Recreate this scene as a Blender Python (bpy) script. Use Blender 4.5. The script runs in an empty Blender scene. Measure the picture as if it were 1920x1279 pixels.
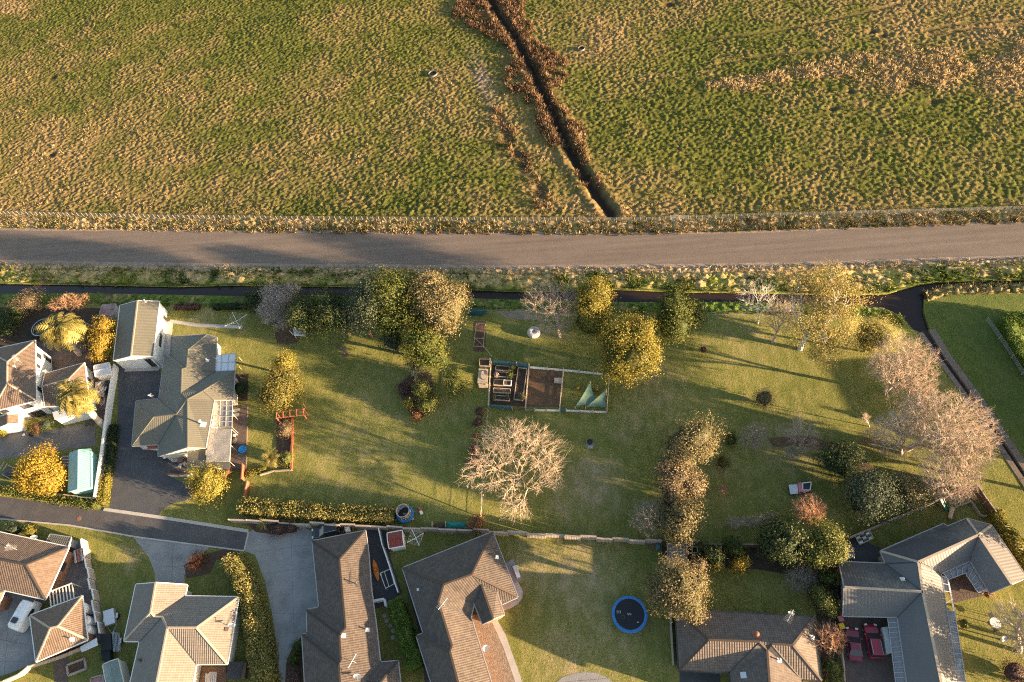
import bpy, math, random
import numpy as np
from mathutils import Vector, Matrix
from mathutils.geometry import tessellate_polygon

SC = bpy.context.scene
COL = SC.collection
R = math.radians
rng = np.random.default_rng(7)
random.seed(7)

# ------------------------------------------------------------------ camera, sky, sun, exposure
CAM_H = 98.0                     # height of the drone above the lawn, metres
FOC, HW, HH, NADX, NADY = 1280.0, 960.0, 639.5, 1130.0, 1480.0
UPC = np.array([-(NADX - HW), NADY - HH, FOC]); UPC /= np.linalg.norm(UPC)
XC = np.array([1.0, 0, 0]) - UPC[0] * UPC; XC /= np.linalg.norm(XC)
YC = np.cross(UPC, XC)
ROT = np.array([XC, YC, UPC])
cam_data = bpy.data.cameras.new('camera')
cam_data.sensor_width = 36.0
cam_data.lens = 24.0
cam_data.clip_start = 1.0
cam_data.clip_end = 3000.0
cam = bpy.data.objects.new('camera', cam_data)
COL.objects.link(cam)
cam.matrix_world = Matrix.Translation((0, 0, CAM_H)) @ Matrix([list(r) for r in ROT]).to_4x4()
SC.camera = cam

SUN_EL, SUN_AZ = 7.6, -17.5      # elevation; direction towards the sun in the ground plane, degrees from +X
to_sun = Vector((math.cos(R(SUN_AZ)) * math.cos(R(SUN_EL)), math.sin(R(SUN_AZ)) * math.cos(R(SUN_EL)), math.sin(R(SUN_EL))))
world = bpy.data.worlds.new('World')
SC.world = world
world.use_nodes = True
wn = world.node_tree.nodes
wl = world.node_tree.links
bg = wn['Background']
skyn = wn.new('ShaderNodeTexSky')
skyn.sky_type = 'NISHITA'
skyn.sun_disc = False
skyn.sun_elevation = R(SUN_EL)
skyn.sun_rotation = R(90.0 - SUN_AZ)
skyn.altitude = 50.0
skyn.air_density = 1.0
skyn.dust_density = 1.6
wl.new(skyn.outputs[0], bg.inputs['Color'])
bg.inputs['Strength'].default_value = 0.072
sun_data = bpy.data.lights.new('sun', 'SUN')
sun_data.energy = 5.0
sun_data.angle = R(0.55)
sun_data.color = (1.0, 0.70, 0.41)
sun = bpy.data.objects.new('sun', sun_data)
COL.objects.link(sun)
sun.rotation_euler = (-to_sun).to_track_quat('-Z', 'Y').to_euler()
SC.view_settings.view_transform = 'Standard'
SC.view_settings.look = 'None'
SC.view_settings.exposure = 2.68
SC.view_settings.gamma = 1.0
SC.view_settings.use_curve_mapping = False
SC.render.engine = 'CYCLES'
SC.cycles.filter_width = 1.15
SC.cycles.use_denoising = False
SC.cycles.max_bounces = 5
SC.cycles.diffuse_bounces = 3
SC.cycles.transparent_max_bounces = 6

# ------------------------------------------------------------------ points from the survey of the photograph
def G(px, py, z=0.0):
    d = ROT @ np.array([px - HW, -(py - HH), -FOC])
    t = (CAM_H - z) / -d[2]
    return Vector((d[0] * t, d[1] * t, z))

def ray(px, py):
    d = ROT @ np.array([px - HW, -(py - HH), -FOC])
    return Vector(d).normalized()

def ppm(px, py, z=0.0):
    a = G(px - 2, py, z); b = G(px + 2, py, z)
    return 4.0 / (a - b).length

def GA(P, z=0.0):
    """many points at once"""
    P = np.asarray(P, float)
    d = np.stack([P[:, 0] - HW, -(P[:, 1] - HH), np.full(len(P), -FOC)], 1) @ ROT.T
    t = (CAM_H - z) / -d[:, 2]
    return np.stack([d[:, 0] * t, d[:, 1] * t], 1)

# ------------------------------------------------------------------ materials
def srgb(h):
    return tuple((int(h[i:i + 2], 16) / 255.0) ** 2.2 for i in (0, 2, 4))

def new_mat(name):
    m = bpy.data.materials.new(name)
    m.use_nodes = True
    n = m.node_tree.nodes
    return m, n, m.node_tree.links, n['Principled BSDF']

def N(n, t, **k):
    x = n.new(t)
    for a, v in k.items():
        setattr(x, a, v)
    return x

def ramp(n, stops):
    r = n.new('ShaderNodeValToRGB')
    e = r.color_ramp.elements
    while len(e) < len(stops):
        e.new(0.5)
    for i, (p, c) in enumerate(stops):
        e[i].position = p
        e[i].color = (*c, 1) if len(c) == 3 else c
    return r

def noise(n, l, scale, detail=3.0, rough=0.55, vec=None):
    t = n.new('ShaderNodeTexNoise')
    t.inputs['Scale'].default_value = scale
    t.inputs['Detail'].default_value = detail
    t.inputs['Roughness'].default_value = rough
    if vec is None:
        g = n.new('ShaderNodeNewGeometry')
        vec = g.outputs['Position']
    l.new(vec, t.inputs['Vector'])
    return t

def mth(n, l, op, a, b=None, clamp=False):
    x = n.new('ShaderNodeMath')
    x.operation = op
    x.use_clamp = clamp
    for i, s in enumerate((a, b)):
        if s is None:
            continue
        if isinstance(s, (int, float)):
            x.inputs[i].default_value = s
        else:
            l.new(s, x.inputs[i])
    return x.outputs[0]

def mix(n, l, fac, a, b, mode='MIX'):
    x = n.new('ShaderNodeMix')
    x.data_type = 'RGBA'
    x.blend_type = mode
    for sock, s in ((x.inputs[0], fac), (x.inputs[6], a), (x.inputs[7], b)):
        if isinstance(s, (int, float)):
            sock.default_value = s
        elif isinstance(s, tuple):
            sock.default_value = (*s, 1)
        else:
            l.new(s, sock)
    return x.outputs[2]

def bump(n, l, h, strength, dist, bsdf):
    b = n.new('ShaderNodeBump')
    b.inputs['Strength'].default_value = strength
    b.inputs['Distance'].default_value = dist
    l.new(h, b.inputs['Height'])
    l.new(b.outputs[0], bsdf.inputs['Normal'])
    return b

def surf(name, col, rough=0.8, var=0.18, scale=1.2, fine=14.0, bmp=0.0, metal=0.0, spec=0.3, stain=None, stain_scale=0.35):
    """a painted / worn / earthy surface: broad and fine colour variation, optional relief, optional stains"""
    m, n, l, b = new_mat(name)
    a = noise(n, l, scale, 4)
    f = noise(n, l, fine, 2)
    s = mth(n, l, 'ADD', mth(n, l, 'MULTIPLY', a.outputs[0], 0.6), mth(n, l, 'MULTIPLY', f.outputs[0], 0.4))
    r = ramp(n, [(0.30, tuple(c * (1 - var) for c in col)), (0.70, tuple(min(1, c * (1 + var)) for c in col))])
    l.new(s, r.inputs[0])
    out = r.outputs[0]
    if stain:
        sn = noise(n, l, stain_scale, 6, 0.65)
        sr = ramp(n, [(0.50, (0, 0, 0)), (0.68, (1, 1, 1))])
        l.new(sn.outputs[0], sr.inputs[0])
        out = mix(n, l, mth(n, l, 'MULTIPLY', sr.outputs[0], 0.7), out, stain)
    l.new(out, b.inputs['Base Color'])
    b.inputs['Roughness'].default_value = rough
    b.inputs['Metallic'].default_value = metal
    b.inputs['Specular IOR Level'].default_value = spec
    if bmp:
        bump(n, l, f.outputs[0], 1.0, bmp, b)
    return m

def grass_mat(name, stops, dry=(0.20, 0.155, 0.075), dry_amt=0.0, patches=(), relief=0.10, fscale=3.2):
    """mown or rough grass; patches = (x, y, radius, amount) of thin dry turf"""
    m, n, l, b = new_mat(name)
    g = n.new('ShaderNodeNewGeometry')
    P = g.outputs['Position']
    mp = N(n, 'ShaderNodeMapping')
    mp.inputs['Scale'].default_value = (1.0, 0.55, 1.0)
    mp.inputs['Rotation'].default_value = (0, 0, 0.5)
    l.new(P, mp.inputs['Vector'])
    big = noise(n, l, 0.07, 4, 0.6, P)
    med = noise(n, l, 0.7, 5, 0.65, mp.outputs[0])
    fin = noise(n, l, fscale, 4, 0.8, P)
    mow = N(n, 'ShaderNodeTexWave', wave_type='BANDS', bands_direction='DIAGONAL')
    mow.inputs['Scale'].default_value = 0.22
    mow.inputs['Distortion'].default_value = 9.0
    mow.inputs['Detail'].default_value = 2.0
    mow.inputs['Detail Scale'].default_value = 0.12
    l.new(P, mow.inputs['Vector'])
    s = mth(n, l, 'ADD', mth(n, l, 'MULTIPLY', big.outputs[0], 0.30), mth(n, l, 'ADD', mth(n, l, 'MULTIPLY', med.outputs[0], 0.30), mth(n, l, 'ADD', mth(n, l, 'MULTIPLY', fin.outputs[0], 0.385), mth(n, l, 'MULTIPLY', mow.outputs[0], 0.015))))
    r = ramp(n, stops)
    l.new(s, r.inputs[0])
    dmask = mth(n, l, 'MULTIPLY', mth(n, l, 'MULTIPLY_ADD', med.outputs[0], 3.0), 1.0)
    dn = ramp(n, [(0.47, (0, 0, 0)), (0.66, (1, 1, 1))])
    l.new(mth(n, l, 'ADD', mth(n, l, 'MULTIPLY', med.outputs[0], 0.7), mth(n, l, 'MULTIPLY', fin.outputs[0], 0.3)), dn.inputs[0])
    tot = None
    for (x, y, rad, amt) in patches:
        vm = N(n, 'ShaderNodeVectorMath', operation='DISTANCE')
        l.new(P, vm.inputs[0])
        vm.inputs[1].default_value = (x, y, 0)
        mr = N(n, 'ShaderNodeMapRange', interpolation_type='SMOOTHSTEP')
        l.new(vm.outputs['Value'], mr.inputs[0])
        mr.inputs[1].default_value = rad * 1.15
        mr.inputs[2].default_value = rad * 0.25
        mr.inputs[3].default_value = 0.0
        mr.inputs[4].default_value = amt
        tot = mr.outputs[0] if tot is None else mth(n, l, 'MAXIMUM', tot, mr.outputs[0])
    if tot is None:
        fac = mth(n, l, 'MULTIPLY', dn.outputs[0], dry_amt, True)
    else:
        fac = mth(n, l, 'MULTIPLY', mth(n, l, 'ADD', dn.outputs[0], mth(n, l, 'MULTIPLY', tot, 0.5)), mth(n, l, 'ADD', tot, dry_amt), True)
    out = mix(n, l, fac, r.outputs[0], dry)
    l.new(out, b.inputs['Base Color'])
    b.inputs['Roughness'].default_value = 0.9
    b.inputs['Specular IOR Level'].default_value = 0.12
    hgt = mth(n, l, 'ADD', mth(n, l, 'MULTIPLY', fin.outputs[0], 1.0), mth(n, l, 'MULTIPLY', med.outputs[0], 0.6))
    bump(n, l, hgt, 1.0, relief, b)
    return m

def tile_mat(name, col, var=0.22, lichen=None, ribs=0.30, course=0.34, depth=0.030):
    """concrete roof tiles: courses up the slope, rolls along the eave (UV in metres)"""
    m, n, l, b = new_mat(name)
    uv = n.new('ShaderNodeUVMap')
    sx = n.new('ShaderNodeSeparateXYZ')
    l.new(uv.outputs[0], sx.inputs[0])
    u = mth(n, l, 'DIVIDE', sx.outputs[0], ribs)
    v = mth(n, l, 'DIVIDE', sx.outputs[1], course)
    fv = mth(n, l, 'FRACT', v)
    roll = mth(n, l, 'SINE', mth(n, l, 'MULTIPLY', u, 2 * math.pi))
    h = mth(n, l, 'ADD', mth(n, l, 'MULTIPLY', roll, 0.45), mth(n, l, 'MULTIPLY', mth(n, l, 'SUBTRACT', 1.0, fv), 1.0))
    cx = n.new('ShaderNodeCombineXYZ')
    l.new(mth(n, l, 'FLOOR', u), cx.inputs[0])
    l.new(mth(n, l, 'FLOOR', v), cx.inputs[1])
    wn_ = N(n, 'ShaderNodeTexWhiteNoise', noise_dimensions='2D')
    l.new(cx.outputs[0], wn_.inputs['Vector'])
    ns = noise(n, l, 0.9, 5, 0.6)
    s = mth(n, l, 'ADD', mth(n, l, 'MULTIPLY', wn_.outputs[0], 0.45), mth(n, l, 'MULTIPLY', ns.outputs[0], 0.55))
    r = ramp(n, [(0.2, tuple(c * (1 - var) for c in col)), (0.8, tuple(c * (1 + var) for c in col))])
    l.new(s, r.inputs[0])
    # darker joint at the foot of each course
    jr = ramp(n, [(0.0, (0.45, 0.45, 0.45)), (0.13, (1, 1, 1))])
    l.new(fv, jr.inputs[0])
    out = mix(n, l, 1.0, r.outputs[0], jr.outputs[0], 'MULTIPLY')
    if lichen:
        ln = noise(n, l, 1.3, 6, 0.75)
        lr = ramp(n, [(0.50, (0, 0, 0)), (0.62, (1, 1, 1))])
        l.new(ln.outputs[0], lr.inputs[0])
        out = mix(n, l, mth(n, l, 'MULTIPLY', lr.outputs[0], 0.6), out, lichen)
    l.new(out, b.inputs['Base Color'])
    b.inputs['Roughness'].default_value = 0.75
    b.inputs['Specular IOR Level'].default_value = 0.25
    bump(n, l, h, 1.0, depth, b)
    return m

def metal_roof_mat(name, col, ribs=0.4, depth=0.02, rough=0.5, lichen=None, lichen_scale=1.2, var=0.10):
    m, n, l, b = new_mat(name)
    uv = n.new('ShaderNodeUVMap')
    sx = n.new('ShaderNodeSeparateXYZ')
    l.new(uv.outputs[0], sx.inputs[0])
    roll = mth(n, l, 'SINE', mth(n, l, 'MULTIPLY', sx.outputs[0], 2 * math.pi / ribs))
    ns = noise(n, l, 0.5, 5, 0.6)
    fs = noise(n, l, 9.0, 3, 0.6)
    r = ramp(n, [(0.3, tuple(c * (1 - var) for c in col)), (0.7, tuple(c * (1 + var) for c in col))])
    l.new(mth(n, l, 'ADD', mth(n, l, 'MULTIPLY', ns.outputs[0], 0.6), mth(n, l, 'MULTIPLY', fs.outputs[0], 0.4)), r.inputs[0])
    out = r.outputs[0]
    if lichen:
        ln = noise(n, l, lichen_scale, 8, 0.8)
        big = noise(n, l, 0.16, 2, 0.5)
        lr = ramp(n, [(0.50, (0, 0, 0)), (0.66, (1, 1, 1))])
        l.new(mth(n, l, 'ADD', mth(n, l, 'MULTIPLY', ln.outputs[0], 0.5), mth(n, l, 'MULTIPLY', big.outputs[0], 0.55)), lr.inputs[0])
        out = mix(n, l, mth(n, l, 'MULTIPLY', lr.outputs[0], 0.55), out, lichen)
    l.new(out, b.inputs['Base Color'])
    b.inputs['Roughness'].default_value = rough
    b.inputs['Specular IOR Level'].default_value = 0.35
    bump(n, l, roll, 1.0, depth, b)
    return m

def leaf_mat(name, stops, trans=0.25):
    m, n, l, b = new_mat(name)
    a = N(n, 'ShaderNodeAttribute', attribute_name='rnd')
    r = ramp(n, stops)
    l.new(a.outputs['Fac'], r.inputs[0])
    l.new(r.outputs[0], b.inputs['Base Color'])
    b.inputs['Roughness'].default_value = 0.65
    b.inputs['Specular IOR Level'].default_value = 0.2
    if trans:
        t = n.new('ShaderNodeBsdfTranslucent')
        l.new(r.outputs[0], t.inputs['Color'])
        mx = n.new('ShaderNodeMixShader')
        mx.inputs[0].default_value = trans
        l.new(b.outputs[0], mx.inputs[1])
        l.new(t.outputs[0], mx.inputs[2])
        l.new(mx.outputs[0], n['Material Output'].inputs['Surface'])
    return m

# ------------------------------------------------------------------ objects
def tag(o, label=None, cat=None, group=None, kind=None):
    if label: o['label'] = label
    if cat: o['category'] = cat
    if group: o['group'] = group
    if kind: o['kind'] = kind
    return o

def thing(name, label, cat, loc=(0, 0, 0), group=None):
    o = bpy.data.objects.new(name, None)
    o.empty_display_size = 0.3
    COL.objects.link(o)
    o.location = loc
    o.matrix_world = Matrix.Translation(loc)
    return tag(o, label, cat, group)

def wloc(o):
    v = Vector((0, 0, 0))
    while o is not None:
        v = v + o.location
        o = o.parent
    return v

def link(me, name, parent=None, loc=None):
    o = bpy.data.objects.new(name, me)
    COL.objects.link(o)
    if parent is not None:
        o.parent = parent
    if loc is not None:
        o.location = loc
    return o

def np_mesh(name, V, F, mat, rnd=None, smooth=False, uv=None):
    """V (n,3), F (m,3) or (m,4) arrays"""
    me = bpy.data.meshes.new(name)
    V = np.asarray(V, np.float32); F = np.asarray(F, np.int32)
    k = F.shape[1]
    me.vertices.add(len(V)); me.vertices.foreach_set('co', V.ravel())
    me.loops.add(F.size); me.loops.foreach_set('vertex_index', F.ravel())
    me.polygons.add(len(F))
    me.polygons.foreach_set('loop_start', np.arange(0, F.size, k, dtype=np.int32))
    if smooth:
        me.polygons.foreach_set('use_smooth', np.ones(len(F), bool))
    if rnd is not None:
        a = me.attributes.new('rnd', 'FLOAT', 'FACE')
        a.data.foreach_set('value', np.asarray(rnd, np.float32))
    me.update(calc_edges=True)
    if mat is not None:
        me.materials.append(mat)
    return me

class MB:
    """collects simple shapes in world coordinates, links them as ONE mesh"""
    def __init__(s):
        s.v = []; s.f = []
    def add(s, vs, fs):
        o = len(s.v)
        s.v += [Vector(v) for v in vs]
        s.f += [[i + o for i in f] for f in fs]
        return s
    def frame(s, c, x, y, z, a, b, d):
        c = Vector(c)
        vs = [c + x * (i * a / 2) + y * (j * b / 2) + z * (k * d / 2) for k in (-1, 1) for j in (-1, 1) for i in (-1, 1)]
        return s.add(vs, [(0, 2, 3, 1), (4, 5, 7, 6), (0, 1, 5, 4), (2, 6, 7, 3), (0, 4, 6, 2), (1, 3, 7, 5)])
    def box(s, c, size, rz=0.0):
        x = Vector((math.cos(rz), math.sin(rz), 0)); y = Vector((-math.sin(rz), math.cos(rz), 0))
        return s.frame(c, x, y, Vector((0, 0, 1)), *size)
    def beam(s, p, q, w, h):
        p = Vector(p); q = Vector(q)
        d = q - p; L = d.length
        if L < 1e-5: return s
        x = d / L
        up = Vector((0, 0, 1)) if abs(x.z) < 0.95 else Vector((0, 1, 0))
        y = up.cross(x).normalized(); z = x.cross(y)
        return s.frame((p + q) / 2, x, y, z, L, w, h)
    def tube(s, p, q, r1, r2=None, n=8):
        p = Vector(p); q = Vector(q)
        r2 = r1 if r2 is None else r2
        x = (q - p).normalized()
        up = Vector((0, 0, 1)) if abs(x.z) < 0.95 else Vector((0, 1, 0))
        a = up.cross(x).normalized(); b = x.cross(a)
        vs = []
        for c, r in ((p, r1), (q, r2)):
            for i in range(n):
                t = 2 * math.pi * i / n
                vs.append(c + a * (math.cos(t) * r) + b * (math.sin(t) * r))
        fs = [(i, (i + 1) % n, n + (i + 1) % n, n + i) for i in range(n)]
        fs += [tuple(range(n))[::-1], tuple(range(n, 2 * n))]
        return s.add(vs, fs)
    def lathe(s, c, prof, n=24):
        """prof: list of (r, z) from bottom to top around vertical axis at c"""
        c = Vector(c); vs = []; fs = []
        for (r, z) in prof:
            for i in range(n):
                t = 2 * math.pi * i / n
                vs.append(c + Vector((math.cos(t) * r, math.sin(t) * r, z)))
        for k in range(len(prof) - 1):
            for i in range(n):
                j = (i + 1) % n
                fs.append((k * n + i, k * n + j, (k + 1) * n + j, (k + 1) * n + i))
        return s.add(vs, fs)
    def disc(s, c, r, n=24, ry=None):
        c = Vector(c); ry = r if ry is None else ry
        return s.add([c + Vector((math.cos(2 * math.pi * i / n) * r, math.sin(2 * math.pi * i / n) * ry, 0)) for i in range(n)], [tuple(range(n))])
    def poly(s, pts):
        return s.add(pts, [tuple(range(len(pts)))])
    def prism(s, pts, z0, z1):
        """pts: plan outline; straight-sided block from z0 to z1"""
        P = [Vector((p[0], p[1], 0)) for p in pts]
        if sum(P[i - 1].x * P[i].y - P[i].x * P[i - 1].y for i in range(len(P))) < 0:
            P.reverse()
        n = len(P)
        vs = [Vector((p.x, p.y, z0)) for p in P] + [Vector((p.x, p.y, z1)) for p in P]
        tri = tessellate_polygon([P])
        fs = []
        for t in tri:
            t = list(t)
            a, b, c = (P[i] for i in t)
            if (b - a).cross(c - a).z < 0: t.reverse()
            fs.append([i + n for i in t]); fs.append(t[::-1])
        fs += [(i, (i + 1) % n, n + (i + 1) % n, n + i) for i in range(n)]
        return s.add(vs, fs)
    def ball(s, c, r, n=10, m=6):
        c = Vector(c)
        r = (r, r, r) if not isinstance(r, (tuple, list)) else r
        vs = []; fs = []
        for k in range(m + 1):
            ph = math.pi * k / m
            for i in range(n):
                t = 2 * math.pi * i / n
                vs.append(c + Vector((r[0] * math.sin(ph) * math.cos(t), r[1] * math.sin(ph) * math.sin(t), -r[2] * math.cos(ph))))
        for k in range(m):
            for i in range(n):
                j = (i + 1) % n
                fs.append((k * n + i, k * n + j, (k + 1) * n + j, (k + 1) * n + i))
        return s.add(vs, fs)
    def build(s, name, mat, parent=None, loc=None, smooth=False):
        off = wloc(parent) if parent is not None else Vector(loc if loc is not None else (0, 0, 0))
        me = bpy.data.meshes.new(name)
        me.from_pydata([tuple(v - off) for v in s.v], [], s.f)
        if smooth:
            me.polygons.foreach_set('use_smooth', [True] * len(me.polygons))
        me.materials.append(mat)
        me.update()
        return link(me, name, parent, None if parent is not None else off)

def mb(): return MB()

def copy_tree(o, parent=None):
    c = o.copy()
    COL.objects.link(c)
    if parent is not None:
        c.parent = parent
        c.matrix_parent_inverse = Matrix()
    for ch in [x for x in KIDS.get(o.name, [])]:
        copy_tree(ch, c)
    return c
KIDS = {}
def index_kids(o):
    for x in bpy.data.objects:
        if x.parent is not None:
            KIDS.setdefault(x.parent.name, [])
            if x not in KIDS[x.parent.name]:
                KIDS[x.parent.name].append(x)

def plate(name, pts, z, mat, depth=0.0, label=None, parent=None, kind='structure', px=True):
    """flat ground area from an outline of photograph points; depth gives it sides"""
    P = [G(*p, z) for p in pts] if px else [Vector((p[0], p[1], z)) for p in pts]
    b = mb()
    if depth:
        b.prism(P, z - depth, z)
    else:
        Q = [Vector((p.x, p.y, 0)) for p in P]
        if sum(Q[i - 1].x * Q[i].y - Q[i].x * Q[i - 1].y for i in range(len(Q))) < 0:
            P.reverse(); Q.reverse()
        fs = []
        for t in tessellate_polygon([Q]):
            t = list(t); a, bb, c = (Q[i] for i in t)
            if (bb - a).cross(c - a).z < 0: t.reverse()
            fs.append(t)
        b.add(P, fs)
    o = b.build(name, mat, parent)
    if kind: o['kind'] = kind
    if label: o['label'] = label
    return o

def inside(P, poly):
    """vectorised point-in-polygon, plan coordinates"""
    x, y = P[:, 0], P[:, 1]
    poly = np.asarray(poly)[:, :2]
    c = np.zeros(len(P), bool)
    j = len(poly) - 1
    for i in range(len(poly)):
        xi, yi = poly[i]; xj, yj = poly[j]
        hit = ((yi > y) != (yj > y)) & (x < (xj - xi) * (y - yi) / (yj - yi + 1e-12) + xi)
        c ^= hit
        j = i
    return c

def dist_line(P, line):
    """distance of plan points to a polyline, and the arc position"""
    best = np.full(len(P), 1e9)
    for a, b in zip(line[:-1], line[1:]):
        a = np.asarray(a)[:2]; b = np.asarray(b)[:2]
        d = b - a
        t = np.clip(((P - a) @ d) / (d @ d + 1e-12), 0, 1)
        q = a + t[:, None] * d
        best = np.minimum(best, np.hypot(*(P - q).T))
    return best

def vnoise(P, scale, seed=0, octaves=3):
    """smooth value noise on plan points, 0..1"""
    out = np.zeros(len(P)); amp = 1.0; tot = 0
    for o in range(octaves):
        q = P * scale * 2 ** o + seed * 17.31 + o * 5.7
        i = np.floor(q).astype(np.int64); f = q - i
        f = f * f * (3 - 2 * f)
        def h(ix, iy):
            n = (ix * 374761393 + iy * 668265263 + seed * 974711) & 0xffffffff
            n = ((n ^ (n >> 13)) * 1274126177) & 0xffffffff
            return ((n ^ (n >> 16)) & 0xffff) / 65535.0
        a = h(i[:, 0], i[:, 1]); b = h(i[:, 0] + 1, i[:, 1]); c = h(i[:, 0], i[:, 1] + 1); d = h(i[:, 0] + 1, i[:, 1] + 1)
        out += amp * ((a * (1 - f[:, 0]) + b * f[:, 0]) * (1 - f[:, 1]) + (c * (1 - f[:, 0]) + d * f[:, 0]) * f[:, 1])
        tot += amp; amp *= 0.5
    return out / tot

def worley(P, cell, seed=0):
    """F1 distance / cell and random id of the nearest jittered point"""
    q = P / cell
    i = np.floor(q).astype(np.int64)
    best = np.full(len(P), 1e9); rid = np.zeros(len(P))
    for dx in (-1, 0, 1):
        for dy in (-1, 0, 1):
            ix = i[:, 0] + dx; iy = i[:, 1] + dy
            n = (ix * 374761393 + iy * 668265263 + seed * 974711) & 0xffffffff
            n = ((n ^ (n >> 13)) * 1274126177) & 0xffffffff
            n = n ^ (n >> 16)
            jx = (n & 0x3ff) / 1023.0; jy = ((n >> 10) & 0x3ff) / 1023.0; r = ((n >> 20) & 0x3ff) / 1023.0
            d = np.hypot(ix + jx - q[:, 0], iy + jy - q[:, 1])
            m = d < best
            best = np.where(m, d, best); rid = np.where(m, r, rid)
    return best, rid

# ------------------------------------------------------------------ palette
M = {}
def pt(px, py, r, a):
    p = G(px, py); return (p.x, p.y, r, a)
M['lawn'] = grass_mat('lawn_grass', [(0.36, (0.118, 0.140, 0.034)), (0.51, (0.220, 0.225, 0.058)), (0.66, (0.345, 0.300, 0.100))],
    dry=(0.420, 0.330, 0.195), dry_amt=0.18, relief=0.5, patches=[
        pt(1110, 905, 6.5, 0.8), pt(1060, 940, 4, 0.6), pt(1090, 1080, 8, 0.75), pt(990, 1060, 5, 0.7), pt(1130, 1200, 8, 0.45), pt(1060, 1230, 6, 0.6),
        pt(1230, 730, 7, 0.55), pt(1180, 790, 5, 0.45), pt(250, 1040, 3.5, 0.5), pt(380, 600, 4, 0.5), pt(700, 760, 10, 0.25), pt(680, 860, 12, 0.3),
        pt(1400, 640, 8, 0.3), pt(980, 575, 3, 0.8), pt(1350, 880, 4, 0.4), pt(1480, 830, 7, 0.5), pt(830, 770, 4, 0.3), pt(1110, 1070, 5, 0.6)])
M['reserve'] = grass_mat('reserve_grass', [(0.36, (0.072, 0.112, 0.026)), (0.51, (0.135, 0.178, 0.042)), (0.68, (0.230, 0.232, 0.075))], dry_amt=0.16, relief=0.6, fscale=3.5)
M['ground'] = surf('rough_ground', (0.09, 0.085, 0.035), 0.95, 0.3, 0.2, 6)
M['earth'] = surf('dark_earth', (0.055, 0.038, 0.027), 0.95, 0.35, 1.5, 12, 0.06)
M['bark_mulch'] = surf('bark_mulch', (0.10, 0.062, 0.042), 0.95, 0.4, 2.5, 16, 0.10)
M['brown_soil'] = surf('dry_brown_soil', (0.13, 0.078, 0.045), 0.95, 0.3, 1.2, 10, 0.06)
M['pale_soil'] = surf('pale_bare_soil', (0.24, 0.185, 0.145), 0.95, 0.2, 1.2, 9, 0.05)
def road_mat():
    m, n, l, b = new_mat('chip_seal')
    mp = N(n, 'ShaderNodeMapping')
    g = n.new('ShaderNodeNewGeometry')
    l.new(g.outputs['Position'], mp.inputs['Vector'])
    mp.inputs['Rotation'].default_value = (0, 0, R(13.5))
    mp.inputs['Scale'].default_value = (0.05, 1.1, 1)
    tr = noise(n, l, 0.9, 3, 0.5, mp.outputs[0])
    sp = noise(n, l, 0.35, 4, 0.6)
    fi = noise(n, l, 9.0, 3, 0.7)
    s = mth(n, l, 'ADD', mth(n, l, 'MULTIPLY', tr.outputs[0], 0.55), mth(n, l, 'ADD', mth(n, l, 'MULTIPLY', sp.outputs[0], 0.2), mth(n, l, 'MULTIPLY', fi.outputs[0], 0.25)))
    r = ramp(n, [(0.34, (0.128, 0.102, 0.085)), (0.66, (0.198, 0.160, 0.132))])
    l.new(s, r.inputs[0])
    l.new(r.outputs[0], b.inputs['Base Color'])
    b.inputs['Roughness'].default_value = 0.9
    b.inputs['Specular IOR Level'].default_value = 0.2
    bump(n, l, fi.outputs[0], 0.8, 0.035, b)
    return m
M['road'] = road_mat()
M['shoulder'] = surf('gravel_shoulder', (0.24, 0.19, 0.155), 0.95, 0.4, 1.0, 7, 0.06)
M['asphalt'] = surf('asphalt', (0.085, 0.080, 0.082), 0.9, 0.22, 0.5, 8, 0.03, stain=(0.12, 0.11, 0.105))
M['asphalt_blue'] = surf('driveway_asphalt', (0.075, 0.076, 0.082), 0.9, 0.2, 0.4, 8, 0.03, stain=(0.11, 0.105, 0.1))
M['concrete'] = surf('concrete', (0.26, 0.25, 0.24), 0.9, 0.18, 0.5, 6, 0.015, stain=(0.16, 0.155, 0.15))
M['concrete_dark'] = surf('weathered_concrete', (0.155, 0.145, 0.138), 0.9, 0.2, 0.6, 6, 0.015, stain=(0.10, 0.095, 0.09))
M['kerb'] = surf('kerb_concrete', (0.42, 0.39, 0.35), 0.9, 0.15, 0.8, 7)
M['paver'] = surf('brown_paving', (0.115, 0.085, 0.072), 0.9, 0.3, 0.9, 5, 0.03)
M['pebble'] = surf('pebble_paving', (0.25, 0.19, 0.14), 0.9, 0.45, 2.5, 9, 0.05)
M['dark_paving'] = surf('dark_paving', (0.060, 0.060, 0.065), 0.85, 0.2, 0.6, 6, 0.02)
def water_mat():
    m, n, l, b = new_mat('peat_water')
    b.inputs['Base Color'].default_value = (0.030, 0.020, 0.018, 1)
    b.inputs['Roughness'].default_value = 0.12
    b.inputs['IOR'].default_value = 1.33
    a = noise(n, l, 1.2, 3, 0.5)
    bump(n, l, a.outputs[0], 0.25, 0.03, b)
    return m
M['water'] = water_mat()
M['mud'] = surf('mud', (0.042, 0.032, 0.026), 0.7, 0.3, 1, 8)

# ------------------------------------------------------------------ base sheet, land, stream, road
b = mb()
b.poly([(-900, -900, -1.6), (900, -900, -1.6), (900, 900, -1.6), (-900, 900, -1.6)])
tag(b.build('ground', M['ground']), kind='structure')

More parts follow.
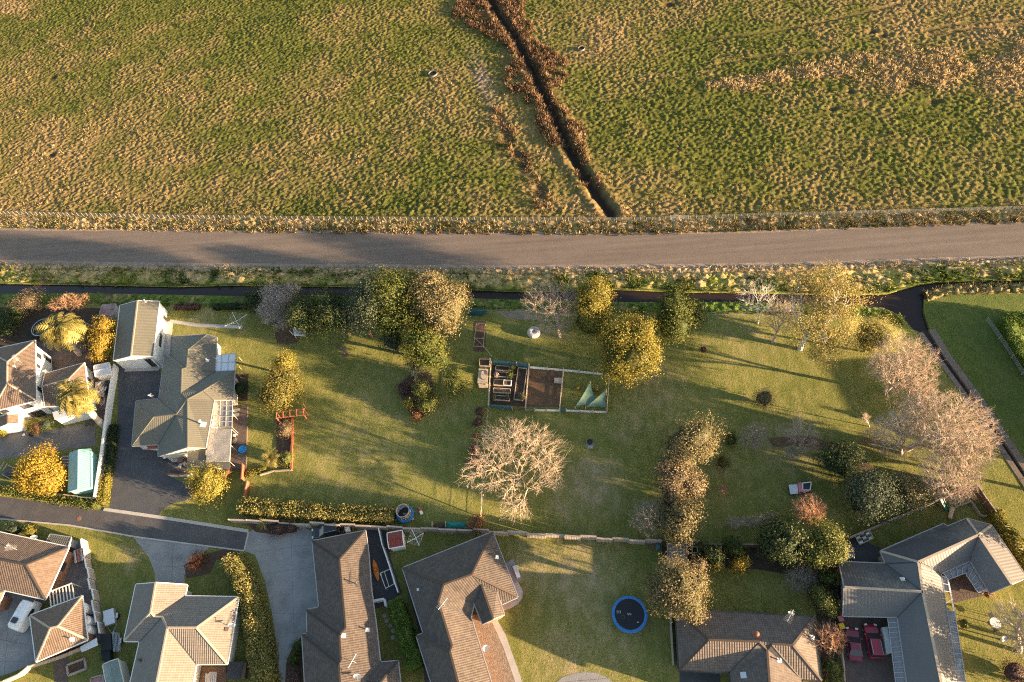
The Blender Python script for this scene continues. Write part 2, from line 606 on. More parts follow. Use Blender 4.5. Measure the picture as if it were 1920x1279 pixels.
FL = [(-330, 398), (0, 402), (300, 409), (660, 413), (1000, 415), (1200, 415), (1400, 408), (1600, 403), (1920, 394), (2250, 386)]
SN = [(-330, 528), (0, 530), (200, 533), (330, 536), (450, 533), (660, 536), (870, 541), (990, 546), (1150, 541), (1290, 546), (1390, 547), (1480, 549), (1600, 551), (1665, 549), (1720, 533), (1760, 527), (1920, 523), (2250, 515)]
SS = [(-330, 554), (0, 551), (160, 550), (330, 553), (480, 556), (600, 553), (700, 557), (870, 559), (1000, 563), (1190, 567), (1300, 566), (1400, 567), (1540, 571), (1600, 573), (1655, 577), (1690, 592), (1712, 618), (1722, 622)]
ES = [(1743, 617), (1732, 585), (1733, 560), (1745, 545), (1780, 536), (1920, 533), (2250, 526)]
DL = [(1729, 622), (1761, 668), (1832, 766), (1920, 897), (2040, 1079)]      # west side of the concrete drain
DR = [(1741, 618), (1769, 666), (1841, 764), (1920, 884), (2040, 1067)]      # east side
plate('roadside_verge', FL + SN[::-1], 0.0, M['reserve'], 1.6)
plate('house_land', SS + DL[1:] + [(2080, 1420), (-330, 1420)], 0.0, M['lawn'], 1.6)
plate('reserve_lawn', ES + [(2300, 1062)] + DR[:0:-1], 0.0, M['reserve'], 1.6)
plate('stream', SN + ES[::-1] + [(1738, 640), (1726, 640)] + SS[::-1], -0.45, M['water'])
plate('drain_bed', DR + DL[::-1], -0.35, M['mud'])

RT = [(-330, 431), (0, 432), (300, 434), (640, 437), (860, 439), (1060, 441), (1300, 439), (1420, 437), (1600, 430), (1920, 418), (2250, 408)]
RB = [(-330, 485), (0, 487), (160, 490), (350, 493), (640, 495), (860, 496), (1000, 498), (1280, 495), (1500, 492), (1720, 484), (1920, 478), (2250, 470)]
def wob(line, k, amp, seed):
    """rough edge: subdivide a photograph polyline and jitter it"""
    r = random.Random(seed); out = []
    for (a, bb) in zip(line[:-1], line[1:]):
        n = max(1, int(abs(bb[0] - a[0]) / k))
        for i in range(n):
            t = i / n
            out.append((a[0] + (bb[0] - a[0]) * t, a[1] + (bb[1] - a[1]) * t + r.uniform(-amp, amp)))
    return out + [line[-1]]
plate('gravel_shoulder', wob([(x, y - 5) for x, y in RT], 9, 2.2, 1) + wob([(x, y + 10) for x, y in RB], 9, 3.5, 2)[::-1], 0.006, M['shoulder'])
plate('road', wob(RT, 14, 0.9, 3) + wob(RB, 14, 1.0, 4)[::-1], 0.012, M['road'])

# concrete drain lips: one slab after another
lip = surf('drain_concrete', (0.15, 0.125, 0.105), 0.9, 0.2, 0.9, 6, 0.02)
slab_root = thing('concrete_drain', 'long straight concrete lined drain running down the right hand reserve', 'drain', G(1734, 622))
for line, s, wd in ((DL, -1, 0.75), (DR, 1, 1.0)):
    pts = [G(*p) for p in line]
    for a, c in zip(pts[:-1], pts[1:]):
        L = (c - a).length; k = max(1, round(L / 3.6)); d = (c - a) / L
        nrm = Vector((-d.y, d.x, 0)) * (1 if s > 0 else -1)
        for i in range(k):
            p = a + d * (L * i / k + 0.03); q = a + d * (L * (i + 1) / k - 0.03)
            mb().prism([p - nrm * 0.02, q - nrm * 0.02, q + nrm * wd, p + nrm * wd], -0.62, 0.05 + random.uniform(0, 0.02)).build('drain_slab', lip, slab_root)

# ------------------------------------------------------------------ streets, drives, paths
STT = [(-60, 924), (0, 931), (195, 956), (390, 985), (466, 997)]
STB = [(457, 1033), (395, 1025), (262, 1008), (130, 985), (0, 973), (-60, 966)]
plate('street', STT + STB, 0.008, M['asphalt'])
plate('driveway', [(222, 688), (290, 688), (300, 692), (305, 756), (262, 770), (255, 836), (300, 842), (352, 846), (352, 890), (318, 893), (345, 906), (374, 910), (362, 935), (325, 944), (305, 955), (297, 966), (206, 955), (212, 890), (220, 800)], 0.012, M['asphalt_blue'])
plate('concrete_driveway', [(466, 998), (484, 986), (560, 984), (592, 1000), (606, 1140), (580, 1150), (580, 1190), (548, 1213), (536, 1245), (534, 1330), (526, 1330), (522, 1240), (512, 1160), (497, 1090), (478, 1040), (457, 1033)], 0.012, M['concrete'])
plate('concrete_apron', [(250, 1007), (265, 1008), (395, 1025), (362, 1050), (345, 1080), (350, 1110), (290, 1110), (291, 1075), (279, 1045)], 0.012, M['concrete'])
plate('pale_driveway', [(-60, 806), (-5, 805), (25, 800), (60, 814), (100, 806), (150, 796), (178, 800), (179, 836), (60, 852), (-60, 872)], 0.012, M['concrete_dark'])
plate('yard_concrete', [(-60, 1128), (0, 1114), (15, 1100), (90, 1120), (70, 1150), (74, 1240), (20, 1262), (-60, 1285)], 0.012, M['concrete'])
plate('paved_driveway', [(1572, 1150), (1672, 1150), (1690, 1279), (1705, 1420), (1590, 1420), (1586, 1290), (1580, 1200)], 0.012, M['paver'])
plate('pebble_patio', [(878, 1150), (925, 1158), (945, 1195), (985, 1330), (925, 1330), (895, 1200)], 0.010, M['pebble'])
plate('pale_footpath', [(921, 1163), (931, 1160), (948, 1190), (978, 1275), (995, 1330), (983, 1330), (966, 1279), (944, 1215)], 0.016, M['kerb'])
plate('corner_path', [(941, 1146), (936, 1131), (966, 1117), (958, 1080), (964, 1078), (972, 1092), (980, 1108), (980, 1120), (972, 1132), (955, 1142)], 0.014, M['kerb'])
plate('round_patio', [(1040, 1281), (1055, 1270), (1075, 1263), (1097, 1260), (1118, 1262), (1138, 1270), (1152, 1281), (1155, 1320), (1040, 1320)], 0.010, M['concrete'])
plate('side_paving', [(684, 990), (722, 990), (735, 1055), (753, 1112), (735, 1125), (712, 1140), (690, 1140), (690, 1030)], 0.010, M['dark_paving'])
plate('gap_paving', [(752, 1060), (765, 1070), (800, 1190), (812, 1330), (800, 1330), (790, 1200), (765, 1110)], 0.010, M['dark_paving'])
plate('dark_drive', [(1274, 1250), (1350, 1255), (1352, 1330), (1276, 1330)], 0.010, M['dark_paving'])  # drive area by the umber tiled house, laid in a dark tone
plate('planting_bed', [(530, 1330), (538, 1235), (552, 1210), (572, 1185), (590, 1190), (580, 1330)], 0.014, M['bark_mulch'])
plate('planting_bed', [(462, 982), (560, 984), (556, 998), (520, 1003), (480, 998)], 0.018, M['bark_mulch'])
plate('planting_bed', [(345, 1060), (365, 1045), (425, 1028), (450, 1032), (440, 1044), (405, 1050), (395, 1075), (350, 1085)], 0.018, M['bark_mulch'])
plate('garden_bed', [(519, 783), (549, 783), (549, 880), (527, 876), (518, 845)], 0.010, M['bark_mulch'])
plate('garden_bed', [(440, 702), (466, 702), (464, 752), (440, 752)], 0.010, M['earth'])
plate('mulch_ring', [(515, 625), (528, 611), (548, 612), (566, 626), (560, 640), (540, 647), (520, 643)], 0.010, M['bark_mulch'])
plate('mulch_ring', [(750, 735), (758, 712), (780, 690), (808, 700), (814, 740), (804, 772), (788, 786), (772, 780), (756, 758)], 0.010, M['bark_mulch'])
plate('bare_strip', [(930, 583), (960, 585), (990, 588), (1010, 595), (985, 600), (950, 596)], 0.008, M['pale_soil'])
plate('leaf_litter', [(1440, 822), (1500, 815), (1560, 828), (1610, 850), (1660, 900), (1640, 905), (1580, 850), (1500, 836), (1450, 838)], 0.008, M['brown_soil'])
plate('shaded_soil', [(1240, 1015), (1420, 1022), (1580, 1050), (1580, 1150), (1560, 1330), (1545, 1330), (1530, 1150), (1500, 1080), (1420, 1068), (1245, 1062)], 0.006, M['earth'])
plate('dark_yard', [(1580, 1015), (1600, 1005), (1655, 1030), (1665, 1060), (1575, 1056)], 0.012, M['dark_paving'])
plate('paved_court', [(1765, 1075), (1822, 1055), (1868, 1110), (1840, 1118), (1790, 1130), (1772, 1100)], 0.012, M['paver'])
plate('garden_soil', [(-60, 575), (190, 578), (212, 580), (205, 690), (160, 720), (100, 700), (60, 650), (-60, 660)], 0.008, M['earth'])
plate('brick_patio', [(70, 640), (120, 640), (150, 640), (172, 668), (172, 705), (100, 715), (75, 690)], 0.014, M['paver'])
plate('service_yard', [(158, 700), (208, 700), (200, 790), (160, 800)], 0.012, M['paver'])
plate('garden_soil', [(125, 1028), (160, 1010), (185, 1110), (196, 1195), (165, 1215), (150, 1140), (90, 1125), (110, 1060)], 0.008, M['concrete_dark'])
plate('brick_path', [(100, 1240), (128, 1228), (128, 1330), (106, 1330)], 0.012, M['paver'])

# kerbs
def strip(name, line, w, z0, z1, mat, parent=None, kind='structure', step=None):
    b = mb()
    P = [G(*p) for p in line]
    for a, c in zip(P[:-1], P[1:]):
        d = (c - a).normalized(); n_ = Vector((-d.y, d.x, 0)) * w / 2
        b.prism([a - n_, c - n_, c + n_, a + n_], z0, z1)
    o = b.build(name, mat, parent)
    if kind: o['kind'] = kind
    return o
strip('kerb', [(195, 955), (300, 970), (466, 996)], 0.5, -0.05, 0.08, M['kerb'])
strip('kerb', [(466, 997), (458, 1032)], 0.22, -0.05, 0.03, M['kerb'])
strip('kerb', [(457, 1033), (395, 1025), (262, 1008), (130, 985), (0, 973), (-60, 966)], 0.22, -0.05, 0.08, M['kerb'])
strip('slab_path', [(318, 602), (345, 606), (370, 610), (400, 611), (455, 614)], 0.7, -0.05, 0.03, M['kerb'])
strip('slab_path', [(318, 602), (314, 640), (306, 690)], 1.4, -0.05, 0.02, M['kerb'])

# ------------------------------------------------------------------ the rough paddock
D1 = [G(*p) for p in [(905, -25), (930, 20), (962, 65), (1000, 135), (1040, 220), (1075, 290), (1105, 342), (1146, 402)]]
D2 = [G(*p) for p in [(935, 215), (955, 262), (985, 312), (1018, 380)]]
TRK = [[G(*p) for p in q] for q in ([(1325, 73), (1400, 66), (1470, 56), (1560, 38), (1690, 8)], [(1735, 58), (1800, 45), (1920, 36)], [(1745, 66), (1820, 54), (1920, 47)], [(1350, 120), (1430, 105), (1560, 95)])]
def paddock():
    step = 0.26
    xs = np.arange(-225, 150, step); ys = np.arange(78, 235, step)
    X, Y = np.meshgrid(xs, ys)
    P = np.stack([X.ravel(), Y.ravel()], 1)
    # which part of the sheet the drone can see, with a margin
    cx = np.stack([P[:, 0], P[:, 1], np.full(len(P), -CAM_H)], 1) @ ROT
    px = HW + FOC * cx[:, 0] / -cx[:, 2]; py = HH - FOC * cx[:, 1] / -cx[:, 2]
    fl = GA(FL)
    south = np.interp(P[:, 0], fl[:, 0], fl[:, 1])
    keep = (px > -170) & (px < 2090) & (py > -110) & (P[:, 1] > south - step)
    f1, id1 = worley(P + 0.5 * np.stack([vnoise(P, 0.9, 3), vnoise(P, 0.9, 4)], 1), 0.82, 1)
    f2, id2 = worley(P, 0.46, 2)
    big = vnoise(P, 0.045, 11, 4); med = vnoise(P, 0.22, 12, 3)
    dl = dist_line(P, [(p.x, p.y) for p in D1]); d2 = dist_line(P, [(p.x, p.y) for p in D2])
    right = px > 960 + (py - 0) * 0.0
    # dryness of the sward
    dry = 0.14 + 1.0 * (big - 0.5) + 1.1 * (med - 0.5)
    left = (px < 1000)
    dry += np.where(left, 0.34 * np.clip((py - 20) / 300, 0, 1) * np.clip((1000 - px) / 450, 0.2, 1), 0)
    dry -= np.where(left, 0.22 * np.exp(-(((px - 330) / 260) ** 2 + ((py - 30) / 60) ** 2)), 0)
    dry -= np.where(left, 0.30 * np.exp(-(((px - 740) / 130) ** 2 + ((py - 90) / 130) ** 2)), 0)
    dry += 0.8 * np.exp(-(((px - 10) / 60) ** 2 + ((py - 10) / 22) ** 2))
    band = np.interp(px, [1330, 1450, 1600, 1750, 1920], [162, 155, 140, 130, 105])
    bw = np.interp(px, [1330, 1450, 1600, 1750, 1920], [10, 28, 40, 48, 56])
    strip_ = np.clip(1.25 - np.abs(py - band) / bw, 0, 1) * (px > 1320) * np.clip(2.6 * (vnoise(P, 0.16, 55) - 0.26), 0, 1.1)
    dry += 1.5 * strip_ * (0.6 + 0.6 * med)
    dry += np.where(~left, 0.28 * np.clip((130 - py) / 120, 0, 1), 0)
    dry -= np.where(~left, 0.30 * np.exp(-(((px - 1330) / 110) ** 2 + ((py - 260) / 100) ** 2)), 0)
    dry -= np.where(~left, 0.30 * np.exp(-(((px - 1840) / 150) ** 2 + ((py - 225) / 35) ** 2)), 0)
    dry += 0.30 * np.exp(-((py - 395) / 22) ** 2) * (px > 880)
    dry += 0.55 * np.exp(-(((px - 835) / 45) ** 2 + ((py - 130) / 40) ** 2)) + 0.5 * np.exp(-(((px - 1095) / 45) ** 2 + ((py - 95) / 28) ** 2))
    dry += 0.25 * np.exp(-(dl / 6.0) ** 2) + 0.35 * np.exp(-(((px - 985) / 60) ** 2 + ((py - 330) / 90) ** 2))
    tall = np.clip(0.75 + 0.7 * (med - 0.5) + 0.9 * strip_ + 0.5 * np.exp(-((py - 400) / 14) ** 2), 0.3, 2)
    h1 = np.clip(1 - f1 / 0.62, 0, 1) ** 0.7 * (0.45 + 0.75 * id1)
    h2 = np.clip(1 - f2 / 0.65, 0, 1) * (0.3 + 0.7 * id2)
    z = 0.29 * tall * h1 + 0.12 * tall * h2 + 0.5 * (vnoise(P, 0.03, 21) - 0.5)
    trk = np.zeros(len(P))
    for t in TRK:
        trk = np.maximum(trk, np.exp(-(dist_line(P, [(p.x, p.y) for p in t]) / 0.55) ** 2))
    pit = np.zeros(len(P))
    for (qx, qy, r) in ((1715, 157, 1.8), (1752, 190, 2.0), (1595, 172, 1.3), (1560, 205, 1.2), (1636, 60, 1.2), (1655, 67, 1.4), (1255, 8, 2.2), (101, 146, 1.3), (98, 290, 1.3), (142, 30, 1.0)):
        c = G(qx, qy); pit = np.maximum(pit, np.clip(1.5 * np.exp(-((P[:, 0] - c.x) ** 2 + ((P[:, 1] - c.y) * 1.5) ** 2) / (r * 0.75) ** 2) - 1.1 * np.abs(vnoise(P, 0.7, 45) - 0.35), 0, 1))
    dry += 0.9 * np.exp(-(((px - 1618) / 16) ** 2 + ((py - 194) / 8) ** 2))
    ditch = np.clip(1.35 - (dl + 0.9 * (vnoise(P, 0.55, 43) - 0.4)) / 1.2, 0, 1); sh = np.clip(1.25 - (d2 + 3.4 * (vnoise(P, 0.42, 42) - 0.42)) / 1.5, 0, 1)
    flat = np.clip(ditch + 0.8 * sh + 0.8 * trk + 0.9 * pit, 0, 1)
    z = z * (1 - flat) - 1.25 * ditch * (0.7 + 0.6 * med) - 0.22 * sh * (0.3 + vnoise(P, 0.5, 41)) - 0.10 * trk - 0.28 * pit + 0.5 * np.exp(-((dl - 2.3) / 0.9) ** 2) * med
    edge = np.clip((P[:, 1] - south) / 3.0, 0, 1)
    z = 0.02 + z * (0.25 + 0.75 * edge)
    # straw tips where plants have gone over; gaps darkened, shade painted into the green
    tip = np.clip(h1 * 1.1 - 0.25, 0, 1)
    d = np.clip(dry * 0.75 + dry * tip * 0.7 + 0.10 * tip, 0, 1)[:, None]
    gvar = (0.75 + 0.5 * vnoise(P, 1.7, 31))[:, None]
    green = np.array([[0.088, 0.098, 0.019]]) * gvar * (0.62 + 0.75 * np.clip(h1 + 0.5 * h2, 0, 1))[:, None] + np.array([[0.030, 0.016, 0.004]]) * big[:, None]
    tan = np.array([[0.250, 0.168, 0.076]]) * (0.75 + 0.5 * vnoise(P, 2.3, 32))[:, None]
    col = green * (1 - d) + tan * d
    brown = np.array([[0.120, 0.075, 0.040]]); mud = np.array([[0.050, 0.036, 0.026]])
    k = (np.clip(1.5 - dl / 3.4, 0, 1) * np.clip(1.2 - py / 330, 0.25, 1))[:, None] * 0.8
    col = col * (1 - k) + brown * k
    k = np.clip(ditch * 1.3, 0, 1)[:, None]; col = col * (1 - k) + mud * k
    k = np.clip(0.8 * sh + 0.45 * trk + 0.95 * pit, 0, 1)[:, None]; col = col * (1 - k) + np.array([[0.085, 0.052, 0.036]]) * k
    bare = np.exp(-(((px - 905 - (py - 150) * 0.35) / 16) ** 2 + ((py - 155) / 45) ** 2))[:, None] * 0.85
    col = col * (1 - bare) + np.array([[0.22, 0.165, 0.125]]) * bare
    idx = -np.ones(len(P), np.int64); idx[keep] = np.arange(keep.sum())
    nx = len(xs)
    I = np.arange(len(P)).reshape(X.shape)
    q = np.stack([I[:-1, :-1].ravel(), I[:-1, 1:].ravel(), I[1:, 1:].ravel(), I[1:, :-1].ravel()], 1)
    q = idx[q]; q = q[(q >= 0).all(1)]
    V = np.stack([P[keep, 0], P[keep, 1], z[keep]], 1)
    m, n, l, bs = new_mat('paddock_sward')
    at = N(n, 'ShaderNodeAttribute', attribute_name='sward')
    f = noise(n, l, 7.0, 3, 0.7)
    r = ramp(n, [(0.3, (0.62, 0.62, 0.62)), (0.7, (1.35, 1.35, 1.35))])
    l.new(f.outputs[0], r.inputs[0])
    l.new(mix(n, l, 1.0, at.outputs['Color'], r.outputs[0], 'MULTIPLY'), bs.inputs['Base Color'])
    bs.inputs['Roughness'].default_value = 0.9
    bs.inputs['Specular IOR Level'].default_value = 0.1
    bump(n, l, f.outputs[0], 1.0, 0.12, bs)
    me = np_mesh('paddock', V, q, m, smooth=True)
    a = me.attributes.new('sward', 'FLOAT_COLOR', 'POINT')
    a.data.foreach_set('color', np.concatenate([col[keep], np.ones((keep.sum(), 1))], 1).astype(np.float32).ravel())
    o = link(me, 'paddock')
    o['kind'] = 'structure'
    return P[keep], z[keep], dry[keep], dl[keep], px[keep], py[keep], strip_[keep]
PAD = paddock()

# ------------------------------------------------------------------ tufts of grass, sedge and brush (uncountable)
def tufts(name, P, Z, Hh, Ww, mat, blades=9, bw=0.07, lean=0.8, label=None, seed=1, tint=None):
    r = np.random.default_rng(seed)
    n = len(P); K = blades
    a = r.uniform(0, 2 * np.pi, (n, K)); rad = np.sqrt(r.uniform(0, 1, (n, K))) * 0.45 * Ww[:, None]
    bx = P[:, 0, None] + np.cos(a) * rad; by = P[:, 1, None] + np.sin(a) * rad
    h = Hh[:, None] * r.uniform(0.55, 1.1, (n, K))
    out = lean * Ww[:, None] * r.uniform(0.2, 0.8, (n, K))
    a2 = a + r.normal(0, 0.5, (n, K))
    tx = bx + np.cos(a2) * out; ty = by + np.sin(a2) * out
    t = a2 + np.pi / 2 + r.normal(0, 0.5, (n, K)); w = bw * r.uniform(0.6, 1.4, (n, K))
    z0 = np.repeat(Z[:, None] - 0.05, K, 1)
    mx = bx * 0.55 + tx * 0.45; my = by * 0.55 + ty * 0.45
    v0 = np.stack([bx - np.cos(t) * w, by - np.sin(t) * w, z0], -1)
    v1 = np.stack([bx + np.cos(t) * w, by + np.sin(t) * w, z0], -1)
    v2 = np.stack([mx + np.cos(t) * w * 0.9, my + np.sin(t) * w * 0.9, z0 + h * 0.75], -1)
    v3 = np.stack([tx, ty, z0 + h], -1)
    V = np.stack([v0, v1, v2, v3], 2).reshape(-1, 3)
    i = np.arange(n * K)[:, None] * 4
    F = np.concatenate([i + 0, i + 1, i + 2, i + 3], 1)
    base = r.uniform(0, 1, n) if tint is None else np.clip(tint + r.normal(0, 0.12, n), 0, 1)
    rn = np.clip(base[:, None] + r.normal(0, 0.13, (n, K)), 0, 1).ravel()
    o = link(np_mesh(name, V, F, mat, rn), name)
    o['kind'] = 'stuff'
    if label: o['label'] = label
    return o
M['straw'] = leaf_mat('straw_grass', [(0.0, (0.060, 0.080, 0.018)), (0.35, (0.150, 0.125, 0.045)), (0.7, (0.300, 0.225, 0.105)), (1.0, (0.42, 0.32, 0.17))], 0.15)
M['lush'] = leaf_mat('lush_bank_growth', [(0.0, (0.035, 0.060, 0.012)), (0.4, (0.100, 0.140, 0.022)), (0.75, (0.210, 0.205, 0.045)), (1.0, (0.36, 0.28, 0.13))], 0.3)
M['brush'] = leaf_mat('brown_brush', [(0.0, (0.065, 0.040, 0.025)), (0.5, (0.185, 0.110, 0.060)), (1.0, (0.32, 0.21, 0.12))], 0.15)
M['meadow'] = leaf_mat('paddock_tufts', [(0.0, (0.045, 0.072, 0.012)), (0.4, (0.105, 0.110, 0.025)), (0.75, (0.270, 0.205, 0.080)), (1.0, (0.52, 0.39, 0.21))], 0.3)
def along(line, n, w0, w1, seed):
    """random ground points beside a photograph polyline; w0..w1 = offset up the picture in pixels"""
    r = np.random.default_rng(seed)
    L = np.array(line, float); x = r.uniform(L[0, 0], L[-1, 0], n)
    y = np.interp(x, L[:, 0], L[:, 1]) + r.uniform(w0, w1, n)
    return GA(np.stack([x, y], 1)), x, y
def paddock_tufts():
    P, z, dry, dl, px, py, st = PAD
    r = np.random.default_rng(5)
    p = 0.020 + 0.045 * np.clip(dry, 0, 1) * (st > 0.2) + 0.02 * (py > 375)
    k = (r.uniform(0, 1, len(P)) < p) & (dl > 2.0) & (px > -60) & (px < 1980) & (py > -30)
    h = 0.22 + 0.22 * r.uniform(0, 1, k.sum()) + 0.40 * st[k]
    tufts('paddock_grass_tufts', P[k], z[k] - 0.02, h, 0.5 + 0.5 * r.uniform(0, 1, k.sum()) + 0.3 * st[k], M['meadow'], 9, 0.06, 0.8, 'rough tussocks and straw tips scattered over the paddock', 6, np.clip(dry[k] * 0.9 + 0.12 + 0.5 * st[k], 0, 1))
    k = (r.uniform(0, 1, len(P)) < 0.20) & (dl > 0.8) & (dl < 1.8 + 6.6 * np.clip(1.15 - py / 300, 0, 1) * (0.75 + 0.6 * np.sin(py / 21.0 + 2 * (px > 1000)))) & (py < 275 + 75 * (px > 1075)) & (py > -40)
    k &= ~((px > 985) & (py < 40)); k &= vnoise(P, 0.33, 49) > 0.30
    d2_ = dist_line(P, [(q.x, q.y) for q in D2])
    k |= (r.uniform(0, 1, len(P)) < 0.07) & (d2_ < 2.0 + 3 * (vnoise(P, 0.3, 47) - 0.5)) & (vnoise(P, 0.5, 48) > 0.42)
    n = k.sum()
    tufts('ditch_brush', P[k], z[k], r.uniform(0.4, 1.0, n), r.uniform(0.7, 1.3, n), M['brush'], 14, 0.05, 0.6, 'brown winter brush crowding both banks of the paddock ditch', 8)
paddock_tufts()
def lumpy(name, top, bot, hmax, cell, greens, tans, dry0, seed, slope=0.0, label=None, xr=(-120, 2050), step=0.18):
    """rough strip between two photograph polylines: mounds of growth with its own colours"""
    T = GA(top); B = GA(bot)
    x0 = max(T[:, 0].min(), B[:, 0].min()); x1 = min(T[:, 0].max(), B[:, 0].max())
    xa, xb = G(xr[0], top[0][1]).x, G(xr[1], top[-1][1]).x
    xs = np.arange(max(x0, xa), min(x1, xb), step)
    yt = np.interp(xs, T[:, 0], T[:, 1]); yb = np.interp(xs, B[:, 0], B[:, 1])
    ny = int((yt - yb).max() / step) + 2
    v = np.linspace(0, 1, ny)
    X = np.repeat(xs[:, None], ny, 1); Y = yb[:, None] + (yt - yb)[:, None] * v[None]
    P = np.stack([X.ravel(), Y.ravel()], 1); V_ = np.repeat(v[None], len(xs), 0).ravel()
    wp = P + 0.5 * np.stack([vnoise(P, 0.9, seed), vnoise(P, 0.9, seed + 1)], 1)
    f1, i1 = worley(wp, cell, seed); f2, i2 = worley(P, cell * 0.42, seed + 2); f3, i3 = worley(P, 2.6, seed + 3)
    edge = np.clip(np.minimum(V_, 1 - V_) * 6, 0, 1) ** 0.6
    h = np.clip(1 - f1 / 0.68, 0, 1) ** 0.6 * (0.25 + 0.85 * i1) + 0.35 * np.clip(1 - f2 / 0.7, 0, 1) * (0.3 + i2)
    z = hmax * h * edge * (0.55 + 0.7 * vnoise(P, 0.12, seed + 4)) + 0.02 - slope * np.clip(1 - V_ * 3.2, 0, 1)
    d = np.clip(dry0(V_) + 1.3 * (vnoise(P, 0.22, seed + 5) - 0.5) + 0.5 * (i1 - 0.5) + 0.25 * (h - 0.4), 0, 1)[:, None]
    col = np.array([greens]) * (0.6 + 0.8 * vnoise(P, 1.5, seed + 6))[:, None] * (1 - d) + np.array([tans]) * (0.65 + 0.7 * vnoise(P, 2.0, seed + 7))[:, None] * d
    dead = (np.clip((i3 - 0.80) * 12, 0, 1) * np.clip(1.25 - f3 * 2.0, 0, 1))[:, None] * 0.8
    col = col * (1 - dead) + np.array([[0.095, 0.060, 0.045]]) * dead
    I = np.arange(len(P)).reshape(len(xs), ny)
    q = np.stack([I[:-1, :-1].ravel(), I[1:, :-1].ravel(), I[1:, 1:].ravel(), I[:-1, 1:].ravel()], 1)
    me = np_mesh(name, np.stack([P[:, 0], P[:, 1], z], 1), q, bpy.data.materials['paddock_sward'], smooth=True)
    a = me.attributes.new('sward', 'FLOAT_COLOR', 'POINT')
    a.data.foreach_set('color', np.concatenate([col, np.ones((len(P), 1))], 1).astype(np.float32).ravel())
    o = link(me, name); o['kind'] = 'stuff'
    if label: o['label'] = label
lumpy('stream_bank', [(x, y + 17) for x, y in RB], [(x, y + 1) for x, y in SN], 0.42, 1.7, (0.190, 0.225, 0.034), (0.42, 0.30, 0.14), lambda v: 0.30 + 0.75 * v, 51, 0.3, 'mounded weeds and sedge on the north stream bank')
lumpy('dry_verge', [(x, y + 8) for x, y in RB], [(x, y + 18) for x, y in RB], 0.28, 0.9, (0.19, 0.165, 0.065), (0.42, 0.30, 0.185), lambda v: 0.75 + 0 * v, 61, 0, 'bleached grass verge on the stream side of the road')
lumpy('fence_verge', [(x, y - 2) for x, y in FL], [(x, y - 7) for x, y in RT], 0.36, 1.3, (0.15, 0.150, 0.038), (0.42, 0.29, 0.145), lambda v: 0.62 + 0 * v, 71, 0, 'pale mounded grass between fence and road')
lumpy('garden_bank', SS[:-3], [(x, y + 17) for x, y in SS[:-3]], 0.30, 0.9, (0.095, 0.150, 0.026), (0.26, 0.21, 0.09), lambda v: 0.10 + 0 * v, 81, 0, 'green bank on the garden side of the stream')
lumpy('reserve_bank', [(1733, 548), (1780, 535), (1920, 532), (2100, 529)], [(1738, 566), (1780, 552), (1920, 550), (2100, 547)], 0.5, 0.9, (0.12, 0.13, 0.03), (0.30, 0.24, 0.11), lambda v: 0.55 + 0 * v, 91, 0, 'tan grass edge of the reserve beside the stream')
P_, x_, y_ = along(FL, 3800, 3, 25, 11)
tufts('roadside_grass', P_, np.zeros(len(P_)), np.random.default_rng(1).uniform(0.25, 0.8, len(P_)), np.random.default_rng(2).uniform(0.4, 0.9, len(P_)), M['straw'], 8, 0.06, 0.9, 'pale dry grass between the road and the paddock fence', 12, np.clip(0.62 + 0.5 * (vnoise(P_, 0.25, 3) - 0.5) * 2, 0, 1))
P_, x_, y_ = along(RB, 2200, 7, 20, 13)
tufts('dry_verge_grass', P_, np.zeros(len(P_)), np.random.default_rng(3).uniform(0.15, 0.45, len(P_)), np.random.default_rng(4).uniform(0.3, 0.8, len(P_)), M['straw'], 7, 0.06, 1.0, 'short bleached grass along the stream side of the road', 14, np.clip(0.72 + 0.8 * (vnoise(P_, 0.2, 5) - 0.5), 0, 1))
P_, x_, y_ = along(SN, 1700, -29, -2.0, 15)
tn = np.clip(0.42 + 1.3 * (vnoise(P_, 0.16, 7) - 0.5) + np.where(x_ > 700, 0.06, 0), 0, 1)
tufts('stream_bank_growth', P_, np.where(y_ > np.interp(x_, *np.array(SN).T) - 3, -0.35, 0.0), np.random.default_rng(5).uniform(0.25, 0.7, len(P_)) * (0.6 + 0.8 * vnoise(P_, 0.3, 9)), np.random.default_rng(6).uniform(0.6, 1.3, len(P_)), M['lush'], 11, 0.10, 0.8, 'lush sedge and weeds on the north bank of the stream', 16, tn)
P_, x_, y_ = along(SS[:-2], 2600, 3, 19, 17)
tufts('garden_bank_growth', P_, np.where(y_ < np.interp(x_, *np.array(SS[:-2]).T) + 1, -0.25, 0.0), np.random.default_rng(7).uniform(0.12, 0.32, len(P_)), np.random.default_rng(8).uniform(0.5, 1.0, len(P_)), M['lush'], 9, 0.08, 0.9, 'green bank growth on the garden side of the stream', 18, np.clip(0.30 + 0.6 * (vnoise(P_, 0.25, 10) - 0.5), 0, 0.7))
P_, x_, y_ = along([(1733, 546), (1780, 534), (1920, 531), (2000, 529)], 700, 2, 16, 19)
tufts('reserve_bank_growth', P_, np.zeros(len(P_)), np.random.default_rng(9).uniform(0.2, 0.5, len(P_)), np.random.default_rng(10).uniform(0.5, 0.9, len(P_)), M['straw'], 9, 0.07, 0.9, 'tan bank grass on the reserve edge by the stream', 20, np.clip(0.45 + 0.7 * (vnoise(P_, 0.3, 12) - 0.5), 0, 1))

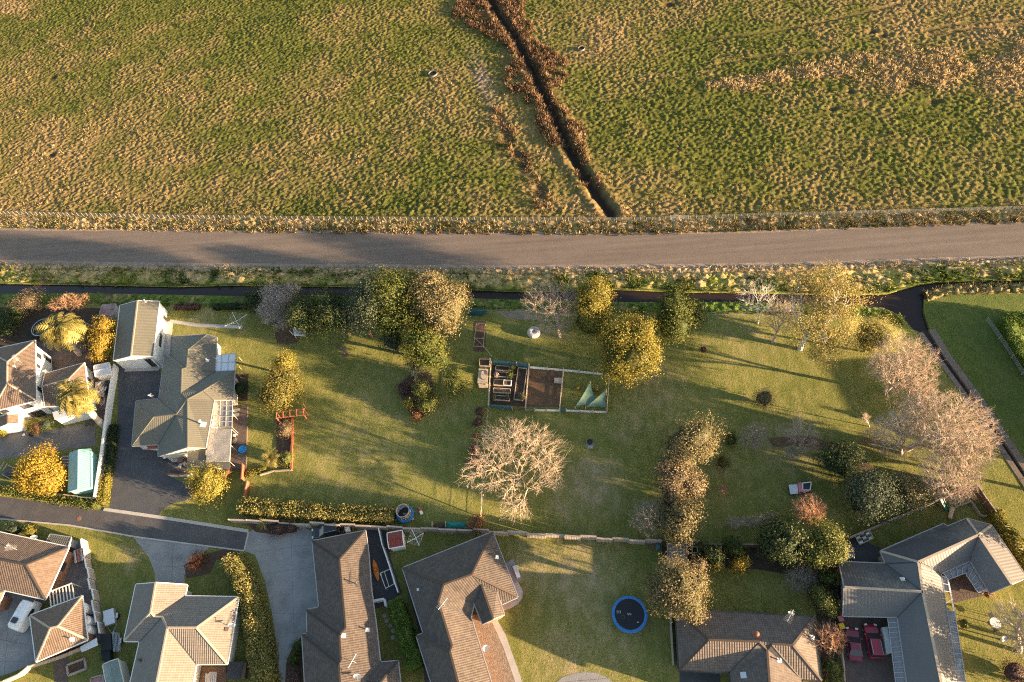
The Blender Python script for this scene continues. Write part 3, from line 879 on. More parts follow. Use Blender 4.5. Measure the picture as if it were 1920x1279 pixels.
for ln in ([(500, 1075), (597, 1062)], [(512, 1150), (575, 1150)], [(545, 985), (552, 1210)], [(480, 1035), (595, 1020)], [(300, 1062), (358, 1062)], [(325, 1018), (322, 1095)], [(-40, 1190), (62, 1212)], [(20, 1105), (8, 1268)], [(-40, 1240), (66, 1240)], [(0, 845), (60, 806)], [(75, 812), (72, 850)], [(120, 802), (122, 842)], [(1060, 1279), (1140, 1272)]):
    strip('saw_cut', ln, 0.04, -0.02, 0.016, M['concrete_dark'])

# ------------------------------------------------------------------ houses
M['tile_brown'] = tile_mat('brown_tiles', (0.165, 0.120, 0.092))
M['tile_dark'] = tile_mat('charcoal_brown_tiles', (0.102, 0.082, 0.070), 0.25, ribs=0.30, course=0.32)
M['tile_grey'] = tile_mat('warm_grey_tiles', (0.205, 0.180, 0.155), 0.12)
M['tile_umber'] = tile_mat('umber_tiles', (0.130, 0.106, 0.091), 0.22)
M['metal_green'] = metal_roof_mat('sage_grey_metal', (0.118, 0.114, 0.092), 0.35, 0.010, 0.55)
M['metal_grey'] = metal_roof_mat('slate_grey_metal', (0.120, 0.115, 0.115), 0.40, 0.008, 0.55)
M['metal_lichen_shade'] = metal_roof_mat('shaded_lichened_metal', (0.078, 0.073, 0.073), 0.40, 0.010, 0.7, lichen=(0.24, 0.25, 0.21), lichen_scale=2.2)  # slate metal with north-face shade put into its colour, lichen over it
M['metal_red'] = metal_roof_mat('red_metal', (0.20, 0.035, 0.025), 0.35, 0.02, 0.5)
M['metal_teal'] = metal_roof_mat('teal_metal', (0.22, 0.42, 0.42), 0.35, 0.006, 0.5)
M['metal_white'] = metal_roof_mat('white_metal', (0.55, 0.57, 0.60), 0.5, 0.004, 0.5)
M['metal_greenwhite'] = metal_roof_mat('weathered_green_metal', (0.16, 0.21, 0.19), 0.4, 0.02, 0.6, lichen=(0.48, 0.52, 0.52), lichen_scale=0.9)
M['metal_rust'] = metal_roof_mat('rusty_red_metal', (0.21, 0.07, 0.055), 0.35, 0.02, 0.6, lichen=(0.42, 0.42, 0.44), lichen_scale=0.5)
M['white'] = surf('white_paint', (0.72, 0.71, 0.68), 0.7, 0.06, 0.6, 5, stain=(0.60, 0.58, 0.54))
M['cream'] = surf('cream_weatherboard', (0.58, 0.54, 0.47), 0.75, 0.08, 0.6, 5)
M['brick'] = surf('red_brick', (0.23, 0.115, 0.075), 0.9, 0.25, 3.0, 12, 0.01)
M['tan_wall'] = surf('tan_wall', (0.36, 0.29, 0.22), 0.85, 0.1, 0.8, 6)
M['grey_wall'] = surf('grey_wall', (0.30, 0.29, 0.28), 0.85, 0.1, 0.8, 6)
M['glass'] = surf('dark_glass', (0.030, 0.034, 0.040), 0.12, 0.2, 0.8, 3, spec=0.6)
M['steel'] = surf('galvanised_steel', (0.46, 0.46, 0.45), 0.45, 0.1, 1.0, 7, metal=0.6)
M['dark_steel'] = surf('dark_steel', (0.05, 0.05, 0.052), 0.5, 0.15, 1.0, 7)
M['black'] = surf('black_fabric', (0.016, 0.018, 0.022), 0.7, 0.2, 1.0, 9)
M['timber'] = surf('grey_timber', (0.26, 0.215, 0.17), 0.9, 0.2, 1.5, 9, 0.01)
M['timber_red'] = surf('red_stained_timber', (0.33, 0.10, 0.055), 0.8, 0.18, 1.5, 9, 0.01)
M['timber_brown'] = surf('brown_timber', (0.17, 0.10, 0.065), 0.85, 0.2, 1.5, 9, 0.01)
M['timber_pale'] = surf('pale_timber', (0.42, 0.34, 0.25), 0.85, 0.15, 1.5, 9, 0.01)
def polycarb(name, col, alpha_t):
    m, n, l, b = new_mat(name)
    b.inputs['Base Color'].default_value = (*col, 1)
    b.inputs['Roughness'].default_value = 0.35
    a = noise(n, l, 0.8, 4)
    tr = N(n, 'ShaderNodeBsdfTransparent')
    tr.inputs[0].default_value = (0.85, 0.86, 0.88, 1)
    mx = n.new('ShaderNodeMixShader')
    l.new(mth(n, l, 'MULTIPLY_ADD', a.outputs[0], 0.3), mx.inputs[0])
    mx.inputs[0].default_value = alpha_t
    l.new(mth(n, l, 'ADD', mth(n, l, 'MULTIPLY', a.outputs[0], 0.25), alpha_t - 0.12), mx.inputs[0])
    l.new(tr.outputs[0], mx.inputs[1]); l.new(b.outputs[0], mx.inputs[2])
    l.new(mx.outputs[0], n['Material Output'].inputs['Surface'])
    return m
M['polycarb'] = polycarb('clear_ribbed_sheet', (0.32, 0.31, 0.32), 0.55)
M['polycarb_white'] = polycarb('opal_sheet', (0.62, 0.66, 0.70), 0.92)

M['fence_grey'] = surf('pale_grey_frame', (0.42, 0.40, 0.38), 0.7, 0.08)
class House:
    """roof from photograph points with heights; walls, gutters, ridge caps follow from it"""
    def __init__(s, name, label, cat, pts, faces, roofmat, wallmat, overhang=0.45, cap=None, gutter=None, face_mats=None, valley=True, wall_z0=0.0, group=None, cap_w=0.26):
        s.P = {k: G(*v) for k, v in pts.items()}
        fs = []
        for f in faces:
            f = f.split() if isinstance(f, str) else list(f)
            c = [s.P[k] for k in f]
            if sum(c[i - 1].x * c[i].y - c[i].x * c[i - 1].y for i in range(len(c))) < 0:
                f = f[::-1]
            fs.append(f)
        s.faces = fs
        edges = {}
        for fi, f in enumerate(fs):
            for i in range(len(f)):
                edges.setdefault(frozenset((f[i], f[(i + 1) % len(f)])), []).append((fi, f[i], f[(i + 1) % len(f)]))
        nxt = {v[0][1]: v[0][2] for v in edges.values() if len(v) == 1}
        loops = []; left = dict(nxt)
        while left:
            k = next(iter(left)); lp = []
            while k in left:
                lp.append(k); k = left.pop(k)
            loops.append(lp)
        cen = Vector((0, 0, 0))
        for k in loops[0]: cen += s.P[k]
        cen /= len(loops[0]); cen.z = 0
        s.root = thing(name, label, cat, cen, group)
        # roof faces, with slope-aligned UV and a thickness
        V = []; F = []; UV = []; MI = []
        s.tris = []; s.norm = []
        mats = [roofmat]
        for fi, f in enumerate(fs):
            c = [s.P[k] for k in f]
            nrm = Vector((0, 0, 0))
            for i in range(len(c)):
                nrm += c[i - 1].cross(c[i])
            nrm.normalize()
            if nrm.z < 0: nrm = -nrm
            s.norm.append(nrm)
            uax = Vector((0, 0, 1)).cross(nrm)
            uax = uax.normalized() if uax.length > 1e-3 else Vector((1, 0, 0))
            vax = nrm.cross(uax)
            o = len(V); V += c
            mi = 0
            if face_mats and fi in face_mats:
                if face_mats[fi] not in mats: mats.append(face_mats[fi])
                mi = mats.index(face_mats[fi])
            for t in tessellate_polygon([[Vector((p.x, p.y, 0)) for p in c]]):
                t = list(t)
                if (c[t[1]] - c[t[0]]).cross(c[t[2]] - c[t[0]]).z < 0: t.reverse()
                F.append([o + i for i in t]); MI.append(mi)
                UV += [(c[i].dot(uax), c[i].dot(vax)) for i in t]
                s.tris.append([c[i] for i in t])
        for e in edges.values():
            if len(e) == 1:
                a, bb = s.P[e[0][1]], s.P[e[0][2]]
                o = len(V)
                dz = Vector((0, 0, -0.16))
                V += [a, bb, bb + dz, a + dz]
                F.append([o, o + 3, o + 2, o + 1]); MI.append(0); UV += [(0, 0)] * 4
        me = bpy.data.meshes.new('roof')
        me.from_pydata([tuple(v - cen) for v in V], [], F)
        uvl = me.uv_layers.new(name='UVMap')
        uvl.data.foreach_set('uv', np.array(UV, np.float32).ravel())
        for m_ in mats: me.materials.append(m_)
        me.polygons.foreach_set('material_index', MI)
        me.update()
        s.roof = link(me, 'roof', s.root)
        # ridge caps, valleys, gutters
        bits = []
        for e in edges.values():
            a, bb = s.P[e[0][1]], s.P[e[0][2]]
            if len(e) == 2:
                n1, n2 = s.norm[e[0][0]], s.norm[e[1][0]]
                c2 = [s.P[k] for k in fs[e[1][0]]]
                m2 = sum(c2, Vector((0, 0, 0))) / len(c2)
                conv = (m2 - (a + bb) / 2).dot(n1)
                if n1.dot(n2) > 0.9995: continue
                if conv < 0:
                    bits.append(('ridge_cap', cap or roofmat, a + Vector((0, 0, 0.02)), bb + Vector((0, 0, 0.02)), cap_w, 0.10))
                elif valley:
                    bits.append(('valley_flashing', M['dark_steel'], a + Vector((0, 0, 0.01)), bb + Vector((0, 0, 0.01)), 0.16, 0.03))
            else:
                d = (bb - a); d.z = 0
                if d.length < 0.05: continue
                out = Vector((d.y, -d.x, 0)).normalized()
                bits.append(('gutter' if abs(a.z - bb.z) < 0.25 else 'bargeboard', gutter or M['white'], a + out * 0.065 + Vector((0, 0, -0.05)), bb + out * 0.065 + Vector((0, 0, -0.05)), 0.12, 0.15))
        for nm, mt, a, bb, w_, h_ in bits:
            mb().beam(a, bb, w_, h_).build(nm, mt, s.root)
        # walls: outline pulled in by the overhang, tops meeting the underside of the roof
        s.wtris = []
        wb = mb()
        for lp in loops:
            pts_ = [s.P[k] for k in lp]; n = len(pts_)
            ins = []
            for i in range(n):
                p0, p1, p2 = pts_[i - 1], pts_[i], pts_[(i + 1) % n]
                d1 = (p1 - p0); d1.z = 0; d1.normalize(); d2 = (p2 - p1); d2.z = 0; d2.normalize()
                n1 = Vector((-d1.y, d1.x, 0)); n2 = Vector((-d2.y, d2.x, 0))
                bis = n1 + n2
                k = bis.length
                off = n1 * overhang if k < 0.3 else bis / k * (overhang / max(0.35, (bis / k).dot(n1)))
                q = p1 + off
                q.z = max(0.5, p1.z - 0.12)
                ins.append(q)
            o = len(wb.v)
            wb.v += [Vector((q.x, q.y, wall_z0)) for q in ins] + ins
            for i in range(n):
                j = (i + 1) % n
                wb.f.append([o + i, o + j, o + n + j, o + n + i])
                A = [wb.v[o + i], wb.v[o + j], wb.v[o + n + j], wb.v[o + n + i]]
                s.wtris += [[A[0], A[1], A[2]], [A[0], A[2], A[3]]]
        s.wall = wb.build('wall', wallmat, s.root)
        s.wallmat = wallmat
    def hit(s, px, py, tris=None):
        from mathutils.geometry import intersect_ray_tri
        o = Vector((0, 0, CAM_H)); d = ray(px, py); best = None
        for t in (s.tris if tris is None else tris):
            p = intersect_ray_tri(t[0], t[1], t[2], d, o, True)
            if p is not None and (best is None or (p - o).length < best[0]):
                best = ((p - o).length, p, (t[1] - t[0]).cross(t[2] - t[0]).normalized())
        if best is None:
            p = G(px, py, 3.0); return p, Vector((0, 0, 1))
        n = best[2]
        if n.dot(d) > 0: n = -n
        return best[1], n
    def window(s, px, py, w, h, frame=None, mull=1, bars=0):
        """frame, glass and glazing bars set on the wall seen at this point"""
        p, n = s.hit(px, py, s.wtris)
        if abs(n.z) > 0.5: return
        x = Vector((-n.y, n.x, 0)).normalized(); z = Vector((0, 0, 1))
        f = mb()
        fw = 0.09
        for sx in (-1, 1):
            f.frame(p + x * sx * (w / 2) + n * 0.03, x, n, z, fw, 0.10, h + fw)
        for sz in (-1, 1):
            f.frame(p + z * sz * (h / 2) + n * 0.03, x, n, z, w - fw, 0.10, fw)
        for i in range(1, mull + 1):
            f.frame(p + x * (w * (i / (mull + 1) - 0.5)) + n * 0.03, x, n, z, 0.05, 0.07, h - fw)
        for i in range(1, bars + 1):
            f.frame(p + z * (h * (i / (bars + 1) - 0.5)) + n * 0.03, x, n, z, w - fw, 0.06, 0.05)
        o = f.build('window', frame or M['dark_steel'], s.root)
        g = mb().frame(p + n * 0.012, x, n, z, w - 0.02, 0.014, h - 0.02).build('pane', M['glass'], o)
        return o
    def vent(s, px, py, mat=None, r=0.13, h=0.55):
        p, n = s.hit(px, py)
        b_ = mb(); b_.tube(p - Vector((0, 0, 0.1)), p + Vector((0, 0, h)), r * 0.6, r * 0.6, 8)
        b_.tube(p + Vector((0, 0, h)), p + Vector((0, 0, h + 0.12)), r * 1.3, r * 0.4, 8)
        b_.frame(p + n * 0.015, *axes(n), r * 4, r * 4, 0.03)
        return b_.build('roof_vent', mat or M['steel'], s.root)
    def hatch(s, px, py, w=0.7, mat=None):
        p, n = s.hit(px, py)
        return mb().frame(p + n * 0.05, *axes(n), w, w, 0.10).build('skylight', mat or M['metal_white'], s.root)
    def dish(s, px, py, r=0.42):
        p, n = s.hit(px, py)
        b_ = mb(); q = p + Vector((0, 0, 0.75))
        ax = Vector((0.25, 0.75, 0.62)).normalized()
        x, y, z = axes(ax)
        vs = [q]; N_ = 14
        for k in (0.5, 1.0):
            for i in range(N_):
                t = 2 * math.pi * i / N_
                vs.append(q + (x * math.cos(t) + y * math.sin(t)) * r * k + z * (0.16 * r * k * k * 2))
        fs = [(0, 1 + i, 1 + (i + 1) % N_) for i in range(N_)] + [(1 + i, 1 + N_ + i, 1 + N_ + (i + 1) % N_, 1 + (i + 1) % N_) for i in range(N_)]
        b_.add(vs, fs)
        o = b_.build('satellite_dish', M['white'], s.root)
        a = mb(); a.tube(p, q, 0.035, 0.035, 6); a.tube(q - y * r * 0.9, q + z * 0.5 - y * 0.1, 0.02, 0.02, 5); a.box(q + z * 0.5 - y * 0.1, (0.09, 0.09, 0.12))
        a.build('arm', M['steel'], o)
    def aerial(s, px, py, ang=0.3, h=1.6):
        p, n = s.hit(px, py)
        a = mb(); q = p + Vector((0, 0, h)); a.tube(p, q, 0.03, 0.03, 6)
        o = a.build('aerial', M['steel'], s.root)
        e = mb(); d = Vector((math.cos(ang), math.sin(ang), 0)); c = Vector((-d.y, d.x, 0))
        e.tube(q - d * 0.9, q + d * 0.9, 0.03, 0.03, 6)
        for i in range(9):
            m_ = q + d * (-0.85 + i * 0.2); L = 0.5 - 0.03 * i
            e.tube(m_ - c * L, m_ + c * L, 0.018, 0.018, 5)
        e.tube(q - d * 0.9 - Vector((0, 0, 0.25)), q - d * 0.9 + Vector((0, 0, 0.3)), 0.03, 0.03, 5)
        e.build('aerial_rods', M['steel'], o)

def axes(n):
    n = n.normalized()
    x = Vector((0, 1, 0)).cross(n)
    x = x.normalized() if x.length > 1e-3 else Vector((1, 0, 0))
    return x, n.cross(x), n

def panel(root, name, px4, z, mat, thick=0.05, dz=None, parent=True):
    """thin sheet from four photograph points"""
    P = [G(*p, z if dz is None else z + dz[i]) for i, p in enumerate(px4)]
    n = (P[1] - P[0]).cross(P[3] - P[0]).normalized()
    if n.z < 0: n = -n; P = P[::-1]
    b = mb()
    k = len(P)
    vs = P + [p - n * thick for p in P]
    fs = [tuple(range(k)), tuple(range(2 * k - 1, k - 1, -1))] + [(i, k + i, k + (i + 1) % k, (i + 1) % k) for i in range(k)]
    b.add(vs, fs)
    return b.build(name, mat, root)

def lerp4(P, u, v):
    a = P[0].lerp(P[1], u); b_ = P[3].lerp(P[2], u)
    return a.lerp(b_, v)

def glazed_roof(root, name, px4, z, mat, nu, nv, bar=M['fence_grey'], dz=(0, 0, 0, 0), bw=0.07, posts=True):
    """veranda roof: one sheet per bay between rafters, posts at the outer corners"""
    P = [G(*p, z + dz[i]) for i, p in enumerate(px4)]
    up = Vector((0, 0, 0.05))
    for i in range(nu):
        for j in range(nv):
            q = [lerp4(P, (i + a) / nu, (j + c) / nv) for a, c in ((0.02, 0.02), (0.98, 0.02), (0.98, 0.98), (0.02, 0.98))]
            b = mb(); n = Vector((0, 0, -0.02))
            if (q[1] - q[0]).cross(q[2] - q[0]).z < 0: q = q[::-1]
            b.add(q + [p + n for p in q], [(0, 1, 2, 3), (7, 6, 5, 4), (0, 4, 5, 1), (1, 5, 6, 2), (2, 6, 7, 3), (3, 7, 4, 0)])
            b.build('roof_sheet', mat, root)
    for i in range(nu + 1):
        mb().beam(lerp4(P, i / nu, 0) + up * 0.6, lerp4(P, i / nu, 1) + up * 0.6, bw, 0.08).build('rafter', bar, root)
    for j in range(nv + 1):
        mb().beam(lerp4(P, 0, j / nv) + up * 1.2, lerp4(P, 1, j / nv) + up * 1.2, bw, 0.06).build('batten', bar, root)
    if posts:
        for (u, v) in ((1, 0), (1, 1), (1, 0.5)):
            p = lerp4(P, u, v)
            mb().tube((p.x, p.y, 0), p, 0.04, 0.04, 8).build('post', M['grey_wall'], root)

E_, RG = 2.6, 4.4
# A: white house at the left edge
A = House('white_house', 'white walled house with brown tiled hip roof at the left edge, behind the two palms', 'house',
    {'r1': (13.8, 678.4, 6.9), 'r2': (13.2, 719, 6.9), 'ne': (65.5, 638.2, 5.2), 'se': (67.8, 750.7, 5.2), 'nw': (-24, 657.5, 5.2), 'sw': (-16, 772, 5.2)},
    ['nw r1 ne', 'ne r1 r2 se', 'se r2 sw', 'sw r2 r1 nw'], M['tile_brown'], M['white'], cap=M['timber_pale'])
A.window(72, 667, 1.0, 1.2); A.window(72, 687, 0.7, 0.8); A.window(75, 731, 0.8, 1.3); A.window(50, 762, 1.5, 1.0, mull=2); A.window(8, 771, 1.2, 1.0)
A.window(88, 672, 1.0, 2.0, bars=1); A.window(70, 776, 2.4, 1.6, mull=2)
A.dish(33, 692, 0.35); A.aerial(40, 680, 2.4, 1.6); A.dish(90, 702, 0.5)
AW = House('white_house_wing', 'lower east wing of the white house, brown tiles, half hidden by the front palm', 'house wing',
    {'a': (79.3, 724.3, 4.3), 'b': (128, 711, 4.3), 'nw': (84.5, 700.7, 2.7), 'ne': (158, 680.5, 2.7), 'se': (166, 760, 2.7), 'sw': (84.5, 762, 2.7)},
    ['nw a b ne', 'ne b se', 'se b a sw'], M['tile_brown'], M['white'], cap=M['timber_pale'], overhang=0.2)
AW.window(166, 712, 0.9, 1.3)
fr = thing('white_garage_front', 'plain white garage block with flat white wall under the front palm', 'garage', G(128, 790))
mb().prism([G(99, 774, 2.6), G(162, 757, 2.6), G(163, 770, 2.6), G(102, 785, 2.6)], 0, 2.6).build('wall', M['white'], fr)
mb().prism([G(98, 773, 2.66), G(163, 756, 2.66), G(164, 771, 2.66), G(102, 786.5, 2.66)], 2.601, 2.68).build('roof', M['metal_white'], fr)
PO = House('entrance_porch', 'small gabled porch with brown tiles and white front at the left edge', 'porch',
    {'a': (13.5, 777.5, 3.4), 'b': (13, 795, 3.4), 'ne': (34, 776, 2.6), 'se': (33.5, 793.5, 2.6), 'nw': (-8, 783, 2.6), 'sw': (-7, 803, 2.6)},
    ['a ne se b', 'nw a b sw'], M['tile_brown'], M['white'], overhang=0.12)

# B: long garage
B = House('long_garage', 'long white garage with sage grey gable roof and open dark front', 'garage',
    {'nw': (225.2, 572.9, 3.1), 'rn': (258, 564, 4.3), 'ne': (298.5, 565.3, 3.1), 'rs': (245.7, 667.3, 4.3), 'sw': (212.8, 675.5, 3.1), 'se': (286.7, 667.9, 3.1)},
    ['nw rn rs sw', 'rn ne se rs'], M['metal_green'], M['white'], overhang=0.06, cap=M['tan_wall'])
B.window(309, 597, 0.9, 1.2, M['timber_brown'], 0); 
for k in range(4): B.window(301.8 - 0.75 * k, 629 + 6 * k, 0.55, 0.6, mull=0)
B.vent(273, 565.8)
p0, n0 = B.hit(250, 677, B.wtris)
bx = Vector((-n0.y, n0.x, 0)).normalized(); cz = B.P['sw'].lerp(B.P['se'], 0.5)
cz = Vector((cz.x, cz.y, 0)) - n0 * 0.06
mb().frame(cz + Vector((0, 0, 1.3)) + n0 * 0.03, bx, n0, Vector((0, 0, 1)), 6.0, 0.05, 2.55).build('door_shade_panel', M['mud'], B.root)  # dark panel on the wall, shade of the garage interior put into colour
for sx in (-1, 1): mb().frame(cz + bx * sx * 3.15 + Vector((0, 0, 1.32)) + n0 * 0.04, bx, n0, Vector((0, 0, 1)), 0.28, 0.10, 2.64).build('door_jamb', M['white'], B.root)
mb().frame(cz + n0 * 0.45 + Vector((0, 0, 0.03)), bx, n0, Vector((0, 0, 1)), 6.6, 0.9, 0.06).build('threshold', M['kerb'], B.root)

# C: green-grey house
C1 = {'a': (321.6, 631, E_), 'b': (388, 627.5, E_), 'n1': (406.3, 633.6, E_), 'n0': (391, 632, 2.9), 'q1': (352.9, 655.8, 4.2), 'q2': (349.5, 690, 4.3), 'i1': (318, 666, E_), 'w0': (308.6, 664.9, E_),
      'r1': (341, 692, 4.5), 'r2': (339.8, 737, 4.5), 'e1': (403, 697, E_), 'ne': (440, 695.5, E_), 'h1': (381.5, 732.6, 4.4), 'r3': (351.5, 748.5, 4.6), 'e2': (437, 750, E_), 'e3': (401, 750, 3.5),
      'r4': (351.6, 838, 4.6), 'e4': (385, 840, 3.5), 's4': (297, 855.5, E_), 'v1': (297.5, 833, E_), 'k1': (330.7, 777, 4.5), 'k0': (287.8, 782, 4.5), 'wn': (255.2, 752, E_), 'ws': (247.4, 836, E_), 'wi': (298, 748, E_)}
C = House('green_roofed_house', 'sprawling house with sage green metal hip roof beside the asphalt driveway', 'house', C1,
    ['a b q1', 'b n1 e1 r2 q2 q1'.replace('r2 ', ''), 'a q1 q2 i1', 'i1 q2 r1 w0', 'q2 e1 r2 r1', 'w0 r1 r2 r3 k1 wi', 'r2 e1 ne h1 r3', 'ne e2 e3 h1', 'h1 e3 e4 r4 r3', 'r3 r4 s4 v1 k1', 'wi k1 k0 wn', 'wn k0 ws', 'ws k0 k1 v1'],
    M['metal_green'], M['cream'], cap=M['metal_green'], cap_w=0.16, gutter=M['grey_wall'])
C.dish(287, 747, 0.45); C.vent(389, 676, M['white']); C.vent(381, 796, M['white'], 0.22, 1.3); C.aerial(366, 846, 0.4, 0.8)
panel(C.root, 'porch_roof', [(351.6, 846), (385.4, 840.5), (385.4, 876), (350, 884)], 2.45, M['metal_green'], 0.08)
panel(C.root, 'patio_roof', [(385.5, 866), (431, 867), (431, 879), (385.4, 876.5)], 2.5, M['metal_green'], 0.08)
panel(C.root, 'corner_roof', [(385, 879), (431, 880), (414, 889), (397, 890)], 2.3, M['tile_umber'], 0.08)
mb().prism([G(388, 878, 0), G(428, 880, 0), G(414, 892, 0), G(396, 892, 0)], 0, 2.2).build('bay_wall', M['white'], C.root)
glazed_roof(C.root, 'sheet', [(403.6, 666), (442, 662.8), (440, 695), (402, 697)], 2.5, M['polycarb_white'], 3, 2)
glazed_roof(C.root, 'sheet', [(402, 750.5), (436, 751.5), (435, 801), (400, 801)], 2.55, M['polycarb'], 3, 5)
glazed_roof(C.root, 'sheet', [(390.6, 803), (434.4, 805), (431, 866), (386.7, 865.5)], 2.55, M['polycarb'], 3, 6)
b = mb()
Pq = [G(*p, 2.66) for p in [(390.6, 803), (434.4, 805), (431, 866), (386.7, 865.5)]]
for k in range(25):
    b.beam(lerp4(Pq, (k + .5) / 25, 0), lerp4(Pq, (k + .5) / 25, 1), 0.06, 0.05)
b.build('louvre_blades', M['fence_grey'], C.root)['kind'] = 'stuff'
panel(C.root, 'door_canopy', [(275, 836), (297, 834), (297, 840), (277, 843)], 2.2, M['timber_red'], 0.1)
mb().beam(G(266, 838, 0.6), G(297, 841, 0.6), 0.3, 1.2).build('porch_wall', M['white'], C.root)

# D: bottom left house and its garage
D = House('brown_tiled_house', 'brown tiled house at the bottom left with a bright triangular hip end', 'house',
    {'r0': (-50, 1040, 4.5), 'r1': (49.4, 1059.3, 4.5), 'ne': (128.7, 1026, E_), 'se': (85, 1124, E_), 'nw': (-60, 985, E_), 'si': (7.5, 1106.5, E_), 'sw': (-60, 1090, E_)},
    ['nw r0 r1 ne', 'ne r1 se', 'se r1 r0 sw si'], M['tile_brown'], M['brick'], cap=M['tile_umber'], gutter=M['white'])
D.dish(70, 1011.5, 0.5); D.dish(22, 1027, 0.3); D.aerial(32, 1031, 0.0, 1.2)
D.window(117, 1062, 1.2, 1.1)
DW = House('tiled_house_wing', 'sunlit tiled wing of the brown house, cut by the left frame edge', 'house wing',
    {'r': (-30, 1120, 4.2), 'n': (7.5, 1108, E_), 's': (-6, 1142, E_), 'w': (-60, 1120, E_), 'w2': (-60, 1150, E_)},
    ['n r s', 's r w w2', 'w r n'], M['tile_brown'], M['brick'])
EG = House('tiled_garage', 'square brown tiled hip roof garage next to the white caravan', 'garage',
    {'a': (94.2, 1178, 4.3), 'b': (108.3, 1174.5, 4.3), 'n': (154, 1117.6, E_), 'w': (56.3, 1154, E_), 's': (67.5, 1240.6, E_), 'e': (164, 1199.5, E_)},
    ['w a b n', 'w s a', 's e b a', 'n b e'], M['tile_brown'], M['brick'], cap=M['timber_pale'])
EG.vent(136, 1199, M['white'])
panel(EG.root, 'side_awning', [(150, 1213), (181, 1196), (183, 1210), (153, 1223)], 2.0, M['metal_white'], 0.06)

# F: warm grey house
F = House('grey_tiled_house', 'pale warm grey tiled house with white gutters beside the tall rounded hedge', 'house',
    {'nw': (255, 1096, E_), 'rn': (292, 1093, 4.4), 'n2': (350.5, 1097, E_), 'v0': (346.3, 1118, E_), 'ne': (447.5, 1119.5, E_), 'se': (426.3, 1245, E_), 'vi': (367.5, 1245, E_),
     'q1': (282.5, 1147.5, 4.4), 'q2': (290, 1156, 4.1), 'q3': (304, 1157.5, 4.1), 'm1': (313.8, 1177, 4.7), 'm2': (368.8, 1177, 4.7), 'sw': (232.5, 1202, E_), 'si': (262, 1202.5, E_),
     'rs': (285, 1325, 4.7), 's1': (233, 1330, E_), 's2': (352, 1330, E_)},
    ['rn n2 v0 q2 q1', 'nw rn q1 sw', 'sw q1 q2 q3 si', 'v0 ne m2 m1 q3 q2', 'ne se m2', 'm2 se vi m1', 'm1 vi s2 rs', 'q3 m1 rs s1 si'],
    M['tile_grey'], M['cream'], cap=M['timber_pale'])
F.dish(438, 1176, 0.45); F.vent(264, 1238, M['dark_steel']); F.hatch(425, 1180, 0.5, M['tile_umber'])
dk = plate('timber_deck', [(372, 1250), (424, 1250), (424, 1330), (360, 1330)], 0.25, M['timber_brown'], 0.25, parent=None)

# G: long dark tiled house
Gh = House('long_tiled_house', 'long dark brown tiled house with an orange kayak along its sunny side', 'house',
    {'nw': (585.7, 1014.4, E_), 'ne': (684.6, 995, E_), 'rn': (636.4, 1049, 4.4), 'w1': (598.3, 1139, E_), 'k1': (648, 1178, 4.4), 'k2': (636.5, 1191, 4.7), 'w2': (575, 1143.8, E_), 'w3': (576.6, 1187.4, E_),
     'k3': (639.6, 1238.7, 4.7), 'k4': (635.7, 1246, 4.9), 'w4': (566.5, 1189.7, E_), 'w5': (575, 1335, E_), 'k5': (641, 1335, 4.9), 'e1': (690, 1030, E_), 'e2': (695.6, 1103, E_), 'e3': (705, 1173, E_), 'e4': (712.7, 1242, E_),
     'x1': (746, 1239.5, E_), 'x2': (709, 1286, 4.2), 'x3': (757, 1335, E_), 'x4': (706, 1335, 4.2), 'x5': (690, 1278, 3.6), 'x6': (676, 1335, 3.9)},
    ['nw rn ne', 'nw w1 k1 rn', 'w1 w2 k2 k1', 'w2 w3 k3 k2', 'w3 w4 k4 k3', 'w4 w5 k5 k4', 'ne rn k1 k2 k3 k4 k5 x6 x5 e4 e3 e2 e1', 'e4 x5 x2 x1', 'x1 x2 x4 x3', 'x5 x6 x4 x2'],
    M['tile_dark'], M['tan_wall'], cap=M['tile_dark'], gutter=M['grey_wall'])
Gh.vent(671, 1096, M['dark_steel'], 0.13, 1.0); Gh.vent(689, 1181, M['white']); Gh.vent(644, 1192, M['white']); Gh.aerial(668, 1243, 1.1, 1.7); Gh.dish(673, 1272, 0.5)

# H: rotated dark tiled house
Hh = House('angled_tiled_house', 'dark tiled house set at an angle, its gabled wing facing the trampoline lawn', 'house',
    {'nw': (755, 1065, E_), 'ne': (923.8, 997.5, E_), 'rn': (885, 1077, 4.9), 'rw': (832.5, 1096, 4.9), 'e': (970.5, 1119, E_), 'es': (941.5, 1132.5, E_), 'vi': (931, 1110, 3.2), 'g0': (902.5, 1096, 3.9), 'gv': (888.8, 1131, 3.0),
     'g1': (925, 1160, 3.9), 'gw': (905, 1169.5, 2.9), 'ge': (945, 1152.5, 2.9), 'k1': (822.5, 1129, 4.9), 'k2': (847.5, 1210, 4.6), 'k3': (843.8, 1221, 4.9), 'w1': (794, 1187.5, E_), 'w2': (781, 1192.5, E_), 'w3': (826, 1335, E_), 'k4': (874, 1335, 4.9), 'ei': (882.5, 1157.5, E_), 'e3': (938, 1335, E_)},
    ['nw rw rn ne', 'ne rn e', 'rn g0 vi es e', 'rn rw k1 ei gv g0', 'nw w1 k2 k1 rw', 'w1 w2 k3 k2', 'w2 w3 k4 k3', 'k1 k2 k3 k4 e3 ei', 'g0 gv gw g1', 'g0 g1 ge vi'],
    M['tile_dark'], M['brick'], cap=M['tile_brown'], gutter=M['grey_wall'])
Hh.vent(932, 1045, M['white']); Hh.hatch(784, 1105.5, 0.35); Hh.aerial(834, 1136, 0.9, 1.3)
pd = Hh.hit(917, 1213)[0]
t = thing('satellite_stand', 'white satellite dish on a short post beside the pebble patio', 'satellite dish', G(914, 1219))
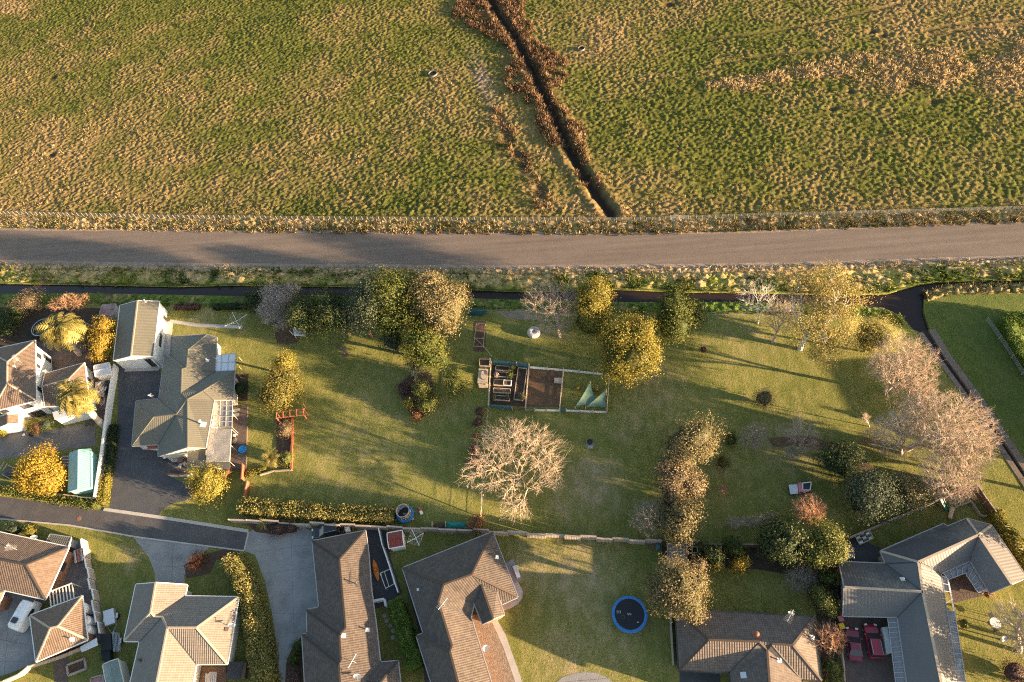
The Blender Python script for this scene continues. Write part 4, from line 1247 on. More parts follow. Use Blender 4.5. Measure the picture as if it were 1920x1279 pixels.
mb().tube(G(914, 1219), G(914, 1219) + Vector((0, 0, 1.0)), 0.04, 0.04, 6).build('post', M['steel'], t)
b = mb(); q = G(914, 1219) + Vector((0, 0, 1.1)); b.lathe(q, [(0.02, 0.0), (0.25, 0.05), (0.45, 0.16)], 16); b.build('dish', M['white'], t)
t = thing('spa_deck', 'pale concrete pad with a white spa lid beside the angled house', 'spa', G(960, 1075))
plate('pad', [(945, 1057), (962, 1047), (979, 1088), (964, 1094)], 0.06, M['concrete'], 0.06, parent=t, kind=None)
plate('lid', [(961, 1062), (968, 1059), (976, 1080), (969, 1083)], 0.55, M['metal_white'], 0.5, parent=t, kind=None)

# I: umber tiled house bottom right of centre
I = House('umber_tiled_house', 'umber tiled hip roof house below the small green back lawn', 'house',
    {'nw': (1266, 1143, E_), 'ne': (1526.7, 1156.5, E_), 'se': (1541, 1276, E_), 'sw': (1273, 1256.7, E_), 'r1': (1328.3, 1200, 4.8), 'r2': (1424, 1203.3, 4.8), 'q1': (1438.3, 1217, 4.4), 'q2': (1446.7, 1207.5, 4.8), 'r3': (1486.7, 1210, 4.8),
     's1': (1368, 1260, E_), 's0': (1346.7, 1261.7, E_), 'k1': (1447, 1335, 4.4), 'f1': (1380, 1335, E_), 's2': (1503, 1274, E_), 'f2': (1512, 1335, E_)},
    ['nw r1 r2 q1 q2 r3 ne', 'nw sw r1', 'sw s0 s1 r2 r1', 's1 f1 k1 q1 r2', 'q1 k1 f2 s2 q2', 'q2 s2 se r3', 'ne r3 se'],
    M['tile_umber'], M['tan_wall'], cap=M['tile_brown'], gutter=M['dark_steel'])
I.vent(1461, 1238, M['white']); I.vent(1523, 1196, M['white']); I.vent(1418, 1190, M['brick'], 0.25, 0.5); I.hatch(1394, 1266, 0.7); I.dish(1481, 1154, 0.4); I.aerial(1478, 1158, 0.9, 1.1)

# J: grey metal roofed house on the right
J = House('grey_metal_house', 'large house with slate grey metal roofs, lichen on its north faces, at the bottom right', 'house',
    {'nw': (1573.5, 1053.5, E_), 'rw': (1583.5, 1101, 4.5), 'sw': (1581, 1154.5, E_), 're': (1730, 1109.6, 4.5), 'n1': (1661, 1057, E_), 's1': (1683, 1157, E_),
     't0': (1722, 1054, 4.5), 'ks': (1776, 1335, 4.5), 'fs': (1709, 1335, E_), 'v1': (1763.5, 1075, E_), 'fe': (1804, 1335, E_), 'w0': (1651, 1033.6, E_), 'm1': (1769.3, 982.4, E_), 'm2': (1776.8, 987.4, 2.75), 'm3': (1813, 972.5, 2.75),
     'k': (1835, 1003, 4.5), 'vc': (1819, 1051, E_), 'z1': (1896.5, 1095, 4.5), 'z0': (1856.6, 1111.5, E_), 'x0': (1859, 985, E_), 'x1': (1925, 1083, E_)},
    ['nw rw re n1', 'rw sw s1 re', 'n1 re t0', 're s1 fs ks', 't0 re ks fe v1', 'w0 n1 t0', 'w0 t0 k m3 m2 m1', 't0 v1 vc k', 'k vc z0 z1', 'm3 k x0'.replace('m3 ', 'm3 '), 'k z1 x1 x0'],
    M['metal_grey'], M['tan_wall'], overhang=0.35, cap=M['timber_pale'], cap_w=0.3, gutter=M['grey_wall'], face_mats={0: M['metal_lichen_shade'], 6: M['metal_lichen_shade']})
J.window(1574, 1110, 1.6, 1.2); J.vent(1692, 1086, M['white'], 0.13, 0.4); J.aerial(1745, 1064, 0.9, 1.0); J.aerial(1790, 1250, 0.8, 1.0)
glazed_roof(J.root, 'sheet', [(1681, 1158), (1664, 1159.5), (1680, 1290), (1702, 1290)], 2.35, M['polycarb'], 1, 14, M['steel'], dz=(0.1, 0, 0, 0.1), posts=False)
glazed_roof(J.root, 'sheet', [(1764, 1080), (1776, 1084), (1781, 1110), (1768, 1108)], 2.35, M['polycarb'], 1, 2, M['white'], posts=False)
glazed_roof(J.root, 'sheet', [(1776, 1145), (1790, 1147), (1814, 1300), (1800, 1300)], 2.35, M['polycarb'], 1, 15, M['steel'], posts=False)
glazed_roof(J.root, 'sheet', [(1768, 1074), (1778, 1087), (1812, 1074), (1818, 1053)], 2.35, M['polycarb'], 1, 4, M['steel'], posts=False)
glazed_roof(J.root, 'sheet', [(1819, 1053), (1811, 1077), (1834, 1112), (1853, 1105)], 2.35, M['polycarb'], 1, 5, M['steel'], posts=False)
mb().beam(G(1777, 1085, 2.3), G(1792, 1160, 2.3), 0.12, 0.15).build('veranda_beam', M['white'], J.root)
for q in ((1777, 1085), (1785, 1125), (1792, 1160)):
    mb().tube(G(*q, 2.3) - Vector((0, 0, 2.3)), G(*q, 2.3), 0.06).build('post', M['white'], J.root)

# ------------------------------------------------------------------ planting
def lm(name, a, b_, c, t=0.22):
    M[name] = leaf_mat(name, [(0.0, a), (0.5, b_), (1.0, c)], t)
lm('leaf_gold', (0.040, 0.045, 0.012), (0.115, 0.105, 0.024), (0.235, 0.185, 0.050))
lm('leaf_gum', (0.130, 0.115, 0.038), (0.310, 0.255, 0.085), (0.460, 0.370, 0.150), 0.4)
lm('leaf_darkgold', (0.026, 0.034, 0.012), (0.075, 0.072, 0.022), (0.190, 0.145, 0.045))
lm('leaf_conifer', (0.060, 0.062, 0.014), (0.185, 0.165, 0.030), (0.340, 0.275, 0.060), 0.3)
lm('leaf_clipped', (0.060, 0.100, 0.018), (0.130, 0.200, 0.034), (0.250, 0.300, 0.070), 0.35)
lm('leaf_green', (0.025, 0.042, 0.010), (0.070, 0.090, 0.018), (0.165, 0.155, 0.035))
lm('leaf_dark', (0.016, 0.030, 0.012), (0.040, 0.060, 0.020), (0.105, 0.110, 0.038))
lm('leaf_bluegreen', (0.022, 0.036, 0.022), (0.060, 0.080, 0.048), (0.130, 0.145, 0.085))
lm('leaf_olive', (0.060, 0.058, 0.025), (0.165, 0.140, 0.065), (0.310, 0.250, 0.130))
lm('leaf_tan', (0.080, 0.062, 0.035), (0.200, 0.150, 0.085), (0.340, 0.260, 0.155))
lm('leaf_orange', (0.120, 0.082, 0.014), (0.290, 0.200, 0.026), (0.420, 0.305, 0.055))
lm('leaf_rust', (0.110, 0.050, 0.025), (0.240, 0.120, 0.055), (0.360, 0.210, 0.100))
lm('leaf_blossom', (0.170, 0.140, 0.120), (0.380, 0.320, 0.290), (0.560, 0.490, 0.440))
lm('leaf_lemon', (0.085, 0.085, 0.016), (0.215, 0.185, 0.032), (0.340, 0.275, 0.065))
lm('leaf_lime', (0.050, 0.068, 0.016), (0.130, 0.140, 0.034), (0.235, 0.215, 0.066))
lm('leaf_palm', (0.060, 0.065, 0.018), (0.170, 0.150, 0.038), (0.330, 0.260, 0.090))
lm('leaf_purple', (0.050, 0.030, 0.028), (0.130, 0.075, 0.060), (0.220, 0.140, 0.105))
lm('leaf_hedge', (0.110, 0.115, 0.034), (0.300, 0.270, 0.088), (0.460, 0.390, 0.160), 0.45)
M['bark'] = surf('brown_bark', (0.12, 0.085, 0.06), 0.9, 0.3, 2, 8)
M['bark_pale'] = surf('pale_bark', (0.50, 0.39, 0.29), 0.85, 0.18, 1.2, 6)
M['bark_pink'] = surf('pinkish_bark', (0.45, 0.345, 0.265), 0.85, 0.2, 1.2, 6)
M['bark_grey'] = surf('grey_bark', (0.27, 0.225, 0.19), 0.85, 0.2, 1.2, 6)
M['bark_orange'] = surf('orange_brown_bark', (0.36, 0.205, 0.125), 0.85, 0.2, 1.2, 6)
M['bark_white'] = surf('white_bark', (0.62, 0.57, 0.49), 0.8, 0.12, 1.2, 5)

def unit(r, n):
    v = r.normal(size=(n, 3)); return v / np.linalg.norm(v, axis=1)[:, None]

def leaf_quads(r, C, Nn, S, flat=0.85):
    """quads at C facing roughly Nn"""
    n = len(C)
    nn = Nn * flat + unit(r, n) * 0.62
    nn /= np.linalg.norm(nn, axis=1)[:, None]
    t = np.cross(nn, unit(r, n)); t /= np.linalg.norm(t, axis=1)[:, None] + 1e-9
    u = np.cross(nn, t)
    a = S * r.uniform(0.6, 1.3, n); b_ = a * r.uniform(0.45, 0.8, n)
    bend = nn * (a * 0.25)[:, None]
    V = np.stack([C - t * a[:, None], C + u * b_[:, None] + bend, C + t * a[:, None], C - u * b_[:, None] + bend], 1)
    return V.reshape(-1, 3)

def crown_arrays(r, blobs, size, dens, lump=0.20, droop=0.0, clump=0.17):
    size = size * 0.46; dens = dens * 3.2; lump = lump * 1.7
    """blobs: (centre, (rx,ry,rz)); leaves gathered in clumps over a lumpy surface"""
    Vs = []; Rn = []; core_v = []; core_f = []
    for (c, rad) in blobs:
        c = np.array(c); rad = np.array(rad)
        area = 4 * np.pi * (rad.prod() ** (2 / 3))
        lobes = unit(r, 16); lobe_h = r.uniform(-0.7, 1.0, 16)
        def bumpf(d):
            k = np.clip((d @ lobes.T - 0.72) / 0.28, 0, 1)
            return 1 + lump * (k * lobe_h[None, :]).sum(1)
        nc = max(8, int(area * 1.15 / max(0.5, (rad.mean() * clump * 3.2) ** 2) * 3.2))
        d = unit(r, int(nc * 1.5)); d = d[d[:, 2] > -0.55][:nc]
        rf = r.uniform(0.66, 1.06, len(d)) * bumpf(d)
        cc = d * rf[:, None]
        n = int(area * dens)
        k = r.integers(0, len(cc), n)
        p = cc[k] + r.normal(size=(n, 3)) * clump * np.array([1, 1, 0.8])
        # keep some single leaves between the clumps
        dirs = p / (np.linalg.norm(p, axis=1)[:, None] + 1e-9)
        C = c + p * rad
        C[:, 2] -= droop * np.hypot(p[:, 0], p[:, 1]) * rad[2]
        Vs.append(leaf_quads(r, C, dirs, size))
        cr = r.uniform(0, 1, len(cc))
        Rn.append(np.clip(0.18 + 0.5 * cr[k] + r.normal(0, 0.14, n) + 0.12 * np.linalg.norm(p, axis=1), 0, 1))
        # the dense inside of the crown
        nu, nv = 12, 8
        th = np.linspace(0, 2 * np.pi, nu, endpoint=False); ph = np.linspace(0.05, np.pi - 0.05, nv)
        dd = np.stack([np.outer(np.sin(ph), np.cos(th)), np.outer(np.sin(ph), np.sin(th)), np.repeat(np.cos(ph)[:, None], nu, 1)], -1).reshape(-1, 3)
        q = c + dd * rad * (0.70 * bumpf(dd) * r.uniform(0.9, 1.05, len(dd)))[:, None]
        o = sum(len(x) for x in core_v)
        core_v.append(q)
        for i in range(nv - 1):
            for j in range(nu):
                core_f.append((o + i * nu + j, o + (i + 1) * nu + j, o + (i + 1) * nu + (j + 1) % nu, o + i * nu + (j + 1) % nu))
    V = np.concatenate(Vs); F = np.arange(len(V)).reshape(-1, 4)
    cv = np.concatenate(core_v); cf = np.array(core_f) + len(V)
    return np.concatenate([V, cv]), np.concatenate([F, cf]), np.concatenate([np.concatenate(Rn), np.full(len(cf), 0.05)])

SEED = [100]
def leafy(name, label, cat, blobs, mat, size=0.26, dens=17, lump=0.2, trunk=True, group=None, flat=1.0, clump=0.17, trunk_mat=None):
    """blobs: (px, py, radius in photograph pixels, height of the centre)"""
    SEED[0] += 1
    r = np.random.default_rng(SEED[0])
    B = []
    for bl in blobs:
        px, py, rp, zc = bl[:4]
        rr = rp / ppm(px, py, zc)
        rz = rr * (bl[4] if len(bl) > 4 else flat)
        B.append((G(px, py, zc), (rr, rr, min(rz, zc * 1.0))))
    w = sum(b_[1][0] ** 3 for b_ in B)
    base = sum((b_[0] * (b_[1][0] ** 3) for b_ in B), Vector((0, 0, 0))) / w
    base.z = 0
    root = thing(name, label, cat, base, group)
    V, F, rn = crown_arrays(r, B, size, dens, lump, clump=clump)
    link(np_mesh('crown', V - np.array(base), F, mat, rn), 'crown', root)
    if trunk:
        t = mb(); top = max(b_[0].z for b_ in B)
        fork = base + Vector((0, 0, min(b_[0].z for b_ in B) * 0.45))
        r0 = 0.10 + 0.035 * top
        t.tube(base - Vector((0, 0, 0.1)), fork, r0, r0 * 0.8, 8)
        for b_ in B:
            t.tube(fork, b_[0], r0 * 0.7, r0 * 0.3, 6)
            for k in range(4):
                d = Vector(unit(r, 1)[0]); d.z = abs(d.z)
                t.tube(fork.lerp(b_[0], 0.6), b_[0] + Vector((d.x * b_[1][0], d.y * b_[1][1], d.z * b_[1][2])) * 0.7, r0 * 0.3, 0.03, 5)
        t.build('trunk', trunk_mat or M['bark'], root)
    return root

def hedge(name, label, line, width, height, mat, size=0.22, dens=22, z_jit=0.15, group=None, cat='hedge', round_=0.5):
    size *= 0.6; dens *= 2.2
    SEED[0] += 1
    r = np.random.default_rng(SEED[0])
    P = [G(*p) for p in line]
    L = [(b_ - a).length for a, b_ in zip(P[:-1], P[1:])]; tot = sum(L)
    n = int(tot * (width + 2 * height) * dens)
    s = r.uniform(0, tot, n)
    cum = np.concatenate([[0], np.cumsum(L)])
    i = np.clip(np.searchsorted(cum, s) - 1, 0, len(L) - 1)
    A = np.array([list(p) for p in P]); t = (s - cum[i]) / np.array(L)[i]
    c = A[i] + (A[i + 1] - A[i]) * t[:, None]
    d = (A[i + 1] - A[i]); d /= np.linalg.norm(d, axis=1)[:, None]
    nr = np.stack([-d[:, 1], d[:, 0], np.zeros(n)], 1)
    # superellipse cross-section, lumpy along the run
    a = r.uniform(-0.08, np.pi + 0.08, n)
    lum = 0.90 + 0.42 * (vnoise(np.stack([s, a * 1.5], 1), 0.75, SEED[0], 3) - 0.35)
    e = 0.55 if round_ < 0.7 else 0.9
    x = np.sign(np.cos(a)) * np.abs(np.cos(a)) ** e * width / 2 * lum
    z = np.abs(np.sin(a)) ** e * height * lum
    C = c + nr * x[:, None]; C[:, 2] = z
    C += r.normal(size=(n, 3)) * z_jit
    C[:, 2] = np.maximum(C[:, 2], 0.05)
    nn = nr * np.cos(a)[:, None]; nn[:, 2] = np.sin(a)
    V = leaf_quads(r, C, nn, size, 0.30)
    F = np.arange(len(V)).reshape(-1, 4)
    rn = np.clip(0.45 * vnoise(np.stack([s, x * 2 + z], 1), 1.6, SEED[0] + 5, 2) + 0.25 + r.normal(0, 0.16, n), 0, 1)
    # dense inside
    k = mb()
    for a_, b_ in zip(P[:-1], P[1:]):
        k.beam(a_ + Vector((0, 0, height * 0.40)), b_ + Vector((0, 0, height * 0.40)), width * 0.72, height * 0.8)
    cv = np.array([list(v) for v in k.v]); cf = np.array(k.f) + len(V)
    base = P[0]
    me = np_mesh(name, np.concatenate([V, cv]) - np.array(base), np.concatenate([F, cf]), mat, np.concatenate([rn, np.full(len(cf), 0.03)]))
    return tag(link(me, name, None, base), label, cat, group)

def grow(r, p, tips, segs, rt, depth=0, droop=0.0):
    n = len(tips)
    c = tips.mean(0)
    if n <= 2:
        for t in tips:
            m_ = (p + t) / 2 + r.normal(0, 0.06, 3) * np.linalg.norm(t - p)
            segs.append((p, m_, rt * 1.1, rt * 0.9)); segs.append((m_, t, rt * 0.9, rt * 0.55))
        return
    f = r.uniform(0.30, 0.46)
    q = p + (c - p) * f + r.normal(0, 0.05, 3) * np.linalg.norm(c - p)
    r0 = rt * n ** 0.40
    m_ = (p + q) / 2 + r.normal(0, 0.06, 3) * np.linalg.norm(q - p)
    segs.append((p, m_, r0 * 1.05, r0)); segs.append((m_, q, r0, r0 * 0.92))
    k = 3 if n > 12 and r.uniform() < 0.45 else 2
    sd = tips[r.choice(n, k, replace=False)]
    a = np.argmin(((tips[:, None, :] - sd[None]) ** 2).sum(2), 1)
    for i in range(k):
        s = tips[a == i]
        if len(s): grow(r, q, s, segs, rt, depth + 1)

def seg_mesh(segs, sides=3):
    p = np.array([s[0] for s in segs]); q = np.array([s[1] for s in segs])
    r1 = np.array([s[2] for s in segs]); r2 = np.array([s[3] for s in segs])
    x = q - p; x /= np.linalg.norm(x, axis=1)[:, None] + 1e-9
    up = np.where(np.abs(x[:, 2:3]) < 0.9, np.array([[0, 0, 1.0]]), np.array([[0, 1.0, 0]]))
    a = np.cross(up, x); a /= np.linalg.norm(a, axis=1)[:, None]; b_ = np.cross(x, a)
    V = []
    for c, rr in ((p, r1), (q, r2)):
        for i in range(sides):
            t = 2 * np.pi * i / sides
            V.append(c + a * (math.cos(t) * rr)[:, None] + b_ * (math.sin(t) * rr)[:, None])
    V = np.stack(V, 1)
    n = len(segs); o = np.arange(n)[:, None] * (2 * sides)
    F = np.concatenate([o + np.array([[i, (i + 1) % sides, sides + (i + 1) % sides, sides + i]]) for i in range(sides)])
    return V.reshape(-1, 3), F

def bare(name, label, base_px, crowns, mat, tips=700, rt=0.024, cat='tree', group=None, fork=0.30, shell=0.55, zmin=-0.5, twig=3):
    """leafless tree: crowns = (px, py, radius px, centre height[, vertical factor])"""
    SEED[0] += 1
    r = np.random.default_rng(SEED[0])
    base = G(*base_px)
    rt = rt * 0.60; tips = int(tips * 1.25)
    T = []; tot = sum(c[2] ** 2 for c in crowns)
    for cr in crowns:
        c = np.array(G(cr[0], cr[1], cr[3])); rr = cr[2] / ppm(cr[0], cr[1], cr[3])
        rz = min(rr * (cr[4] if len(cr) > 4 else 0.8), cr[3] * 0.9)
        n = int(tips * cr[2] ** 2 / tot)
        d = unit(r, n * 2); d = d[d[:, 2] > zmin][:n]
        lob = unit(r, 10); lh = r.uniform(-1, 0.6, 10)
        k = 1 + 0.22 * (np.clip((d @ lob.T - 0.7) / 0.3, 0, 1) * lh).sum(1)
        T.append(c + d * (r.uniform(0, 1, len(d)) ** (1 - shell) * k)[:, None] * np.array([rr, rr, rz]))
    T = np.concatenate(T)
    cen = T.mean(0)
    root = thing(name, label, cat, base, group)
    b0 = np.array(base)
    fk = b0 + (cen - b0) * fork
    segs = []
    R0 = max(rt * len(T) ** 0.40, 0.09 if len(T) > 150 else 0.04)
    mid = (b0 + fk) / 2 + r.normal(0, 0.05, 3)
    trunk = [(b0 - np.array([0, 0, 0.1]), mid, R0 * 1.5, R0 * 1.2), (mid, fk, R0 * 1.2, R0 * 1.05)]
    k = 5 if len(T) > 200 else 3
    sd = T[r.choice(len(T), k, replace=False)]
    a = np.argmin(((T[:, None, :] - sd[None]) ** 2).sum(2), 1)
    for i in range(k):
        s = T[a == i]
        if len(s): grow(r, fk, s, segs, rt)
    # side twigs
    ends = [s for s in segs if s[3] < rt * 1.2]
    for s in ends:
        for _ in range(twig):
            f = r.uniform(0.2, 1.0); p = s[0] + (s[1] - s[0]) * f
            L = np.linalg.norm(s[1] - s[0]) * r.uniform(0.5, 1.1) + 0.12
            dv = (s[1] - s[0]); dv = dv / (np.linalg.norm(dv) + 1e-9) + r.normal(0, 0.55, 3); dv /= np.linalg.norm(dv)
            segs.append((p, p + dv * L, rt * 0.7, rt * 0.4))
    V, F = seg_mesh(trunk, 8)
    link(np_mesh('trunk', V - b0, F, mat, smooth=True), 'trunk', root)
    V, F = seg_mesh(segs, 3)
    link(np_mesh('branches', V - b0, F, mat), 'branches', root)['kind'] = 'stuff'
    return root

def palm(name, label, base_px, crown_px, rp, zc, fronds=46, trunk_r=0.28, cat='palm', leaflets=15, mat=None, width=0.30, dense=1.0):
    SEED[0] += 1
    r = np.random.default_rng(SEED[0])
    base = G(*base_px); c = G(*crown_px, zc); Rr = rp / ppm(*crown_px, zc)
    root = thing(name, label, cat, base)
    b0 = np.array(base); cc = np.array(c)
    segs = []; k = 9
    for i in range(k):
        p = b0 + (cc - b0) * i / k; q = b0 + (cc - b0) * (i + 1) / k
        segs.append((p, q, trunk_r * (1.15 if i % 2 else 0.95), trunk_r * (1.1 if i % 2 else 1.0)))
    V, F = seg_mesh(segs, 10)
    link(np_mesh('trunk', V - b0, F, M['bark_pale']), 'trunk', root)
    VV = []; RN = []
    for f in range(fronds):
        az = r.uniform(0, 2 * np.pi); el = r.uniform(-0.35, 1.25); L = Rr * r.uniform(0.85, 1.1)
        d = np.array([math.cos(az) * math.cos(el), math.sin(az) * math.cos(el), math.sin(el)])
        prev = cc.copy(); dirv = d.copy(); col = r.uniform(0.2, 0.85)
        for s in range(leaflets):
            dirv = dirv + np.array([0, 0, -0.10 - 0.02 * s]); dirv /= np.linalg.norm(dirv)
            nx = prev + dirv * L / leaflets
            side = np.cross(dirv, [0, 0, 1.0]); side /= np.linalg.norm(side) + 1e-9
            w = width * Rr * (1 - abs(s / leaflets - 0.4)) * r.uniform(0.8, 1.2)
            for sg in (-1, 1):
                tip = prev + side * sg * w + dirv * w * 0.8 - np.array([0, 0, w * 0.3])
                off = (nx - prev) * 0.36 * dense
                VV += [prev - off * 0.3, prev + off, tip + off * 0.2, tip - off * 0.1]
                RN.append(np.clip(col + r.normal(0, 0.15), 0, 1))
            prev = nx
    V = np.array(VV); F = np.arange(len(V)).reshape(-1, 4)
    link(np_mesh('fronds', V - b0, F, mat or M['leaf_palm'], RN), 'fronds', root)
    return root

# trees along the stream, left to right
leafy('shrub', 'dark green shrub at the very left edge, above the garden trampoline', 'shrub', [(6, 606, 24, 2.0), (24, 592, 14, 1.5)], M['leaf_dark'])
leafy('shrub', 'tan twiggy rounded bush by the stream, nearest the left edge', 'shrub', [(48, 568, 23, 1.6)], M['leaf_tan'], 0.16, 24)
bare('bare_bush', 'wide leafless reddish bush spreading below the stream, left of the red shed', (133, 588), [(110, 572, 20, 1.8), (133, 567, 20, 2.2), (155, 568, 18, 2.0)], M['bark_orange'], 380, 0.03, 'bush', zmin=-0.1, fork=0.15)
leafy('tree', 'dark green round shrub beside the grey blossom tree', 'shrub', [(483, 564, 21, 2.2)], M['leaf_dark'])
leafy('blossom_tree', 'tree in pale grey white blossom by the stream', 'tree', [(523, 568, 29, 3.6), (512, 588, 20, 2.6), (533, 600, 18, 2.0)], M['leaf_blossom'], 0.2, 20)
leafy('blossom_tree', 'smaller pale blossom bush right against the water', 'tree', [(547, 546, 14, 3.0)], M['leaf_blossom'], 0.2, 20)
leafy('tree', 'dark green tree with a golden tip right of the blossom tree', 'tree', [(572, 585, 34, 5.8), (592, 600, 28, 4.4)], M['leaf_dark'], 0.26, 16)
leafy('tree', 'deep green tree in the middle of the streamside row', 'tree', [(632, 590, 38, 6.4)], M['leaf_dark'], 0.26, 16)
leafy('tree', 'deep green tree against the tall bluish tree', 'tree', [(676, 592, 34, 6.6)], M['leaf_bluegreen'], 0.24, 16)
leafy('tree', 'tall bluish green tree leaning over the stream', 'tree', [(702, 555, 38, 9.0), (700, 580, 30, 7.0)], M['leaf_bluegreen'], 0.26, 16)
leafy('tree', 'dark tree with amber lit tips between the bluish and the pale tree', 'tree', [(742, 556, 40, 9.4), (738, 600, 36, 6.6), (770, 590, 26, 7.5)], M['leaf_green'], 0.30, 12, 0.3, clump=0.2)
leafy('big_pale_tree', 'broad pale olive tree, largest of the streamside row', 'tree', [(810, 556, 38, 9.6), (840, 562, 34, 9.2), (828, 594, 34, 7.5), (808, 535, 22, 10.4)], M['leaf_olive'], 0.27, 15, 0.28)
leafy('tree', 'bright mid green tree below the broad pale tree', 'tree', [(796, 642, 38, 5.2), (812, 665, 26, 4.0)], M['leaf_green'], 0.28, 14, 0.25)
leafy('tree', 'small bluish green tree tucked left of the bright green tree', 'tree', [(737, 640, 20, 3.6)], M['leaf_bluegreen'])
palm('cabbage_tree', 'grey green spiky cabbage tree in the lawn border', (780, 715), (778, 688), 24, 2.6, 60, 0.2, 'palm', 9, M['leaf_bluegreen'], 0.14)
palm('flax', 'tan and green flax clump in the middle of the lawn border', (795, 720), (797, 708), 20, 1.0, 50, 0.15, 'plant', 8, M['leaf_tan'], 0.12)
leafy('shrub', 'grey twiggy shrub at the left of the lawn border', 'shrub', [(757, 727, 15, 1.0)], M['leaf_purple'], 0.16, 22, trunk=False)
leafy('shrub', 'pale lime shrub at the lower end of the lawn border', 'shrub', [(793, 732, 18, 1.6), (800, 758, 18, 1.3)], M['leaf_lime'], 0.18, 22)
leafy('shrub', 'golden shrub at the foot of the lawn border', 'shrub', [(767, 757, 12, 1.0)], M['leaf_lemon'], 0.16, 22, trunk=False)
leafy('shrub', 'low rusty shrub at the tip of the lawn border', 'shrub', [(780, 778, 13, 0.6)], M['leaf_rust'], 0.16, 20, trunk=False)
leafy('shrub', 'light green bushy tree standing alone right of the lawn border', 'tree', [(855, 720, 23, 1.8)], M['leaf_lime'], 0.2, 20)
leafy('tree', 'golden green tree on the lawn near the red pergola', 'tree', [(527, 722, 30, 3.4), (520, 742, 28, 2.6), (505, 745, 18, 2.2)], M['leaf_gold'], 0.26, 16, 0.25)
leafy('tree', 'small yellow topped tree touching the golden green lawn tree', 'tree', [(533, 682, 20, 4.2)], M['leaf_lemon'], 0.24, 16)
bare('bare_tree', 'big leafless tree beside the stream, next to the white round shade', (1050, 632), [(1035, 575, 64, 5.8, 0.7), (1020, 620, 20, 4.0), (1055, 625, 22, 4.0)], M['bark_pink'], 800, 0.022)
leafy('conifer', 'tall golden conifer by the stream', 'tree', [(1117, 548, 27, 8.6), (1114, 568, 31, 7.0), (1112, 600, 38, 4.6)], M['leaf_conifer'], 0.24, 16, 0.15)
leafy('big_golden_tree', 'big golden crowned conifer overhanging the garden pen', 'tree', [(1190, 625, 36, 6.8), (1160, 640, 34, 6.0), (1195, 665, 40, 5.6), (1160, 680, 36, 4.6)], M['leaf_conifer'], 0.27, 15, 0.25)
leafy('tree', 'dark green tree with a golden edge, right of the golden conifers', 'tree', [(1265, 575, 34, 6.8), (1262, 610, 36, 5.0), (1300, 592, 24, 4.5)], M['leaf_green'], 0.27, 15, 0.25)
# gum tree and its bare neighbours
g = bare('gum_tree', 'tall gum tree with white trunk and airy golden green crowns', (1500, 655), [(1490, 560, 34, 9.0), (1560, 570, 44, 9.5), (1545, 630, 30, 6.5)], M['bark_white'], 130, 0.058, twig=0, fork=0.34)
V, F, rn = crown_arrays(np.random.default_rng(77), [(G(x, y, z), (r_ / ppm(x, y, z),) * 2 + (r_ / ppm(x, y, z) * 0.8,)) for x, y, r_, z in ((1493, 525, 31, 10), (1555, 525, 34, 11), (1580, 560, 36, 10), (1568, 600, 36, 8.5), (1515, 640, 32, 6), (1545, 662, 32, 5.5), (1575, 635, 28, 6.5), (1533, 555, 32, 9), (1530, 600, 28, 7.5))], 0.26, 9, 0.3, 0.1, 0.22)
k = rn > 0.051
link(np_mesh('crown', V - np.array(g.location), F[k], M['leaf_gum'], rn[k]), 'crown', g)
bare('bare_tree', 'leafless tree with bright white forked trunk left of the gum tree', (1421, 606), [(1422, 558, 42, 5.5, 0.9)], M['bark_white'], 150, 0.026, twig=2)
bare('bare_tree', 'small leafless tree with pinkish twigs in front of the gum tree', (1448, 642), [(1468, 592, 38, 4.2, 0.9)], M['bark_pink'], 260, 0.028)
leafy('tree', 'round olive green tree right of the gum tree', 'tree', [(1640, 628, 36, 4.6), (1628, 640, 26, 3.5)], M['leaf_hedge'], 0.24, 17)
bare('bare_tree', 'leafless tree with dense pinkish twigs beside the concrete drain', (1660, 735), [(1698, 680, 72, 6.5, 0.6), (1712, 735, 56, 4.8, 0.7), (1660, 690, 40, 4.5, 0.8)], M['bark_pink'], 1700, 0.021, twig=3)
bare('bare_tree', 'biggest leafless tree, pale fan of branches by the concrete drain', (1700, 842), [(1785, 805, 92, 6.5, 0.55), (1730, 775, 50, 6.0, 0.7), (1800, 850, 60, 5.0, 0.7)], M['bark_pale'], 2300, 0.023, twig=3)
bare('bare_tree', 'leafless pale tree left of the biggest bare tree', (1690, 850), [(1682, 815, 60, 4.5, 0.8)], M['bark_pale'], 800, 0.021, twig=3)
bare('bare_tree', 'leafless pinkish tree leaning over the brown fence corner', (1765, 945), [(1782, 890, 66, 4.8, 0.8), (1770, 910, 48, 3.5, 0.8)], M['bark_pink'], 1100, 0.021, twig=3)
leafy('shrub', 'small orange yellow leaved shrub among the pale bare trees', 'shrub', [(1722, 795, 9, 1.0)], M['leaf_orange'], 0.14, 20, trunk=False)
bare('shrub', 'low dry tan shrub under the bare trees, left of the rounded trees', (1625, 830), [(1640, 825, 34, 1.4, 0.5)], M['bark_orange'], 260, 0.02, 'shrub')
bare('sapling', 'thin leafless sapling standing up in the tree shadow', (1630, 800), [(1622, 785, 10, 2.2, 1.6)], M['bark_pale'], 40, 0.02)
leafy('tree', 'upper of the rounded dark evergreen trees, beside the bare trees', 'tree', [(1574, 862, 37, 3.4)], M['leaf_dark'], 0.24, 20, 0.15)
leafy('tree', 'larger lower rounded evergreen tree near the grey fence', 'tree', [(1628, 930, 46, 3.8)], M['leaf_bluegreen'], 0.24, 20, 0.15)
leafy('tree', 'grey green tree by the brown fence, right of the rounded evergreens', 'tree', [(1704, 922, 34, 3.2), (1690, 905, 22, 2.8)], M['leaf_olive'], 0.22, 18)
